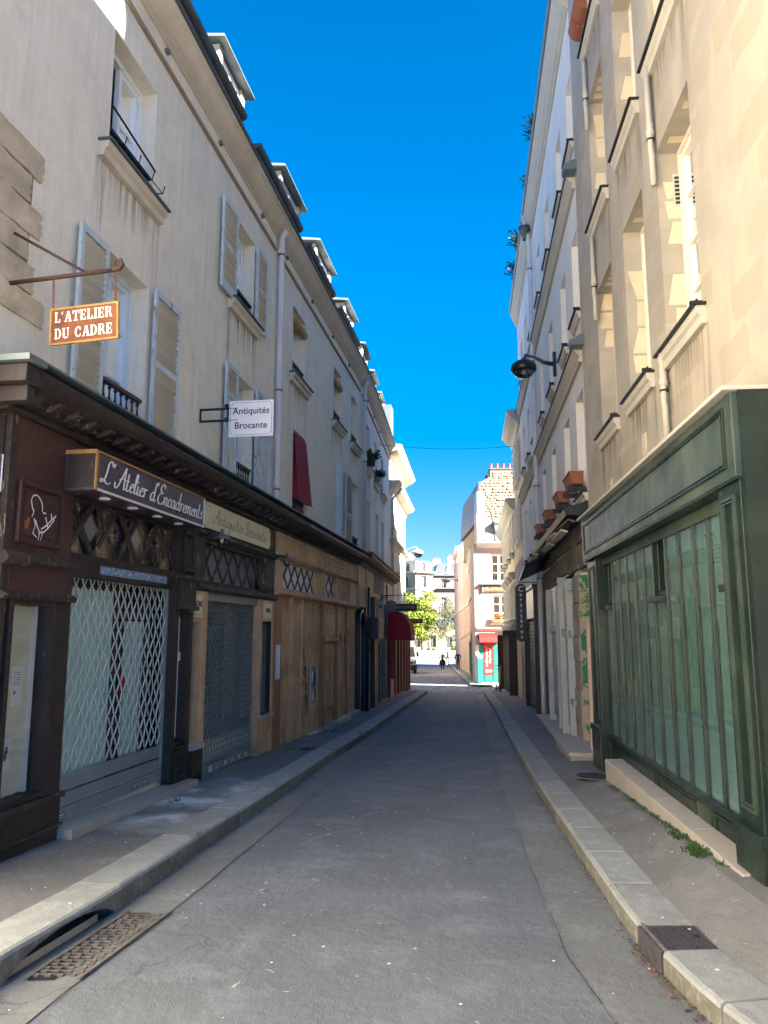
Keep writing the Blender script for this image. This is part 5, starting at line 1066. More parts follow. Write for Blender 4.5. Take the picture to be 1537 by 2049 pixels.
for (a, b, c, d, l, m) in ((14.86, 15.36, .26, 1.02, 'photo poster in a thin silver frame on the brown plank doors', 'poster_photo'), (12.40, 12.62, .88, 1.42, 'pale framed notice on the orange brown post', 'paper')):
    P = Th('framed_poster', l, 'poster', L1, a, .1, c); w_ = .09 if a > 13 else .152
    bx(P, 'print', m, (a+.02, b-.02, w_, w_+.008, c+.02, d-.02)); frame(P, 'frame', 'pipe_paint', a, b, c, d, w_, w_+.014, .02, bevel=0)
    if a > 13:
        for k, (e, f_, h, i_) in enumerate(((.1, .2, .45, .62), (.25, .4, .35, .6), (.12, .3, .08, .25), (.33, .42, .12, .3))): bx(P, 'printed_shape', ['paper', 'ink', 'sign_cream', 'wood_dark'][k], (a+e, a+f_, w_+.008, w_+.009, c+h, c+i_))
# ---- 4: the fronts under building 2
A4 = Th('shopfront', 'beige rendered shopfront on the left with a navy arched door and a curved dark cornice', 'shopfront', L2, 19.25, .1, -.5)
bx(A4, 'wall_board', 'wood_tan', (20.62, 24.2, .0, .12, 2.6, 3.3), (19.2, 20.64, .0, .10, 2.30, 3.3))
sweep(A4, [(-.1, 3.30), (.14, 3.30), (.2, 3.36), (.34, 3.42), (.42, 3.50), (.43, 3.56), (-.1, 3.62)], 19.25, 28.4, 'wood_dark', 'cornice'); bx(A4, 'capping', 'wood_tan', (19.2, 28.45, -.1, .45, 3.60, 3.615))
bx(A4, 'fascia', 'ruin_pale', (22.4, 25.2, .0, .13, 2.75, 3.30)); bx(A4, 'fascia', 'plaster_yellow', (25.21, 28.4, .0, .12, 2.55, 3.30))
lt = frame(A4, 'grille_frame', 'wood_tan', 19.30, 20.42, 2.26, 2.78, .02, .12, .04); lattice(A4, 19.34, 20.38, 2.30, 2.74, .05, 4, 'ruin_pale', lt, .04); bx(A4, 'grille_back', 'dark_room', (19.3, 20.4, .0, .015, 2.26, 2.8))
bx(A4, 'door', 'navy_paint', (19.30, 20.50, -.12, -.08, -.5, 2.2)); mb = MB()
for k in range(8):
    t0, t1 = math.pi*k/8, math.pi*(k+1)/8; r0, r1 = .52, .60; um = 19.92
    mb.prism([(um+r0*math.cos(t0), 1.62+r0*math.sin(t0)), (um+r1*math.cos(t0), 1.62+r1*math.sin(t0)), (um+r1*math.cos(t1), 1.62+r1*math.sin(t1)), (um+r0*math.cos(t1), 1.62+r0*math.sin(t1))], -.08, .12, axis=1)
mb.box(19.30, 19.40, -.08, .14, -.5, 1.7).box(20.44, 20.60, -.08, .14, -.6, 2.3); mb.build('door_surround', 'navy_paint', A4)
for (a, b, c, d) in ((19.45, 19.88, -.3, .8), (19.96, 20.38, -.3, .8), (19.45, 19.88, .9, 1.6), (19.96, 20.38, .9, 1.6)): raised(A4, a, b, c, d, -.078, 'navy_paint', t=.03)
drain(A4, [(20.52, .2, 2.8), (20.52, .17, 1.5), (20.52, .17, -.5)], .035, m='navy_paint', collars=[(20.52, .17, 1.2)])
bx(A4, 'post', 'wood_maroon', (21.75, 22.15, .0, .22, -.62, 2.6), bevel=.006); bx(A4, 'narrow_window', 'dark_room', (21.0, 21.3, .0, .06, .2, 2.5), (22.3, 22.62, .0, .06, .1, 2.5), (23.0, 23.25, .0, .06, 1.9, 2.6), (23.6, 23.9, .0, .06, 1.8, 2.6)); bx(A4, 'front_boards', 'wood_tan', (20.62, 24.2, -.03, .04, -.6, 2.6))
bx(A4, 'window_post', 'wood_brown', (20.70, 20.80, .0, .12, -.5, 2.6), (21.45, 21.56, .0, .12, -.5, 2.6), (22.85, 22.95, .0, .14, -.6, 2.6), (23.4, 23.5, .0, .12, -.6, 2.6), bevel=.004)
bx(A4, 'plinth_stone', 'marble', (20.6, 22.3, .0, .22, -.72, -.48), (22.3, 24.3, .0, .24, -.78, -.55), bevel=.01)
A5 = Th('shopfront', 'narrow olive and beige shopfront on the left, just before the café with the red awning', 'shopfront', L2, 24.2, .1, -.6)
bx(A5, 'front_boards', 'plaster_blush', (24.2, 26.4, -.03, .05, -.7, 2.75)); bx(A5, 'olive_door', 'olive_paint', (24.75, 25.15, .0, .08, -.6, 1.2), bevel=.004); bx(A5, 'dark_pane', 'dark_room', (24.3, 24.62, .0, .06, -.5, 1.3), (25.25, 25.62, .0, .06, -.5, 1.3))
bx(A5, 'fascia', 'wood_interior', (24.25, 26.3, .0, .14, 1.42, 1.78)); text('Cordonnerie', .2, 'ruin_pale', A5, 25.25, .145, 1.6, 'front', sx=.9) if False else None
bx(A5, 'post', 'ruin_pale', (24.66, 24.74, .0, .12, -.6, 1.42), (25.68, 25.86, .0, .14, -.65, 1.42), (26.25, 26.35, .0, .14, -.65, 1.42), bevel=.004); bx(A5, 'slot_window', 'dark_room', (24.5, 24.65, .05, .06, 1.9, 2.6), (25.3, 25.42, .05, .06, 1.9, 2.7)); bx(A5, 'window_surround', 'plaster_white', (24.45, 24.5, .05, .09, 1.85, 2.65), (24.65, 24.7, .05, .09, 1.85, 2.65), (25.25, 25.3, .05, .09, 1.85, 2.75), (25.42, 25.47, .05, .09, 1.85, 2.75))
drain(A5, [(26.1, .12, 3.2), (26.1, .12, 1.9), (25.9, .12, 1.84), (25.0, .14, 1.82)], .05, m='zinc'); bx(A5, 'plinth', 'limestone', (24.2, 26.4, .0, .18, -.8, -.5), bevel=.01)
A6 = Th('shopfront', 'dark red wooden café front on the left with columns, under the red awning', 'shopfront', L2, 26.4, .1, -.7)
bx(A6, 'front', 'red_paint', (26.4, 28.55, .0, .10, -.85, 1.9)); bx(A6, 'dark_pane', 'dark_room', (26.62, 27.1, .10, .112, -.1, 1.3), (27.35, 27.85, .10, .112, -.1, 1.3), (28.05, 28.4, .10, .112, -.1, 1.3))
for u in (26.52, 27.24, 27.95, 28.5): MB().lathe([(.09, 0), (.09, .1), (.06, .16), (.055, 1.9), (.08, 1.98), (.09, 2.1)], u, .17, 10, z=-.75).build('column', 'red_paint', A6, smooth=True)
bx(A6, 'menu_box', 'wood_tan', (26.55, 27.1, .14, .24, -.62, .05), (27.3, 27.75, .14, .22, -.68, .0)); bx(A6, 'plinth', 'limestone', (26.4, 28.6, .0, .2, -.9, -.68), bevel=.01)
A7 = Th('shopfront', 'red wooden ground floor of the sunlit corner house, past the red awning', 'shopfront', L3, 28.6, .1, -.8)
bx(A7, 'front', 'red_paint', (28.6, 35.3, .0, .12, -1.1, 2.2))
for k in range(5): bx(A7, 'dark_pane', 'dark_room', (29.0+1.25*k, 29.9+1.25*k, .12, .13, -.3, 1.5))
for k in range(6): bx(A7, 'column', 'red_paint', (28.65+1.25*k, 28.85+1.25*k, .12, .24, -.95, 2.1), bevel=.01)
bx(A7, 'plinth', 'limestone', (28.6, 35.4, .0, .2, -1.2, -.85), bevel=.01)
# hanging boxed sign over the pavement
P = Th('wooden_box_sign', 'blank pale plank box sign with a dark end, hung above the maroon post', 'shop sign', L2, 20.9, .1, 1.45)
bx(P, 'box', 'navy_paint', (20.95, 22.3, .14, .40, 1.45, 2.02)); 
for k in range(4): bx(P, 'plank', 'wood_tan', (20.96, 22.28, .40, .415, 1.46+.14*k, 1.595+.14*k))
bx(P, 'dark_slot', 'dark_room', (21.1, 21.2, .415, .42, 1.62, 1.94))
# projecting pieces of the café
P = Th('awning', 'rounded dark red canvas awning with a gold emblem over the café', 'awning', L2, 26.5, .1, 1.3)
n = 10; prof = [(.12, 2.40)]+[(.12+.78*math.sin(math.pi/2*k/n), 1.62+.78*math.cos(math.pi/2*k/n)) for k in range(1, n+1)]+[(.90, 1.36)]
mb = MB(); u0, u1 = 26.5, 28.7
for k in range(len(prof)-1): (p, q), (p2, q2) = prof[k], prof[k+1]; mb.quad((u0, p, q), (u1, p, q), (u1, p2, q2), (u0, p2, q2))
for u in (u0, u1): mb.add([(u, .12, 1.36)]+[(u, p, q) for p, q in prof], [tuple(range(len(prof)+1))])
mb.build('canvas', 'red_awning', P, recalc=False)
for k in range(4): MB().tube([(26.5+.73*k, p+.003, q+.003) for p, q in prof], .012, 5).build('rib', 'red_fabric', P)
bx(P, 'valance', 'red_awning', (26.5, 28.7, .902, .908, 1.34, 1.58)); bx(P, 'gold_label', 'letter_gold', (27.5, 27.75, .909, .912, 1.42, 1.50))
mb = MB()
for st in ([(27.45, 1.98), (27.5, 2.12), (27.58, 2.0)], [(27.62, 1.96), (27.7, 2.14), (27.76, 1.98)], [(27.42, 1.9), (27.6, 1.86), (27.8, 1.9)]):
    for (a, b), (c, d) in zip(spline(st, 3), spline(st, 3)[1:]): mb.quad((a, .80, b-.14), (c, .80, d-.14), (c, .80, d-.1), (a, .80, b-.1))
P2 = mb; 
for k in range(3): MB().lathe([(0, .04), (.035, .0), (0, -.04)], 27.45+.13*k, .80, 6, z=1.96+.05*(k % 2)).build('gold_emblem', 'letter_gold', P)
P = Th('projecting_sign', 'black projecting board reading LE CAFÉ EGYPTIEN above the red awning', 'shop sign', L2, 26.6, .1, 2.35)
bx(P, 'board', 'black_paint', (26.60, 26.66, .20, 1.12, 2.34, 2.60), bevel=.004); bx(P, 'bracket', 'iron', (26.62, 26.64, .1, 1.0, 2.64, 2.66), (26.62, 26.64, .3, .32, 2.6, 2.64), (26.62, 26.64, .9, .92, 2.6, 2.64))
text('LE CAFÉ EGYPTIEN', .135, 'letter_gold', P, 26.596, .66, 2.47, 'cam', sx=.72, bold=.002)
P = Th('round_sign', 'round grey projecting sign with white letters hanging from an iron bracket', 'shop sign', L2, 24.2, .1, 2.2)
MB().tube([(24.2, .1, 2.76), (24.2, .95, 2.76)], .012, 6).tube([(24.2, .1, 2.6), (24.2, .35, 2.76)], .008, 6).tube([(24.2, .45, 2.75), (24.2, .45, 2.6)], .006, 5).build('bracket', 'iron', P)
MB().prism([(.45+.19*math.cos(t*math.pi/10), 2.42+.19*math.sin(t*math.pi/10)) for t in range(20)], 24.18, 24.22).build('disc', 'lamp_grey', P); text('24', .18, 'sign_white', P, 24.176, .45, 2.42, 'cam') if False else None
P = Th('wall_lantern', 'small blue enamel wall lamp on the left, before the round sign', 'lamp', L2, 22.3, .1, 2.3)
MB().tube([(22.3, .1, 2.55), (22.3, .22, 2.6), (22.3, .32, 2.52)], .012, 6).build('arm', 'iron', P); MB().lathe([(0, .1), (.03, .08), (.12, .0), (.13, -.01), (.03, .02)], 22.3, .32, 14, z=2.42).build('shade', 'tile_blue', P, smooth=True); MB().lathe([(.05, .0), (.06, -.06), (.03, -.12), (0, -.12)], 22.3, .32, 10, z=2.42).build('globe', 'lamp_glass', P, smooth=True)
P = Th('projecting_sign', 'small orange projecting board reading NICOLAS before the bright green tree', 'shop sign', L3, 34.2, .1, 2.0)
bx(P, 'board', 'wood_maroon', (34.2, 34.25, .1, .86, 2.02, 2.22)); text('NICOLAS', .15, 'flower', P, 34.196, .48, 2.12, 'cam', sx=.9, bold=.003)
# ---- red sun blind and window plants of the left row
P = Th('window_awning', 'plain dark red canvas blind hanging out of a first floor window on the left', 'awning', L1, 13.7, 0, 3.9)
MB().add([(13.74, -.1, 5.22), (14.58, -.1, 5.22), (14.58, .02, 5.2), (14.66, .13, 3.98), (13.74, .10, 3.98), (13.74, .02, 5.2)], [(0,1,2,5),(5,2,3,4),(1,3,2),(0,5,4)]).add([(14.58, .02, 5.2), (14.66, .13, 3.98), (14.6, -.1, 4.05), (14.58, -.1, 5.22)], [(0,1,2,3)]).add([(13.74, .02, 5.2), (13.74, .10, 3.98), (13.74, -.1, 4.0), (13.74, -.1, 5.2)], [(0,1,2,3)]).build('canvas', 'red_fabric', P, recalc=False)
MB().tube([(13.74, .11, 3.98), (14.66, .14, 3.98)], .012, 6).build('bottom_bar', 'iron', P)
# ---- projecting signs of the left row
P = Th('hanging_sign', 'rusty iron hanging sign cut with L’ATELIER DU CADRE, on chains from a scrolled bar', 'shop sign', L1, 5.62, 0, 4.235)
P.o.rotation_euler = (-.05, 0, L1.rot); U = 5.62
arm = MB().tube([(U, 0, 4.25), (U, .86, 4.25)], .017, 8); arm.tube([(U, .86, 4.25), (U, .91, 4.255), (U, .94, 4.285), (U, .925, 4.325), (U, .885, 4.33), (U, .87, 4.30), (U, .89, 4.285)], [.017, .017, .015, .013, .011, .009, .006], 8).build('arm', 'rust_dark', P, smooth=True)
MB().tube([(U, 0, 4.69), (U, .64, 4.26)], .011, 8).build('stay', 'rust_dark', P, smooth=True)
for w in (.38, .88):
    for k in range(10):
        zc = 4.23-.0245*k; mb = MB(); e = (k % 2)
        mb.tube([(U+(.009*math.cos(t) if e else 0), w+(0 if e else .009*math.cos(t)), zc+.017*math.sin(t)) for t in [i*math.pi/3 for i in range(7)]], .0035, 4, cap=False); mb.build('chain_link', 'rust', P)
bx(P, 'plate', 'rust', (U-.006, U+.006, .37, .90, 3.715, 3.985)); bx(P, 'rim', 'rust_edge', (U-.010, U+.010, .36, .375, 3.705, 3.995), (U-.010, U+.010, .895, .91, 3.705, 3.995), (U-.010, U+.010, .375, .895, 3.705, 3.72), (U-.010, U+.010, .375, .895, 3.98, 3.995))
slab("L'ATELIER", .082, .47, 'sign_cut', P, U-.0075, .40, 3.88, 'cam'); slab("DU CADRE", .082, .47, 'sign_cut', P, U-.0075, .40, 3.75, 'cam')
P = Th('projecting_sign', 'white projecting board reading Antiquités Brocante on a square iron bracket', 'shop sign', L1, 9.75, 0, 4.0); U = 9.42
bx(P, 'bracket', 'iron', (U-.012, U+.012, .0, .38, 4.345, 4.37), (U-.012, U+.012, .0, .38, 4.195, 4.22), (U-.012, U+.012, .0, .02, 4.22, 4.345), (U-.012, U+.012, .36, .38, 4.22, 4.345), (U-.05, U+.05, .34, .385, 4.365, 4.405), (U-.05, U+.05, .34, .385, 4.20, 4.235), (U-.018, U-.010, .38, .50, 4.355, 4.36), (U-.018, U-.010, .38, .50, 4.205, 4.21))
bx(P, 'board', 'sign_white', (U-.01, U+.01, .385, .955, 3.99, 4.45), bevel=.002)
mb = MB(); b0, b1, c0, c1 = .405, .935, 4.015, 4.425; q = .03
for (p0, p1) in (((b0+q, c0), (b1-q, c0)), ((b0+q, c1), (b1-q, c1)), ((b0, c0+q), (b0, c1-q)), ((b1, c0+q), (b1, c1-q)), ((b0+q, c0), (b0+q*.7, c0+q*.7)), ((b0+q*.7, c0+q*.7), (b0, c0+q)), ((b1-q, c0), (b1-q*.7, c0+q*.7)), ((b1-q*.7, c0+q*.7), (b1, c0+q)), ((b0+q, c1), (b0+q*.7, c1-q*.7)), ((b0+q*.7, c1-q*.7), (b0, c1-q)), ((b1-q, c1), (b1-q*.7, c1-q*.7)), ((b1-q*.7, c1-q*.7), (b1, c1-q))):
    mb.tube([(U-.011, *p0), (U-.011, *p1)], .0022, 4)
mb.build('border', 'ink', P)
text('Antiquités', .118, 'ink', P, U-.0125, .67, 4.315, 'cam', sx=.97, bold=.0008); text('Brocante', .118, 'ink', P, U-.0125, .67, 4.13, 'cam', sx=.97, bold=.0008)
# ---- the green shopfront on the right
Gs = Th('shopfront', 'dark green glazed shopfront with many tall narrow panes on the right', 'shopfront', R1, 4.6, .1, 0)
bx(Gs, 'fascia', 'green_fascia', (4.62, 10.30, -.04, .24, 2.55, 3.09), bevel=.006); 
fr2 = MB()
for o_, t in ((.045, .02), (.085, .012)):
    a, b, c, d = 4.70+o_, 10.22-o_, 2.60+o_*.6, 3.05-o_*.6
    fr2.box(a, b, .24, .255, c, c+t).box(a, b, .24, .255, d-t, d).box(a, a+t, .24, .254, c+t, d-t).box(b-t, b, .24, .254, c+t, d-t)
fr2.build('fascia_moulding', 'green_paint', Gs, bevel=.003); bx(Gs, 'capping', 'moulding_cream', (4.58, 10.32, -.02, .30, 3.09, 3.12), bevel=.004)
bx(Gs, 'fascia_soffit', 'green_paint', (4.62, 10.30, -.04, .235, 2.535, 2.55))
bx(Gs, 'pilaster', 'green_paint', (4.62, 5.02, -.04, .22, -.1, 2.535), (9.70, 10.28, -.04, .19, -.35, 2.535), bevel=.006)
for (a, b, w) in ((4.70, 4.95, .22), (9.80, 10.18, .19)):
    fr2 = MB()
    for o_, t in ((.0, .018), (.03, .010)): fr2.box(a+o_, a+o_+t, w, w+.014, .55+o_, 2.45-o_).box(b-o_-t, b-o_, w, w+.014, .55+o_, 2.45-o_).box(a+o_+t, b-o_-t, w, w+.013, .55+o_, .55+o_+t).box(a+o_+t, b-o_-t, w, w+.013, 2.45-o_-t, 2.45-o_)
    fr2.build('pilaster_moulding', 'green_fascia', Gs); bx(Gs, 'pilaster_base', 'green_paint', (a-.10, b+.10, w-.02, w+.04, .38, .46), (a-.10, b+.10, w-.02, w+.025, -.3 if a > 9 else -.05, .38), bevel=.006)
bx(Gs, 'end_return', 'green_paint', (4.58, 4.62, -.3, .20, -.1, 3.09))
bx(Gs, 'bulkhead', 'green_paint', (5.02, 9.70, -.04, .08, -.1, .38)); bx(Gs, 'bulkhead_rail', 'green_paint', (5.02, 9.70, .0, .13, .34, .385), (5.02, 9.70, .08, .10, .03, .06), bevel=.005)
for (a, b) in ((5.06, 5.86), (6.32, 7.48), (7.54, 9.66)): raised(Gs, a, b, .07, .32, .08, 'green_paint', t=.02)
av = bx(Gs, 'vent_frame', 'green_paint', (5.88, 6.30, .08, .10, .20, .34))
for k in range(7): MB().prism([(.10, .215+.016*k), (.118, .209+.016*k), (.118, .215+.016*k), (.10, .222+.016*k)], 5.92, 6.26).build('louvre', 'green_fascia', Gs, parent=av)
mu = [5.02, 5.36, 5.69, 6.06, 6.47, 6.88, 7.31, 7.70, 8.06, 8.46, 8.85, 9.24, 9.66]
bx(Gs, 'head_rail', 'green_fascia', (5.02, 9.70, -.04, .10, 2.44, 2.535), bevel=.005)
for u in mu[1:-1]: bx(Gs, 'mullion', 'green_paint', (u-.016, u+.016, -.03, .092, .385, 2.44), bevel=.005)
for i, (a, b) in enumerate(zip(mu, mu[1:])):
    if i in (0, 5, 11):
        bx(Gs, 'hopper_frame', 'green_paint', (a+.03, b-.03, .0, .07, 1.93, 1.98), (a+.03, a+.06, -.03, .05, 1.98, 2.44), (b-.06, b-.03, -.03, .05, 1.98, 2.44), bevel=.004); bx(Gs, 'hopper_sill', 'black_paint', (a+.02, b-.02, .0, .15, 1.88, 1.93), bevel=.004)
        bx(Gs, 'hopper_flap', 'green_paint', (a+.06, b-.06, -.20, -.16, 1.98, 2.44)); c0 = 1.93
        MB().quad((a+.02, .078, .385), (b-.02, .078, .385), (b-.02, .078, 1.9), (a+.02, .078, 1.9)).build('pane', 'glass_shop', Gs, recalc=False)
    else: MB().quad((a+.02, .078, .385), (b-.02, .078, .385), (b-.02, .078, 2.44), (a+.02, .078, 2.44)).build('pane', 'glass_shop', Gs, recalc=False)
for i, (a, b) in enumerate(zip(mu, mu[1:])): bx(Gs, 'frosted_film', 'green_panel', (a+.022, b-.022, .05, .06, .385, 1.88 if i in (0, 5, 11) else 2.44))
bx(Gs, 'interior', 'dark_room', (5.0, 9.72, -.6, -.58, .3, 2.5))
MB().add([(4.80, -.05, .23), (9.66, -.05, .21), (9.66, .30, .21), (4.80, .30, .23), (4.80, -.05, -.3), (9.66, -.05, -.4), (9.66, .30, -.4), (4.80, .30, -.3)], [(0,1,2,3),(0,4,5,1),(1,5,6,2),(2,6,7,3),(3,7,4,0)]).build('stone_step', 'marble', Gs, bevel=.01) if False else None
for k in range(4): a = 4.82+1.06*k; MB().add([(a+.004, .10, .20), (a+1.056, .10, .20), (a+1.056, .29, .19), (a+.004, .29, .19), (a+.004, .10, -.35), (a+1.056, .10, -.35), (a+1.056, .29, -.35), (a+.004, .29, -.35)], [(0,1,2,3),(0,4,5,1),(1,5,6,2),(2,6,7,3),(3,7,4,0)]).build('step_stone', 'marble', Gs, bevel=.008)
# ---- ruined front on the right
Ru = Th('derelict_shopfront', 'derelict shopfront on the right with bare stone, flaking green paint and splintered canopy', 'shopfront', R2, 11.1, 0, -.3)
bx(Ru, 'green_door', 'ruin_green', (11.2, 12.15, -.34, -.30, -.28, 2.55)); bx(Ru, 'painted_jamb', 'ruin_green', (12.12, 12.155, -.30, .03, -.28, 2.5)); bx(Ru, 'red_jamb', 'red_paint', (11.14, 11.22, -.28, .02, -.28, 2.4)); bx(Ru, 'pale_jamb', 'plaster_blush', (11.07, 11.14, -.2, .10, -.3, 1.75))
for (z, h, d) in ((-.28, .45, 0), (.18, .55, .01), (.74, .42, -.005), (1.17, .38, .01), (1.56, .5, 0), (2.07, .45, -.01)): bx(Ru, 'stone', 'ruin_pale', (12.16, 12.88, -.28, .05+d, z, z+h), bevel=.012)
for k in range(6): bx(Ru, 'stone', 'ruin_wall', (12.0+.0*k-.82, 12.1, -.30, -.20+.01*(k % 2), -.27+.46*k, .17+.46*k), bevel=.01) if k > 4 else None
for (a, b, c, d) in ((11.12, 12.1, 2.56, 2.95), (12.12, 13.3, 2.58, 3.0), (13.32, 14.6, 2.62, 3.0), (14.62, 16.3, 2.62, 2.98), (16.32, 17.9, 2.5, 2.95), (11.12, 12.9, 2.97, 3.3), (12.92, 15.2, 3.02, 3.3), (15.22, 17.9, 3.0, 3.28)): bx(Ru, 'stone', 'ruin_wall', (a+.01, b-.01, -.05, .04+.02*((a*7) % 1), c+.01, d-.01), bevel=.015)
bx(Ru, 'stone', 'ruin_wall', (16.42, 17.9, -.05, .04, -.4, 2.5))
bx(Ru, 'shop_frame', 'stall_grey', (12.95, 13.03, .0, .14, -.2, 2.5), (14.05, 14.15, .0, .14, -.2, 2.6), (14.75, 14.83, .0, .12, -.2, 2.5), (16.22, 16.34, .0, .14, -.2, 2.5), (13.03, 14.05, .02, .10, 1.55, 1.68), (14.83, 16.22, .02, .10, 1.62, 1.72), bevel=.004)
bx(Ru, 'shop_board', 'sign_cream', (14.84, 16.2, .0, .05, 1.74, 2.5)); bx(Ru, 'shop_board', 'stall_grey', (14.84, 16.2, .0, .05, .0, 1.6)); bx(Ru, 'shop_board', 'paper_yellow', (13.04, 14.04, .0, .05, 1.7, 2.45)); bx(Ru, 'dirty_glass', 'stall_grey', (13.04, 14.04, .0, .04, .0, 1.55)); bx(Ru, 'iron_strap', 'roller_metal', (12.7, 13.0, .06, .12, 1.55, 1.65), (12.7, 13.0, .06, .12, .45, .54), (12.72, 12.98, .06, .13, 2.3, 2.44)); bx(Ru, 'dark_gap', 'wood_interior', (12.86, 12.95, -.2, .02, -.2, 2.5))
for (a, b, z, w) in ((10.85, 12.6, .0, .42), (12.7, 17.3, -.14, .30)): bx(Ru, 'step_stone', 'granite', (a, b, -.1, w, z-.45, z-.06), bevel=.015); bx(Ru, 'step_slab', 'marble', (a-.02, b, -.1, w+.02, z-.06, z-.0), bevel=.012)
rr = random.Random(6)
sweep(Ru, [(.0, 3.28), (.32, 3.30), (.36, 3.38), (.30, 3.42), (.0, 3.5)], 11.08, 17.0, 'black_paint', 'canopy')
for k in range(9):
    a = 11.1+.62*k; w0 = .20+.03*(k % 3); mb = MB(); zz = 3.16+rr.uniform(-.04, .05); e = rr.uniform(-.03, .03)
    mb.add([(a, w0, zz), (a+rr.uniform(.9, 1.5), w0+.04, zz+e), (a+1.2, w0+.12, zz+.03+e), (a, w0+.10, zz+.03), (a, w0, zz+.025), (a+1.2, w0+.04, zz+.025+e), (a+1.2, w0+.12, zz+.055+e), (a, w0+.10, zz+.055)], [(0,3,2,1),(4,5,6,7),(0,1,5,4),(1,2,6,5),(2,3,7,6),(3,0,4,7)]); mb.build('splintered_board', rr.choice(['wood_tan', 'wood_interior', 'moulding']), Ru)
MB().add([(16.1, .0, 3.25), (18.0, .0, 3.05), (18.3, .55, 2.82), (16.0, .58, 2.98), (16.1, .0, 3.29), (18.0, .0, 3.09), (18.3, .55, 2.86), (16.0, .58, 3.02)], [(0,3,2,1),(4,5,6,7),(0,1,5,4),(1,2,6,5),(2,3,7,6),(3,0,4,7)]).build('torn_sheet', 'black_paint', Ru)
# further right fronts
F2 = Th('shopfront', 'closed shop with a cream sign box over a dark slatted roller door, on the right', 'shopfront', R2, 18.3, 0, -.5)
bx(F2, 'sign_box', 'sign_cream', (19.2, 22.6, .0, .14, 1.98, 2.72)); bx(F2, 'sign_frame', 'black_paint', (19.1, 22.7, .0, .20, 2.72, 2.80), (19.1, 19.2, .0, .17, -.55, 2.72), (22.6, 22.7, .0, .17, -.6, 2.72), bevel=.004); bx(F2, 'door_back', 'dark_room', (19.2, 22.6, .0, .02, -.5, 1.98))
for k in range(24): bx(F2, 'roller_slat', 'zinc_dark', (19.2, 22.6, .02, .05, -.36+.096*k, -.285+.096*k))
bx(F2, 'front_wall', 'plaster_pale', (18.35, 19.1, .0, .06, -.5, 2.9)); bx(F2, 'plinth', 'granite', (19.0, 24.3, .0, .2, -.75, -.5), bevel=.01)
bx(F2, 'red_panel', 'red_paint', (22.75, 24.3, .0, .16, -.6, 1.35)); bx(F2, 'pink_post', 'plaster_blush', (22.7, 22.85, .16, .2, -.6, .6), (23.5, 23.6, .16, .2, -.6, 1.3))
P = Th('projecting_sign', 'tall narrow black sign with rounded ends and stacked white letters Caractères', 'shop sign', R2, 19.6, 0, 1.4); U = 19.6
pts = [(.44+.135*math.cos(R(t)), 2.74+.135*math.sin(R(t))) for t in range(0, 181, 20)]+[(.44-.135, 1.44), (.44+.135, 1.44)]
pts = [(.44+.135*math.cos(R(t)), 2.70+.135*math.sin(R(t))) for t in range(0, 181, 20)]+[(.44+.135*math.cos(R(t)), 1.52+.135*math.sin(R(t))) for t in range(180, 361, 20)]
MB().prism(pts, U-.03, U+.03).build('board', 'black_paint', P); bx(P, 'bracket', 'iron', (U-.01, U+.01, 0, .5, 2.86, 2.88))
for i, ch_ in enumerate('Caractères'): text(ch_, .19 if i == 0 else .155, 'letter_white', P, U-.034, .44, 2.70-.132*i, 'cam', bold=.001)
F3 = Th('shopfront', 'dark brown terrace canopy and slatted front on the right, next to the teal corner shop', 'shopfront', R2, 28.2, 0, -.8)
bx(F3, 'canopy', 'black_paint', (28.2, 36.5, .0, .55, 1.52, 1.70)); bx(F3, 'screen', 'wood_interior', (28.4, 36.3, .05, .12, -.9, 1.5))
for k in range(24): bx(F3, 'slat', 'wood_interior', (28.5+.33*k, 28.6+.33*k, .12, .20, -.85, 1.5))
bx(F3, 'post', 'wood_maroon', (28.25, 28.45, .0, .35, -.85, 1.55), (36.3, 36.5, .0, .45, -1.0, 1.55)); bx(F3, 'front_wall', 'plaster_yellow', (24.4, 28.2, .0, .05, -.7, 1.7)); bx(F3, 'red_wall', 'red_bright', (36.5, 38.1, .02, .08, -1.0, 1.5))
# ---------------------------------------------------------------- beyond the crossing
class Front(Plain):
    sg = -1
    def __init__(s, y0): s.y0 = y0; s.rot = 0
    def pt(s, u, w=0, z=0): return Vector((u, s.y0-w, z))
P1f = Fr(.934, .094, 'R'); P2f = Fr(2.87, .0616, 'R'); PF = Front(40.6)
D = Th('corner_house', 'pink corner house facing the camera, with zinc roof, one dormer and a teal shop below', 'building', PF, 4.76, 0, -1.2)
ops = [(5.62, 6.55, 4.25, 5.75), (5.66, 6.6, 2.15, 3.6), (7.6, 8.5, 4.25, 5.75), (7.6, 8.5, 2.15, 3.6)]
wall(D, 4.76, 11, -1.6, 6.25, ops, 'plaster_pink', .18, back=1.5)
for k, o in enumerate(ops):
    w = window(D, *o, depth=.14, fm='plaster_pale', rows=3, curtain=None); sill(D, w, o[0]-.12, o[1]+.12, o[2], out=.12, h=.12, cap='zinc')
    MB().box(o[0], o[1], .02, .04, o[2]+.28, o[2]+.30).build('guard', 'iron', D, parent=w)
sweep(D, [(-.2, 6.05), (.04, 6.05), (.1, 6.2), (.45, 6.30), (.48, 6.36), (-.2, 6.4)], 4.9, 11, 'moulding', 'eaves'); sweep(D, [(0, 1.72), (.06, 1.72), (.16, 1.84), (.18, 1.9), (0, 1.92)], 4.8, 11, 'moulding_cream', 'string_course')
mb = MB(); mb.add([(5.15, .42, 6.38), (11, .42, 6.38), (11, -1.7, 7.95), (5.45, -1.7, 7.95)], [(0, 1, 2, 3)]); rf = mb.build('roof', 'zinc', D, recalc=False)
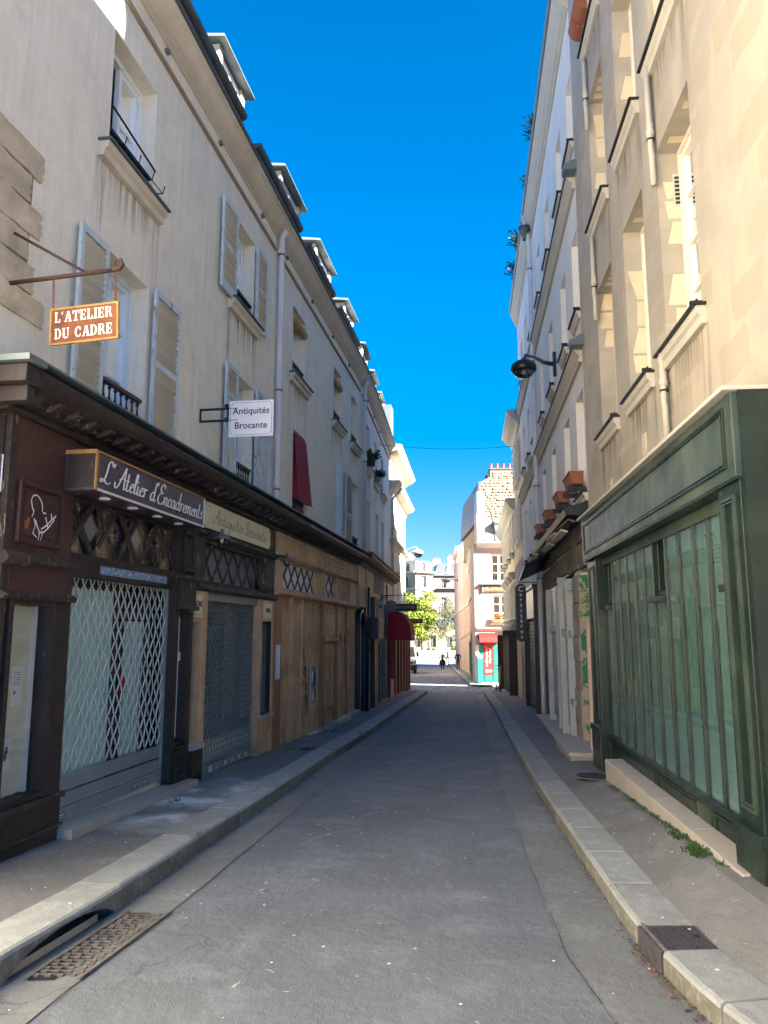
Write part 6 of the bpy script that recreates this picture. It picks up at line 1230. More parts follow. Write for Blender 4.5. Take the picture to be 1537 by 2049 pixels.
for k in range(8): u = 5.3+.55*k; MB().add([(u, .42, 6.39), (u+.04, .42, 6.39), (u+.19, -1.7, 7.96), (u+.15, -1.7, 7.96), (u, .42, 6.43), (u+.04, .42, 6.43), (u+.19, -1.7, 8.0), (u+.15, -1.7, 8.0)], [(4,5,6,7),(0,4,7,3),(1,2,6,5)]).build('seam', 'zinc_dark', D, parent=rf)
dormer(D, 5.98, 6.62, 6.75, 7.45, w=-.05, deep=1.2, over=.12, pitched=True)
MB().box(4.92, 5.32, -.9, .30, 6.30, 7.85).build('chimney_pier', 'plaster_blush', D); MB().box(4.95, 5.40, -1.2, .1, 7.85, 9.1).build('zinc_pier', 'zinc', D)
# rubble gable of the taller house behind
GF = Front(44.0)
E_ = Th('rubble_gable_house', 'tall house end of pale rubble stone with red chimney pots, above the zinc roof', 'building', GF, 5.45, 0, 6)
out = [(5.50, 6.4), (5.50, 7.9), (5.66, 10.30), (5.85, 10.42), (6.20, 10.62), (6.22, 11.05), (7.70, 11.05), (8.6, 9.6), (8.6, 6.4)]
MB().prism(out, -9, 0, axis=1).build('wall', 'mortar', E_)
def inside(x, z):
    c = False; j = len(out)-1
    for i in range(len(out)):
        (xi, zi), (xj, zj) = out[i], out[j]
        if (zi > z) != (zj > z) and x < (xj-xi)*(z-zi)/(zj-zi)+xi: c = not c
        j = i
    return c
rr = random.Random(8); vars_ = []
for k in range(8):
    n = 7; mb = MB(); r = random.Random(k); pts = [((.46+r.uniform(-.07, .04))*math.copysign(abs(math.cos(t))**.6, math.cos(t)), (.46+r.uniform(-.10, .04))*math.copysign(abs(math.sin(t))**.6, math.sin(t))) for t in [2*math.pi*(i+.5)/n for i in range(n)]]
    mb.add([(x, .0, z) for x, z in pts]+[(x*.86, .05, z*.8) for x, z in pts], [tuple(range(n, 2*n))]+[(i, (i+1) % n, n+(i+1) % n, n+i) for i in range(n)]); vars_.append(mb.mesh('stone', 'rubble', -1))
z = 7.95; cnt = 0
while z < 11.0:
    h = rr.uniform(.11, .22); x = 5.45+rr.uniform(0, .1)
    while x < 7.75:
        w_ = rr.uniform(.12, .42)
        if inside(x+.04, z+h/2) and inside(x+w_-.03, z+h*.7) and cnt < 295 and rr.random() < .96: inst(rr.choice(vars_), 'stone', E_.o, loc(E_, x+w_/2, 0, z+h/2+rr.uniform(-.025, .025)), (0, rr.uniform(-.12, .12), 0), (w_, rr.uniform(.5, 1.3), h*rr.uniform(.75, 1.1))); cnt += 1
        x += w_+.012
    z += h+.008
bx(E_, 'capping', 'zinc_dark', (6.16, 7.75, -1, .06, 11.05, 11.13)); MB().add([(5.50, .05, 7.9), (5.66, .05, 10.36), (5.50, .05, 10.32), (5.28, .05, 7.9), (5.50, -9, 7.9), (5.66, -9, 10.36), (5.50, -9, 10.32), (5.28, -9, 7.9)], [(0,1,2,3),(4,7,6,5),(0,4,5,1),(1,5,6,2),(2,6,7,3),(3,7,4,0)]).build('side_roof', 'slate', E_)
for k in range(4): MB().lathe([(.07, 0), (.06, .25), (.08, .27), (.08, .31), (0, .31)], 6.3+.36*k, -.3, 8, z=11.13).build('chimney_pot', 'terracotta', E_)
MB().lathe([(.07, 0), (.06, .25), (.08, .31), (0, .31)], 6.0, -.3, 8, z=10.45).build('chimney_pot', 'terracotta', E_)
# the row that runs on from the pink corner: three more houses seen very obliquely
def side_house(fr, u0, u1, z1, m, lab, wins, rise=1.2):
    T = Th('terraced_house', lab, 'building', fr, u0, 0, g(u0)); ops = [(u, u+.9, z, z+1.5) for u in wins for z in (2.0, 4.4) if z+1.6 < z1]
    wall(T, u0, u1, g(u1)-.4, z1, ops, m, .22, back=6)
    for o in ops: window(T, *o, depth=.18, fm='frame_cream', simple=False, rows=3)
    sweep(T, [(-.2, z1-.25), (.05, z1-.25), (.25, z1), (-.2, z1+.04)], u0, u1, 'moulding', 'eaves'); sweep(T, [(0, 3.7), (.1, 3.75), (.1, 3.85), (0, 3.9)], u0, u1, 'moulding', 'string_course'); roof(T, u0, u1, z1, 'zinc', rise=rise, set_=1.0, back=6); return T
q = side_house(P1f, 42.4, 60, 6.3, 'plaster_pink', 'pink house side with small windows and green lattice glazing along the far pavement', (46, 50, 54), .5)
side_house(P2f, 60.2, 70, 8.2, 'plaster_pink', 'nearest of three oblique pink houses beyond the green lattice glazing', (62, 66), .5)
side_house(P2f, 70.05, 83, 9.2, 'plaster_blush', 'middle one of three oblique pink houses beyond the green lattice glazing', (72, 76, 79), .6)
side_house(P2f, 83.05, 97, 10.9, 'plaster_pink', 'farthest of three oblique pink houses, ending in a small zinc gable by the park', (85, 89, 93), .7)
H = Th('lattice_shopfront', 'green lattice glazed shopfront along the sunless side of the pink house', 'shopfront', P1f, 42, .02, -1)
bx(H, 'glazing_back', 'teal_backing', (41.8, 56, .02, .05, -.9, 1.0))
for k in range(15): bx(H, 'mullion', 'teal_shop', (41.8+1.0*k, 41.95+1.0*k, .05, .10, -1.0, 1.05))
for k in range(5): bx(H, 'transom_bar', 'teal_shop', (41.8, 56, .05, .09, -1.0+.5*k, -.93+.5*k))
P = Th('orange_awning', 'small orange and white awning on the shaded side of the pink corner house', 'awning', P1f, 47, .02, 1.2); MB().add([(46, .03, 1.75), (50, .03, 1.75), (50, .7, 1.25), (46, .7, 1.25)], [(0,1,2,3)]).build('canvas', 'red_bright', P, recalc=False); MB().add([(50.3, .03, 1.6), (54, .03, 1.6), (54, .7, 1.15), (50.3, .7, 1.15)], [(0,1,2,3)]).build('canvas', 'terracotta', P, recalc=False)
# teal corner shop
H = Th('shopfront', 'bright teal corner shopfront with panelled shutters under a red awning', 'shopfront', PF, 4.95, .02, -1)
bx(H, 'boards', 'teal_shop', (4.92, 8.5, .0, .05, -1.3, 1.55)); bx(H, 'dark_fanlight', 'slate', (5.0, 6.6, .05, .058, 1.0, 1.5))
for (a, b) in ((4.95, 5.16), (5.68, 6.16), (6.2, 6.7)):
    for (c, d) in ((-.88, -.32), (-.25, .85)): raised(H, a, b, c, d, .05, 'teal_shop', t=.03)
raised(H, 5.2, 5.64, -.88, -.5, .05, 'teal_shop', t=.03); bx(H, 'corner_post', 'plaster_white', (4.76, 4.92, .0, .12, -1.1, 1.0)); bx(H, 'plinth', 'limestone', (4.76, 8.5, .0, .14, -1.4, -.92))
P = Th('awning', 'bright red rolled awning above the teal corner shop', 'awning', PF, 4.95, .05, 1.2)
MB().add([(4.93, .05, 1.62), (6.1, .05, 1.62), (6.1, .50, 1.40), (4.93, .50, 1.40), (4.93, .05, 1.3), (6.1, .05, 1.3), (6.1, .52, 1.14), (4.93, .52, 1.14)], [(0,1,2,3),(4,7,6,5),(0,4,5,1),(1,5,6,2),(2,6,7,3),(3,7,4,0)]).build('canvas', 'red_bright', P)
for k, (a, b, t) in enumerate(((6.0, 1.62, .4), (6.12, 1.48, -.3), (6.22, 1.3, .2))): MB().add([(a, .5, b), (a+.32, .75, b+.05), (a+.30, .7, b-.30), (a-.02, .55, b-.34)], [(0,1,2,3)]).build('hanging_flap', 'red_bright', P, recalc=False)
P = Th('banner', 'tall red banner with white writing hung on the teal corner shop', 'banner', PF, 5.18, .08, -.5)
bx(P, 'cloth', 'red_bright', (5.17, 5.63, .08, .10, -.52, 1.12)); text('au Campagne !', .20, 'letter_white', P, 5.29, .105, .42, 'front', rot2=-math.pi/2, ax='CENTER', sx=1, bold=.001) if False else None
text('au Campagne !', .17, 'letter_white', P, 5.31, .103, .40, 'front', rot2=math.pi/2); text('Mouffetard', .17, 'letter_white', P, 5.49, .103, .45, 'front', rot2=math.pi/2)
bx(P, 'square_mark', 'letter_white', (5.27, 5.38, .1, .103, -.40, -.26)); MB().prism([(5.5+.06*math.cos(t*math.pi/6), -.33+.06*math.sin(t*math.pi/6)) for t in range(12)], .1, .103, axis=1).build('round_mark', 'letter_white', P)
P = Th('sign_board', 'old brown board with gold letters Gde BOU between the pink house windows', 'shop sign', PF, 5.1, .02, 3.7)
bx(P, 'board', 'wood_interior', (5.22, 7.2, .02, .10, 3.76, 4.12)); bx(P, 'rim', 'zinc', (5.0, 7.2, .02, .22, 4.12, 4.18), (5.14, 5.22, .02, .12, 3.72, 4.12)); text('Gde BOU', .26, 'letter_gold', P, 6.12, .103, 3.94, 'front', sx=.95, bold=.004); text('LC', .2, 'sign_cream', P, 5.42, .103, 3.94, 'front')
P = Th('litter_bin', 'teal bin with a blue sack beside the teal corner shop', 'bin', PF, 4.95, .4, -1.1); bx(P, 'bin', 'teal_shop', (4.78, 5.02, .22, .5, -1.1, .30), bevel=.02); bx(P, 'sack', 'tile_blue', (4.74, 5.06, .20, .52, .30, .5), bevel=.05)
# side building hidden behind the corner on the left
side = Fr(-1.2, .022, 'L'); T = Th('terraced_house', 'pale house behind the sunlit corner, past the crossing on the left', 'building', side, 46, 0, -1.5); wall(T, 46, 92, -3, 9, [], 'plaster_white', .2)
# ---------------------------------------------------------------- far town across the park
FAR = Th('apartment_building', 'cream stone apartment building with a zinc attic beyond the park, its right face sunlit', 'building', WORLD, 7.4, 178, -2.5)
def face(T, p0, p1, z0, z1, wins, m, name='wall', d=.5):
    """upright face between two ground points with recessed windows given as (t0,t1,z0,z1)"""
    a, b = Vector(p0), Vector(p1); L = (b-a).length; n = Vector((-(b-a).y, (b-a).x)).normalized()
    if n.y > 0: n = -n
    mb = MB(); P = lambda t, z, w=0: (a.x+(b.x-a.x)*t/L+n.x*w, a.y+(b.y-a.y)*t/L+n.y*w, z)
    for q in cells(0, L, z0, z1, wins): mb.quad(P(q[0], q[2]), P(q[1], q[2]), P(q[1], q[3]), P(q[0], q[3]))
    for (s, e, c, f) in wins:
        mb.quad(P(s, c), P(s, c, -d), P(s, f, -d), P(s, f)); mb.quad(P(e, c), P(e, f), P(e, f, -d), P(e, c, -d)); mb.quad(P(s, f), P(s, f, -d), P(e, f, -d), P(e, f))
    mb.build(name, m, T, recalc=False)
    for (s, e, c, f) in wins:
        W = MB().quad(P(s, c, -d+.02), P(e, c, -d+.02), P(e, f, -d+.02), P(s, f, -d+.02)).build('window', 'slate', T, recalc=False)
        q = MB(); 
        for (s2, e2, c2, f2) in ((s, s+.12, c, f), (e-.12, e, c, f), ((s+e)/2-.07, (s+e)/2+.07, c, f), (s, e, f-.12, f)): q.quad(P(s2, c2, -d+.06), P(e2, c2, -d+.06), P(e2, f2, -d+.06), P(s2, f2, -d+.06))
        q.build('frame', 'frame_cream', T, parent=W, recalc=False)
        q = MB()
        for k in range(9): t = s-.1+(e-s+.2)*k/8; q.quad(P(t, c, .1), P(t+.04, c, .1), P(t+.04, c+1.0, .1), P(t, c+1.0, .1))
        q.quad(P(s-.15, c+1.0, .12), P(e+.15, c+1.0, .12), P(e+.15, c+1.07, .12), P(s-.15, c+1.07, .12)); q.build('railing', 'iron', T, parent=W, recalc=False)
    return P, L
def band(T, P, L, z, out, h, m='moulding_cream', e=.3): MB().add([P(-e, z), P(L+e, z), P(L+e, z, out), P(-e, z, out), P(-e, z+h), P(L+e, z+h), P(L+e, z+h, out), P(-e, z+h, out)], [(0,3,2,1),(4,5,6,7),(0,1,5,4),(1,2,6,5),(2,3,7,6),(3,0,4,7)]).build('cornice', m, T)
rows = [(1.5, 4.2), (5.2, 7.8), (8.7, 11.3), (12.2, 14.8)]
Pl, Ll = face(FAR, (1.0, 186), (7.3, 178), -3, 15.7, [(t, t+1.5, c, f) for t in (2.6, 6.4) for c, f in rows], 'haussmann'); Pr, Lr = face(FAR, (7.3, 178), (11.5, 181), -3, 15.7, [(1.7, 3.1, c, f) for c, f in rows], 'haussmann')
for P_, L_ in ((Pl, Ll), (Pr, Lr)):
    for z, o_, h in ((15.5, .9, .3), (11.7, .35, .2), (8.2, .6, .25)): band(FAR, P_, L_, z, o_, h)
Pl2, Ll2 = face(FAR, (1.6, 186.5), (7.5, 179.2), 15.7, 18.4, [(5.6, 7.0, 15.9, 18.0)], 'plaster_white', 'attic_wall'); Pr2, Lr2 = face(FAR, (7.5, 179.2), (11.2, 181.8), 15.7, 18.4, [(1.4, 2.8, 15.9, 18.0)], 'plaster_white', 'attic_wall')
MB().add([(1.2, 187, 18.4), (7.5, 178.9, 18.4), (11.5, 181.6, 18.4), (11, 192, 18.4), (5, 188, 19.6)], [(0,1,4),(1,2,4),(2,3,4),(0,4,3),(0,3,2,1)]).build('roof', 'zinc', FAR)
for k, (x, w_) in enumerate(((5.6, 1.6), (2.6, 1.4))):
    c_ = bx(FAR, 'chimney', 'plaster_white', (x, x+w_, 186, 187, 18, 20.4))
    for j in range(4): MB().lathe([(.12, 0), (.1, .5), (0, .5)], x+.2+.33*j, 186.5, 6, z=20.4).build('chimney_pot', 'terracotta', FAR, parent=c_)
F2_ = Th('apartment_building', 'grey apartment building with a dark slate mansard roof and skylights, seen between cream block and pink row', 'building', WORLD, 15, 184, -2.5)
F2_.o['label'] = 'grey apartment building with dark slate mansard and skylights, far right beyond the park'
P_, L_ = face(F2_, (11.6, 183), (26, 184), -3, 15.2, [(t, t+1.2, c, f) for t in (2.0, 5.6, 9) for c, f in ((12.3, 14.4), (7.6, 10), (3.5, 6))], 'haussmann_grey')
band(F2_, P_, L_, 12.0, .8, .25, 'haussmann_grey'); band(F2_, P_, L_, 15.1, .5, .2, 'haussmann_grey')
MB().add([(11.9, 182.7, 15.3), (26, 183.7, 15.3), (26, 186, 18.3), (13.0, 186, 18.3), (13.0, 194, 18.8), (26, 194, 18.8), (11.9, 194, 15.3)], [(0,1,2,3),(3,2,5,4),(0,3,4,6)]).build('mansard', 'slate', F2_, recalc=False)
for t in (2.6, 6.2, 9.8): MB().add([(11.9+t, 182.85, 15.5), (13.0+t, 182.95, 15.5), (13.5+t, 185.0, 17.8), (12.7+t, 184.9, 17.8)], [(0,1,2,3)]).build('skylight', 'zinc', F2_, recalc=False)
for x in (11.9, 15.6, 19): 
    c_ = bx(F2_, 'chimney', 'plaster_white', (x, x+1.9, 187, 188, 17.5, 20.0 if x > 15 else 19.2))
    for j in range(5): MB().lathe([(.14, 0), (.12, .55), (0, .55)], x+.25+.35*j, 187.5, 6, z=20.0 if x > 15 else 19.2).build('chimney_pot', 'terracotta', F2_, parent=c_)
CH = Th('low_building', 'low cream stone building behind the park trees', 'building', WORLD, 8, 160, -2.5); face(CH, (-6, 160), (22, 160), -3, 2.8, [(t, t+1.3, -1.2, 1.2) for t in (9, 12.2, 15.4, 18.6)], 'haussmann'); MB().add([(-6, 160, 2.8), (22, 160, 2.8), (22, 166, 4.8), (-6, 166, 4.8)], [(0,1,2,3)]).build('roof', 'zinc', CH, recalc=False)
# park fence with posters
FN = Th('park_fence', 'grey park fence hung with colourful posters at the end of the street', 'fence', WORLD, 9, 126, -2.47)
rr = random.Random(3)
for k in range(16):
    x = .5+1.15*k; p = bx(FN, 'poster_panel', ['poster_mix', 'paper', 'pipe_paint', 'teal_backing'][k % 4 if k % 3 else 0], (x, x+.98, 126, 126.04, -2.2, -1.15))
    for j in range(3): a = x+rr.uniform(.05, .6); c = rr.uniform(-2.1, -1.5); bx(FN, 'printed_shape', rr.choice(['teal_shop', 'paper', 'terracotta', 'ink', 'leaf_green']), (a, a+rr.uniform(.1, .35), 125.985-.003*j, 126.0, c, c+rr.uniform(.1, .4)), parent=p)
    bx(FN, 'post', 'zinc_dark', (x-.1, x-.02, 125.97, 126.06, -2.5, -1.05))
sheet('park_ground', 'leaf_green', [126.5, 160], lambda y: -30, lambda y: 40, .03); sheet('far_pavement', 'marble', [112, 117, 126], lambda y: -40, lambda y: 50, .08); sheet('cross_road', 'asphalt_gutter', [100, 106, 112], lambda y: -60, lambda y: 80, .012)
sheet('far_kerb', 'sign_white', [111.6, 112.1], lambda y: -40, lambda y: 50, .09)
# trees
def leaves(T, blobs, n, size, m, seed, name='crown', flat=.0):
    rr = random.Random(seed); mb = MB(); tot = sum(b[3]*b[4]*b[5] for b in blobs)
    for (cx, cy, cz, rx, ry, rz) in blobs:
        for _ in range(int(n*rx*ry*rz/tot)):
            while True:
                x, y, z = rr.uniform(-1, 1), rr.uniform(-1, 1), rr.uniform(-1, 1); d = x*x+y*y+z*z
                if .15 < d < 1: break
            p = Vector((cx+x*rx, cy+y*ry, cz+z*rz)); a = Vector((rr.gauss(0, 1), rr.gauss(0, 1), rr.gauss(0, 1))).normalized(); b = a.orthogonal().normalized(); c = a.cross(b); s = size*rr.uniform(.5, 1.2)
            mb.add([p+b*s, p+c*s*.55, p-b*s, p-c*s*.55], [(0, 1, 2, 3)], rr.choice((0, 0, 1)) if isinstance(m, list) else 0)
    return mb.build(name, m, T, recalc=False)
def trunk(T, base, top, r, m, limbs=5, seed=0, ln=2.5):
    rr = random.Random(seed); b, t = Vector(base), Vector(top); mb = MB(); pts = [b+(t-b)*k/6+Vector((rr.uniform(-.12, .12), rr.uniform(-.12, .12), 0)) for k in range(7)]
    mb.tube(pts, [r*(1-.12*k) for k in range(7)], 8); tr = mb.build('trunk', m, T, smooth=True)
    for k in range(limbs):
        s = pts[2+k % 4]; a = rr.uniform(0, 6.28); e = s+Vector((math.cos(a)*ln*rr.uniform(.5, 1), math.sin(a)*ln*.6, ln*rr.uniform(.5, 1.1)))
        MB().tube([s, (s+e)/2+Vector((0, 0, .2)), e], [r*.5, r*.3, r*.1], 6).build('limb', m, T, parent=tr, smooth=True)
def blobset(cx, cy, cz, R_, n, seed, zs=1.0):
    rr = random.Random(seed); return [(cx+rr.uniform(-.7, .7)*R_, cy+rr.uniform(-.5, .5)*R_, cz+rr.uniform(-.75, .8)*R_*zs, R_*rr.uniform(.25, .5), R_*rr.uniform(.25, .5), R_*rr.uniform(.22, .42)) for _ in range(n)]
T = Th('tree', 'bright lime green leafy tree in front of the cream apartment building', 'tree', WORLD, 6.6, 133, -2.47); trunk(T, (6.6, 133, -2.5), (6.2, 133, 5), .28, 'bark', 7, 1, 3); trunk(T, (7.2, 133.2, -2.5), (8, 133, 2), .16, 'bark', 3, 2, 2)
leaves(T, blobset(5.9, 133, 4.4, 3.3, 44, 5, 1.3), 17000, .19, ['leaf_bright', 'leaf_spring'], 3)
T = Th('tree', 'brownish half bare tree with twin pale trunks, right of the lime green tree', 'tree', WORLD, 10.2, 134, -2.47); trunk(T, (9.9, 134, -2.5), (9.6, 134, 6.5), .17, 'birch', 9, 3, 3); trunk(T, (10.5, 134, -2.5), (11.2, 134, 5.5), .15, 'birch', 9, 4, 3)
leaves(T, blobset(10.4, 134, 4.0, 2.9, 34, 9, 1.6), 5500, .12, ['leaf_spring', 'bark'], 4)
T = Th('tree', 'dark evergreen partly hidden by the farthest pink house', 'tree', WORLD, 13.2, 138, -2.47); trunk(T, (13.2, 138, -2.5), (13.2, 138, 4), .2, 'bark', 3, 5, 1); leaves(T, blobset(13.3, 138, 2.6, 2.2, 16, 2, 1.5), 3500, .16, ['leaf_dark', 'leaf_green'], 5)
for k, (x, r) in enumerate(((4, 1.0), (7.8, .8), (11.6, 1.1))):
    T = Th('shrub', ('low green shrub behind the poster fence beneath the lime tree', 'small green shrub behind the poster fence near the twin trunks', 'rounded green shrub behind the poster fence, nearest the pink houses')[k], 'shrub', WORLD, x, 129, -2.47); trunk(T, (x, 129, -2.5), (x, 129, -1.4), .05, 'bark', 2, k, .5); leaves(T, blobset(x, 129, -1.3, r, 8, k), 900, .12, ['leaf_green', 'leaf_bright'], 10+k, name='foliage')
# ---------------------------------------------------------------- street things
def street_lamp(fr, u, z, reach, r, m, lab, tilt=0):
    P = Th('street_lamp', lab, 'lamp', fr, u, 0, z)
    bx(P, 'wall_plate', m, (u-.05, u+.05, .0, .06, z-.26, z+.22), bevel=.01)
    pts = [(u, .05, z-.02), (u, reach*.35, z+.02), (u, reach*.7, z+.15), (u, reach*.92, z+.17), (u, reach*1.0, z+.10), (u, reach, z+.0)]
    MB().tube([Vector(p) for p in pts], [.045, .04, .028, .025, .03, .035], 8).build('arm', m, P, smooth=True)
    MB().lathe([(0, .12), (.04, .115), (.06, .08), (r*.6, .05), (r*.92, -.01), (r, -.07), (r*.97, -.13), (r*.82, -.17), (r*.80, -.16)], u, reach, 24, z=z).build('shade', m, P, smooth=True)
    MB().lathe([(r*.80, -.165), (r*.7, -.22), (r*.4, -.27), (0, -.285)], u, reach, 20, z=z).build('diffuser', 'lamp_glass', P, smooth=True)
    MB().lathe([(r*.78, -.155), (r*.3, -.10), (0, -.09)], u, reach, 16, z=z).build('reflector', 'zinc', P, smooth=True); MB().lathe([(0, -.12), (.04, -.14), (.05, -.18), (0, -.22)], u, reach, 10, z=z).build('bulb', 'sign_white', P, smooth=True)
street_lamp(R2, 14.3, 6.75, .62, .25, 'lamp_shell', 'black saucer shaped street lamp on a bracket on the right house wall')
street_lamp(L3, 32.9, 5.05, .75, .26, 'lamp_grey', 'brown grey saucer street lamp on the sunlit white corner house')
street_lamp(P2f, 84, 7.3, 1.3, .5, 'lamp_grey', 'small distant street lamp on the oblique pink houses')
for k, (a, b, l) in enumerate(((11.3, 12.05, 'nearest'), (12.95, 13.6, 'second nearest'), (14.95, 15.6, 'third'), (16.95, 17.5, 'farthest'))):
    P = Th('window_box', l+' of four brown wooden window boxes over the derelict shop', 'window box', R2, a, .1, 3.75, group='window boxes above the derelict shop')
    m = 'terracotta' if k < 2 else 'pot_wood'
    MB().prism([(.02, 3.80), (.19, 3.80), (.23, 3.98), (.02, 3.98)], a, b).build('box', m, P, bevel=.005); bx(P, 'rim', m, (a-.01, b+.01, .015, .24, 3.965, 3.995), bevel=.004); bx(P, 'support', 'iron', (a+.05, a+.07, .0, .25, 3.7, 3.78), (b-.07, b-.05, .0, .25, 3.7, 3.78)); bx(P, 'soil', 'bark', (a+.02, b-.02, .03, .21, 3.97, 4.0))
def plant(fr, u, w, z, r, lab, pot='black_paint', fl=None, n=90, seed=1, grp=None):
    P = Th('potted_plant', lab, 'plant', fr, u, w, z, group=grp); MB().lathe([(0, 0), (r*.35, 0), (r*.45, r*.5), (r*.38, r*.5), (0, r*.45)], u, w, 10, z=z).build('pot', pot, P); rr = random.Random(seed); mb = MB()
    for _ in range(n):
        a = rr.uniform(0, 6.28); h = rr.uniform(.3, 1.2)*r; o = rr.uniform(.1, 1)*r; p0 = (u, w, z+r*.45); p1 = (u+math.cos(a)*o, w+math.sin(a)*o, z+r*.45+h); d = r*.09
        mb.quad((p0[0], p0[1], p0[2]), (p1[0]-math.sin(a)*d, p1[1]+math.cos(a)*d, p1[2]-d), (p1[0]+math.cos(a)*d*2, p1[1]+math.sin(a)*d*2, p1[2]-d*1.5), (p1[0]+math.sin(a)*d, p1[1]-math.cos(a)*d, p1[2]+d))
    mb.build('foliage', 'leaf_green', P, recalc=False)
    if fl:
        mb = MB()
        for _ in range(14): a = rr.uniform(0, 6.28); o = rr.uniform(.3, 1)*r; q = (u+math.cos(a)*o, w+math.sin(a)*o, z+r*rr.uniform(.7, 1.6)); mb.lathe([(0, .03), (.03, 0), (0, -.03)], q[0], q[1], 6, z=q[2])
        mb.build('flowers', fl, P, kind='stuff')
plant(L2, 21.8, .10, 6.34, .30, 'leafy plant in a black pot on an upper sill of the lilac grey house'); plant(L2, 23.75, .12, 6.30, .22, 'small plant in a teal pot on the next upper sill of the lilac grey house', pot='tile_blue', seed=3)
for k, (u, z, r, l, f) in enumerate(((15.4, 12.12, .35, 'yellowish plant on the roof gutter beside a round dormer', None), (17.3, 12.15, .28, 'red flowering plant on the roof gutter', 'flower_red'), (20.4, 12.15, .42, 'spiky dark green plant hanging over the roof gutter', None), (22.2, 12.1, .42, 'sprawling plant with pale flowers at the far end of the roof gutter', 'flower'))): plant(R2, u, .10, z, r, l, fl=f, seed=20+k)
P = Th('flower_box', 'window box of orange flowers on the lower pink house window', 'window box', PF, 5.7, .1, 2.1); bx(P, 'box', 'terracotta', (5.68, 6.55, .14, .3, 2.15, 2.32)); leaves(P, [(6.1, .22, 2.42, .45, .12, .16)], 260, .05, ['leaf_green', 'flower'], 6, name='foliage'); mb = MB(); rr = random.Random(1)
for _ in range(40): mb.lathe([(0, .03), (.035, 0), (0, -.03)], 6.1+rr.uniform(-.42, .42), .25+rr.uniform(-.06, .1), 5, z=2.42+rr.uniform(-.05, .22))
mb.build('flowers', 'flower', P, kind='stuff')
P = Th('overhead_cable', 'thin black cable strung across the street between the roofs', 'cable', WORLD, 0, 24.5, 7.6); MB().tube([(-.15+4.6*k/12, 24.5, 7.68-.12*math.sin(math.pi*k/12)-.03*k/12) for k in range(13)], .007, 4).build('cable', 'black_paint', P)
# delivery van
V = Th('delivery_van', 'white box van with a black bumper parked past the crossing on the left', 'van', WORLD, 1.6, 63, g(63)); G_ = g(63); x0, x1 = .55, 2.62
bx(V, 'cargo_box', 'van_white', (x0-.05, x1+.08, 65.2, 69.5, G_+.75, G_+3.05), bevel=.05)
MB().prism([(63.0, G_+.45), (63.0, G_+1.15), (63.25, G_+1.35), (64.0, G_+2.15), (64.4, G_+2.3), (65.2, G_+2.3), (65.2, G_+.45)], x0, x1).build('cab', 'van_white', V, bevel=.04)
MB().add([(x0+.12, 63.24, G_+1.36), (x1-.12, 63.24, G_+1.36), (x1-.2, 63.96, G_+2.12), (x0+.2, 63.96, G_+2.12)], [(0,1,2,3)]).build('windscreen', 'slate', V, recalc=False); MB().add([(x1+.004, 63.7, G_+1.35), (x1+.004, 64.9, G_+1.35), (x1+.004, 64.9, G_+2.05), (x1+.004, 64.15, G_+2.05)], [(0,1,2,3)]).build('side_window', 'slate', V, recalc=False)
MB().prism([(64.3, G_+2.3), (65.2, G_+2.95), (65.2, G_+2.3)], x0+.1, x1-.1).build('wind_deflector', 'van_white', V)
bx(V, 'bumper', 'rubber', (x0-.02, x1+.02, 62.9, 63.1, G_+.3, G_+.72), bevel=.03); bx(V, 'radiator_grille', 'rubber', (x0+.35, x1-.35, 62.985, 63.0, G_+.78, G_+.98)); bx(V, 'number_plate', 'sign_white', (1.35, 1.85, 62.885, 62.9, G_+.42, G_+.53))
for s_ in (x0+.05, x1-.35): bx(V, 'headlight', 'lamp_glass', (s_, s_+.3, 62.97, 63.02, G_+.80, G_+1.02), bevel=.01)
for s_ in (x0-.22, x1+.04): bx(V, 'wing_mirror', 'rubber', (s_, s_+.18, 63.6, 63.75, G_+1.35, G_+1.75), bevel=.02)
for yy in (63.9, 68.2):
    for xx in (x0-.02, x1-.22):
        w_ = MB().prism([(yy+.36*math.cos(t*math.pi/10), G_+.36+.36*math.sin(t*math.pi/10)) for t in range(20)], xx, xx+.24).build('wheel', 'rubber', V); MB().prism([(yy+.2*math.cos(t*math.pi/8), G_+.36+.2*math.sin(t*math.pi/8)) for t in range(16)], xx+(.24 if xx > 1.5 else -.01), xx+(.25 if xx > 1.5 else 0)).build('rim', 'zinc', V, parent=w_)
# scooter
K_ = Th('kick_scooter', 'parked electric kick scooter with a yellow stem on the right pavement corner', 'scooter', WORLD, 4.86, 33.2, g(33.2)+.1); G_ = g(33.2)+.02
MB().tube([(4.86, 33.1, G_+.18), (4.93, 33.2, G_+1.08)], .035, 8).build('stem', 'yellow_paint', K_); MB().tube([(4.70, 33.16, G_+1.09), (5.16, 33.24, G_+1.09)], .018, 6).build('handlebar', 'black_paint', K_); bx(K_, 'deck', 'black_paint', (4.80, 4.95, 33.15, 34.0, G_+.12, G_+.19), bevel=.02)
for yy in (33.05, 34.05):
    MB().prism([(yy+.12*math.cos(t*math.pi/8), G_+.12+.12*math.sin(t*math.pi/8)) for t in range(16)], 4.84, 4.90).build('wheel', 'rubber', K_)
MB().tube([(4.88, 33.6, G_+.14), (4.70, 33.62, G_)], .012, 5).build('kickstand', 'iron', K_)
for k, (x, y) in enumerate(((7.55, 92), (8.4, 93), (9.2, 94))):
    P = Th('bollard', ('left', 'middle', 'right')[k]+' of three thin black bollards at the far end of the right pavement', 'bollard', WORLD, x, y, g(y), group='bollards at the far pavement end'); MB().lathe([(.05, 0), (.05, .1), (.035, .12), (.035, .95), (.055, .98), (.055, 1.05), (0, 1.1)], x, y, 10, z=g(y)+.1).build('post', 'black_paint', P)
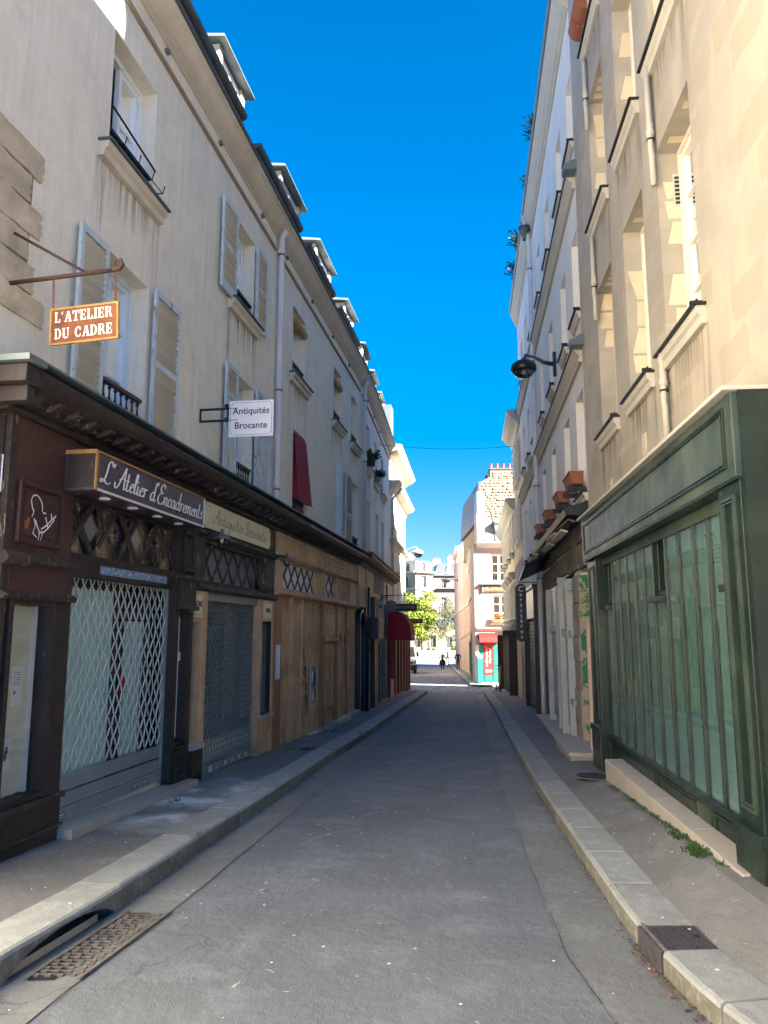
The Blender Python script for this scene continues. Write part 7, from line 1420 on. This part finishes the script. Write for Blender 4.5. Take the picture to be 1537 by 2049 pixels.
P = Th('sign_post', 'thin grey post beside the park fence, right of the twin pale trunks', 'post', WORLD, 9.9, 118, -2.4); MB().tube([(9.9, 118, -2.4), (9.9, 118, 2.0)], .06, 8).build('post', 'zinc_dark', P); bx(P, 'plate', 'sign_white', (9.6, 10.2, 117.9, 117.93, 1.2, 1.8))
# ---------------------------------------------------------------- people
def person(x, y, z, rot, label, cols, pose, extra=None):
    """continuous figure grown from a skeleton; faces take the cloth they belong to"""
    J = {'pelvis': (0, 0, .95, .145), 'waist': (0, 0, 1.1, .125), 'chest': (0, -.01, 1.32, .155), 'neckb': (0, 0, 1.47, .075), 'neck': (0, .0, 1.53, .052), 'head': (0, -.015, 1.63, .088), 'crown': (0, -.01, 1.71, .075)}
    E2 = [('pelvis', 'waist'), ('waist', 'chest'), ('chest', 'neckb'), ('neckb', 'neck'), ('neck', 'head'), ('head', 'crown')]
    for s, nm in ((-1, 'l'), (1, 'r')):
        p = pose[nm]
        J['sh'+nm] = (s*.18, 0, 1.42, .068); J['el'+nm] = (s*.25+p[0], p[1], 1.15, .045); J['wr'+nm] = (s*.26+p[2], p[3], .92, .032); J['ha'+nm] = (s*.26+p[2], p[3]-.03, .82, .036)
        J['hip'+nm] = (s*.09, 0, .88, .10); J['kn'+nm] = (s*.10, p[4], .50, .065); J['an'+nm] = (s*.10, p[5], .09+p[6], .042); J['toe'+nm] = (s*.12, p[5]+p[7], .04+p[6]*.6, .04)
        E2 += [('chest', 'sh'+nm), ('sh'+nm, 'el'+nm), ('el'+nm, 'wr'+nm), ('wr'+nm, 'ha'+nm), ('pelvis', 'hip'+nm), ('hip'+nm, 'kn'+nm), ('kn'+nm, 'an'+nm), ('an'+nm, 'toe'+nm)]
    names = list(J); me = bpy.data.meshes.new('body'); me.from_pydata([J[n][:3] for n in names], [(names.index(a), names.index(b)) for a, b in E2], [])
    o = bpy.data.objects.new('skel', me); COL.objects.link(o); md = o.modifiers.new('s', 'SKIN'); sv = me.skin_vertices[0].data
    for i, n in enumerate(names): sv[i].radius = (J[n][3], J[n][3]*(.75 if n in ('chest', 'waist', 'pelvis') else 1)); sv[i].use_root = (n == 'pelvis')
    o.modifiers.new('u', 'SUBSURF').levels = 1
    dg = bpy.context.evaluated_depsgraph_get(); dg.update(); m2 = bpy.data.meshes.new_from_object(o.evaluated_get(dg)); bpy.data.objects.remove(o)
    for c in cols: m2.materials.append(MAT[c])       # skin, hair, top, legs, shoes
    for p in m2.polygons:
        c = p.center; p.use_smooth = True; k = 2
        if c.z > 1.50: k = 1 if (c.z > 1.66 or c.y*pose['face'] < .0) else 0
        elif c.z < .12: k = 4
        elif c.z < .98 and abs(c.x) < .2: k = 3
        elif abs(c.x) > .2 and c.z < (1.12 if pose.get('short') else .9): k = 0
        p.material_index = k
    T = Th('person', label, 'person', WORLD, x, y, z, rz=rot); b = bpy.data.objects.new('body', m2); COL.objects.link(b); b.parent = T.o; return T
walk = {'l': (0, .05, .02, .12, -.10, .10, .03, -.12), 'r': (.02, -.05, .04, -.10, .12, -.12, .0, -.12), 'face': 1}
# local -y is the way the figure faces; rot turns it
pp = person(5.75, 77, g(77)+.02, math.pi, 'person in a violet top walking away, a dark jacket tied at the waist', ('skin', 'hair', 'cloth_violet', 'cloth_black', 'cloth_black'), {'l': (-.12, .1, -.15, .05, -.12, .12, .06, -.12), 'r': (.12, .1, .18, .1, .14, -.10, .0, -.12), 'face': 1, 'short': True})
mb = MB(); mb.lathe([(.20, 1.0), (.30, .85), (.33, .55), (.26, .45), (.18, .5)], 0, 0, 12); me = mb.mesh('tied_jacket', 'cloth_black'); inst(me, 'tied_jacket', pp.o)
person(7.1, 75, g(75)+.1, math.pi, 'person in a navy top and trousers walking away along the pink houses', ('skin', 'hair', 'cloth_navy', 'cloth_navy', 'cloth_black'), {**walk, 'face': 1, 'short': True})
person(8.7, 107, g(107)+.03, 0, 'person in dark clothes standing at the far end near the bollards', ('skin', 'hair', 'cloth_navy', 'cloth_black', 'cloth_black'), {'l': (-.05, 0, -.05, -.02, -.03, 0, 0, -.12), 'r': (.05, 0, .04, -.05, 0, .02, 0, -.12), 'face': -1})
# ---------------------------------------------------------------- weeds, leaf litter, paper scraps
def tufts(name, pts, m='leaf_green', seed=1, h=.042, n=7, sp=.05):
    rr = random.Random(seed); mb = MB()
    for (x, y, z, q) in pts:
        for _ in range(int(n*q)):
            a = rr.uniform(0, 6.28); o = rr.uniform(0, sp); bx_, by_ = x+math.cos(a)*o, y+math.sin(a)*o; hh = h*rr.uniform(.3, 1.1)*q; d = Vector((rr.uniform(-.6, .6), rr.uniform(-.6, .6), 1)).normalized()*hh; w_ = .006
            mb.quad((bx_-w_, by_, z), (bx_+w_, by_+w_, z), (bx_+d.x+w_*.6, by_+d.y, z+d.z), (bx_+d.x-w_, by_+d.y, z+d.z))
    o = mb.build(name, m, None, recalc=False); o['kind'] = 'stuff'
rr = random.Random(12); pts = []
for _ in range(150):
    u = rr.uniform(5.0, 8.6); p = R1.pt(u, .305+rr.uniform(0, .03)); pts.append((p.x, p.y, g(p.y)+rR(p.x, p.y)-.004, rr.uniform(.2, .6)))
for _ in range(16): u = rr.uniform(5.3, 5.6); p = R1.pt(u, .33+rr.uniform(0, .06)); pts.append((p.x, p.y, g(p.y)+rR(p.x, p.y)-.004, rr.uniform(.6, 1.3)))
for _ in range(10): u = rr.uniform(5.9, 6.1); p = R1.pt(u, .33+rr.uniform(0, .04)); pts.append((p.x, p.y, g(p.y)+rR(p.x, p.y)-.004, rr.uniform(.5, 1.0)))
for u in (12.35, 12.45, 12.5, 15.3, 15.5, 8.2, 8.1): p = L1.pt(u, .42); pts.append((p.x, p.y, g(p.y)+KH-.01, 1.2))
for y in (6.55, 6.58, 12.2, 14.6): pts += [(kL(y)-.01-.02*k, y+.01, g(y)+KH-.01*k, .6) for k in range(3)]
tufts('weeds', pts)
mb = MB(); rr = random.Random(4)
for _ in range(900):
    y = rr.choice([rr.uniform(2.6, 4.6), rr.uniform(3.2, 9)]); d = abs(rr.gauss(0, .035)); x = kR(y)-.006-d; z = g(y)+.012; s = rr.uniform(.003, .011); a = rr.uniform(0, 3.14)
    c_, s_ = math.cos(a)*s, math.sin(a)*s; mb.add([(x-c_, y-s_, z), (x+s_*.6, y-c_*.6, z+rr.uniform(0, .006)), (x+c_, y+s_, z+.003), (x-s_*.6, y+c_*.6, z)], [(0, 1, 2, 3)], rr.choice((0, 0, 0, 1, 2)))
o = mb.build('leaf_litter', ['bark', 'ink', 'terracotta'], None, recalc=False); o['kind'] = 'stuff'
mb = MB()
for _ in range(420):
    y = rr.uniform(2.2, 26)**1.0; x = rr.uniform(WLf(y)+.3, WRf(y)-.35); h = 0
    if x < kL(y): h = KH
    elif x > kR(y): h = rR(x, y) if x > kR(y)+.3 else KHR
    z = g(y)+h+.021; s = rr.uniform(.004, .013); a = rr.uniform(0, 3.14); mb.add([(x-s, y-s*.4, z), (x+s*.3, y-s*.8, z+.001), (x+s, y+s*.3, z), (x-s*.2, y+s*.7, z+.002)], [(0, 1, 2, 3)])
o = mb.build('paper_scraps', 'paper', None, recalc=False); o['kind'] = 'stuff'
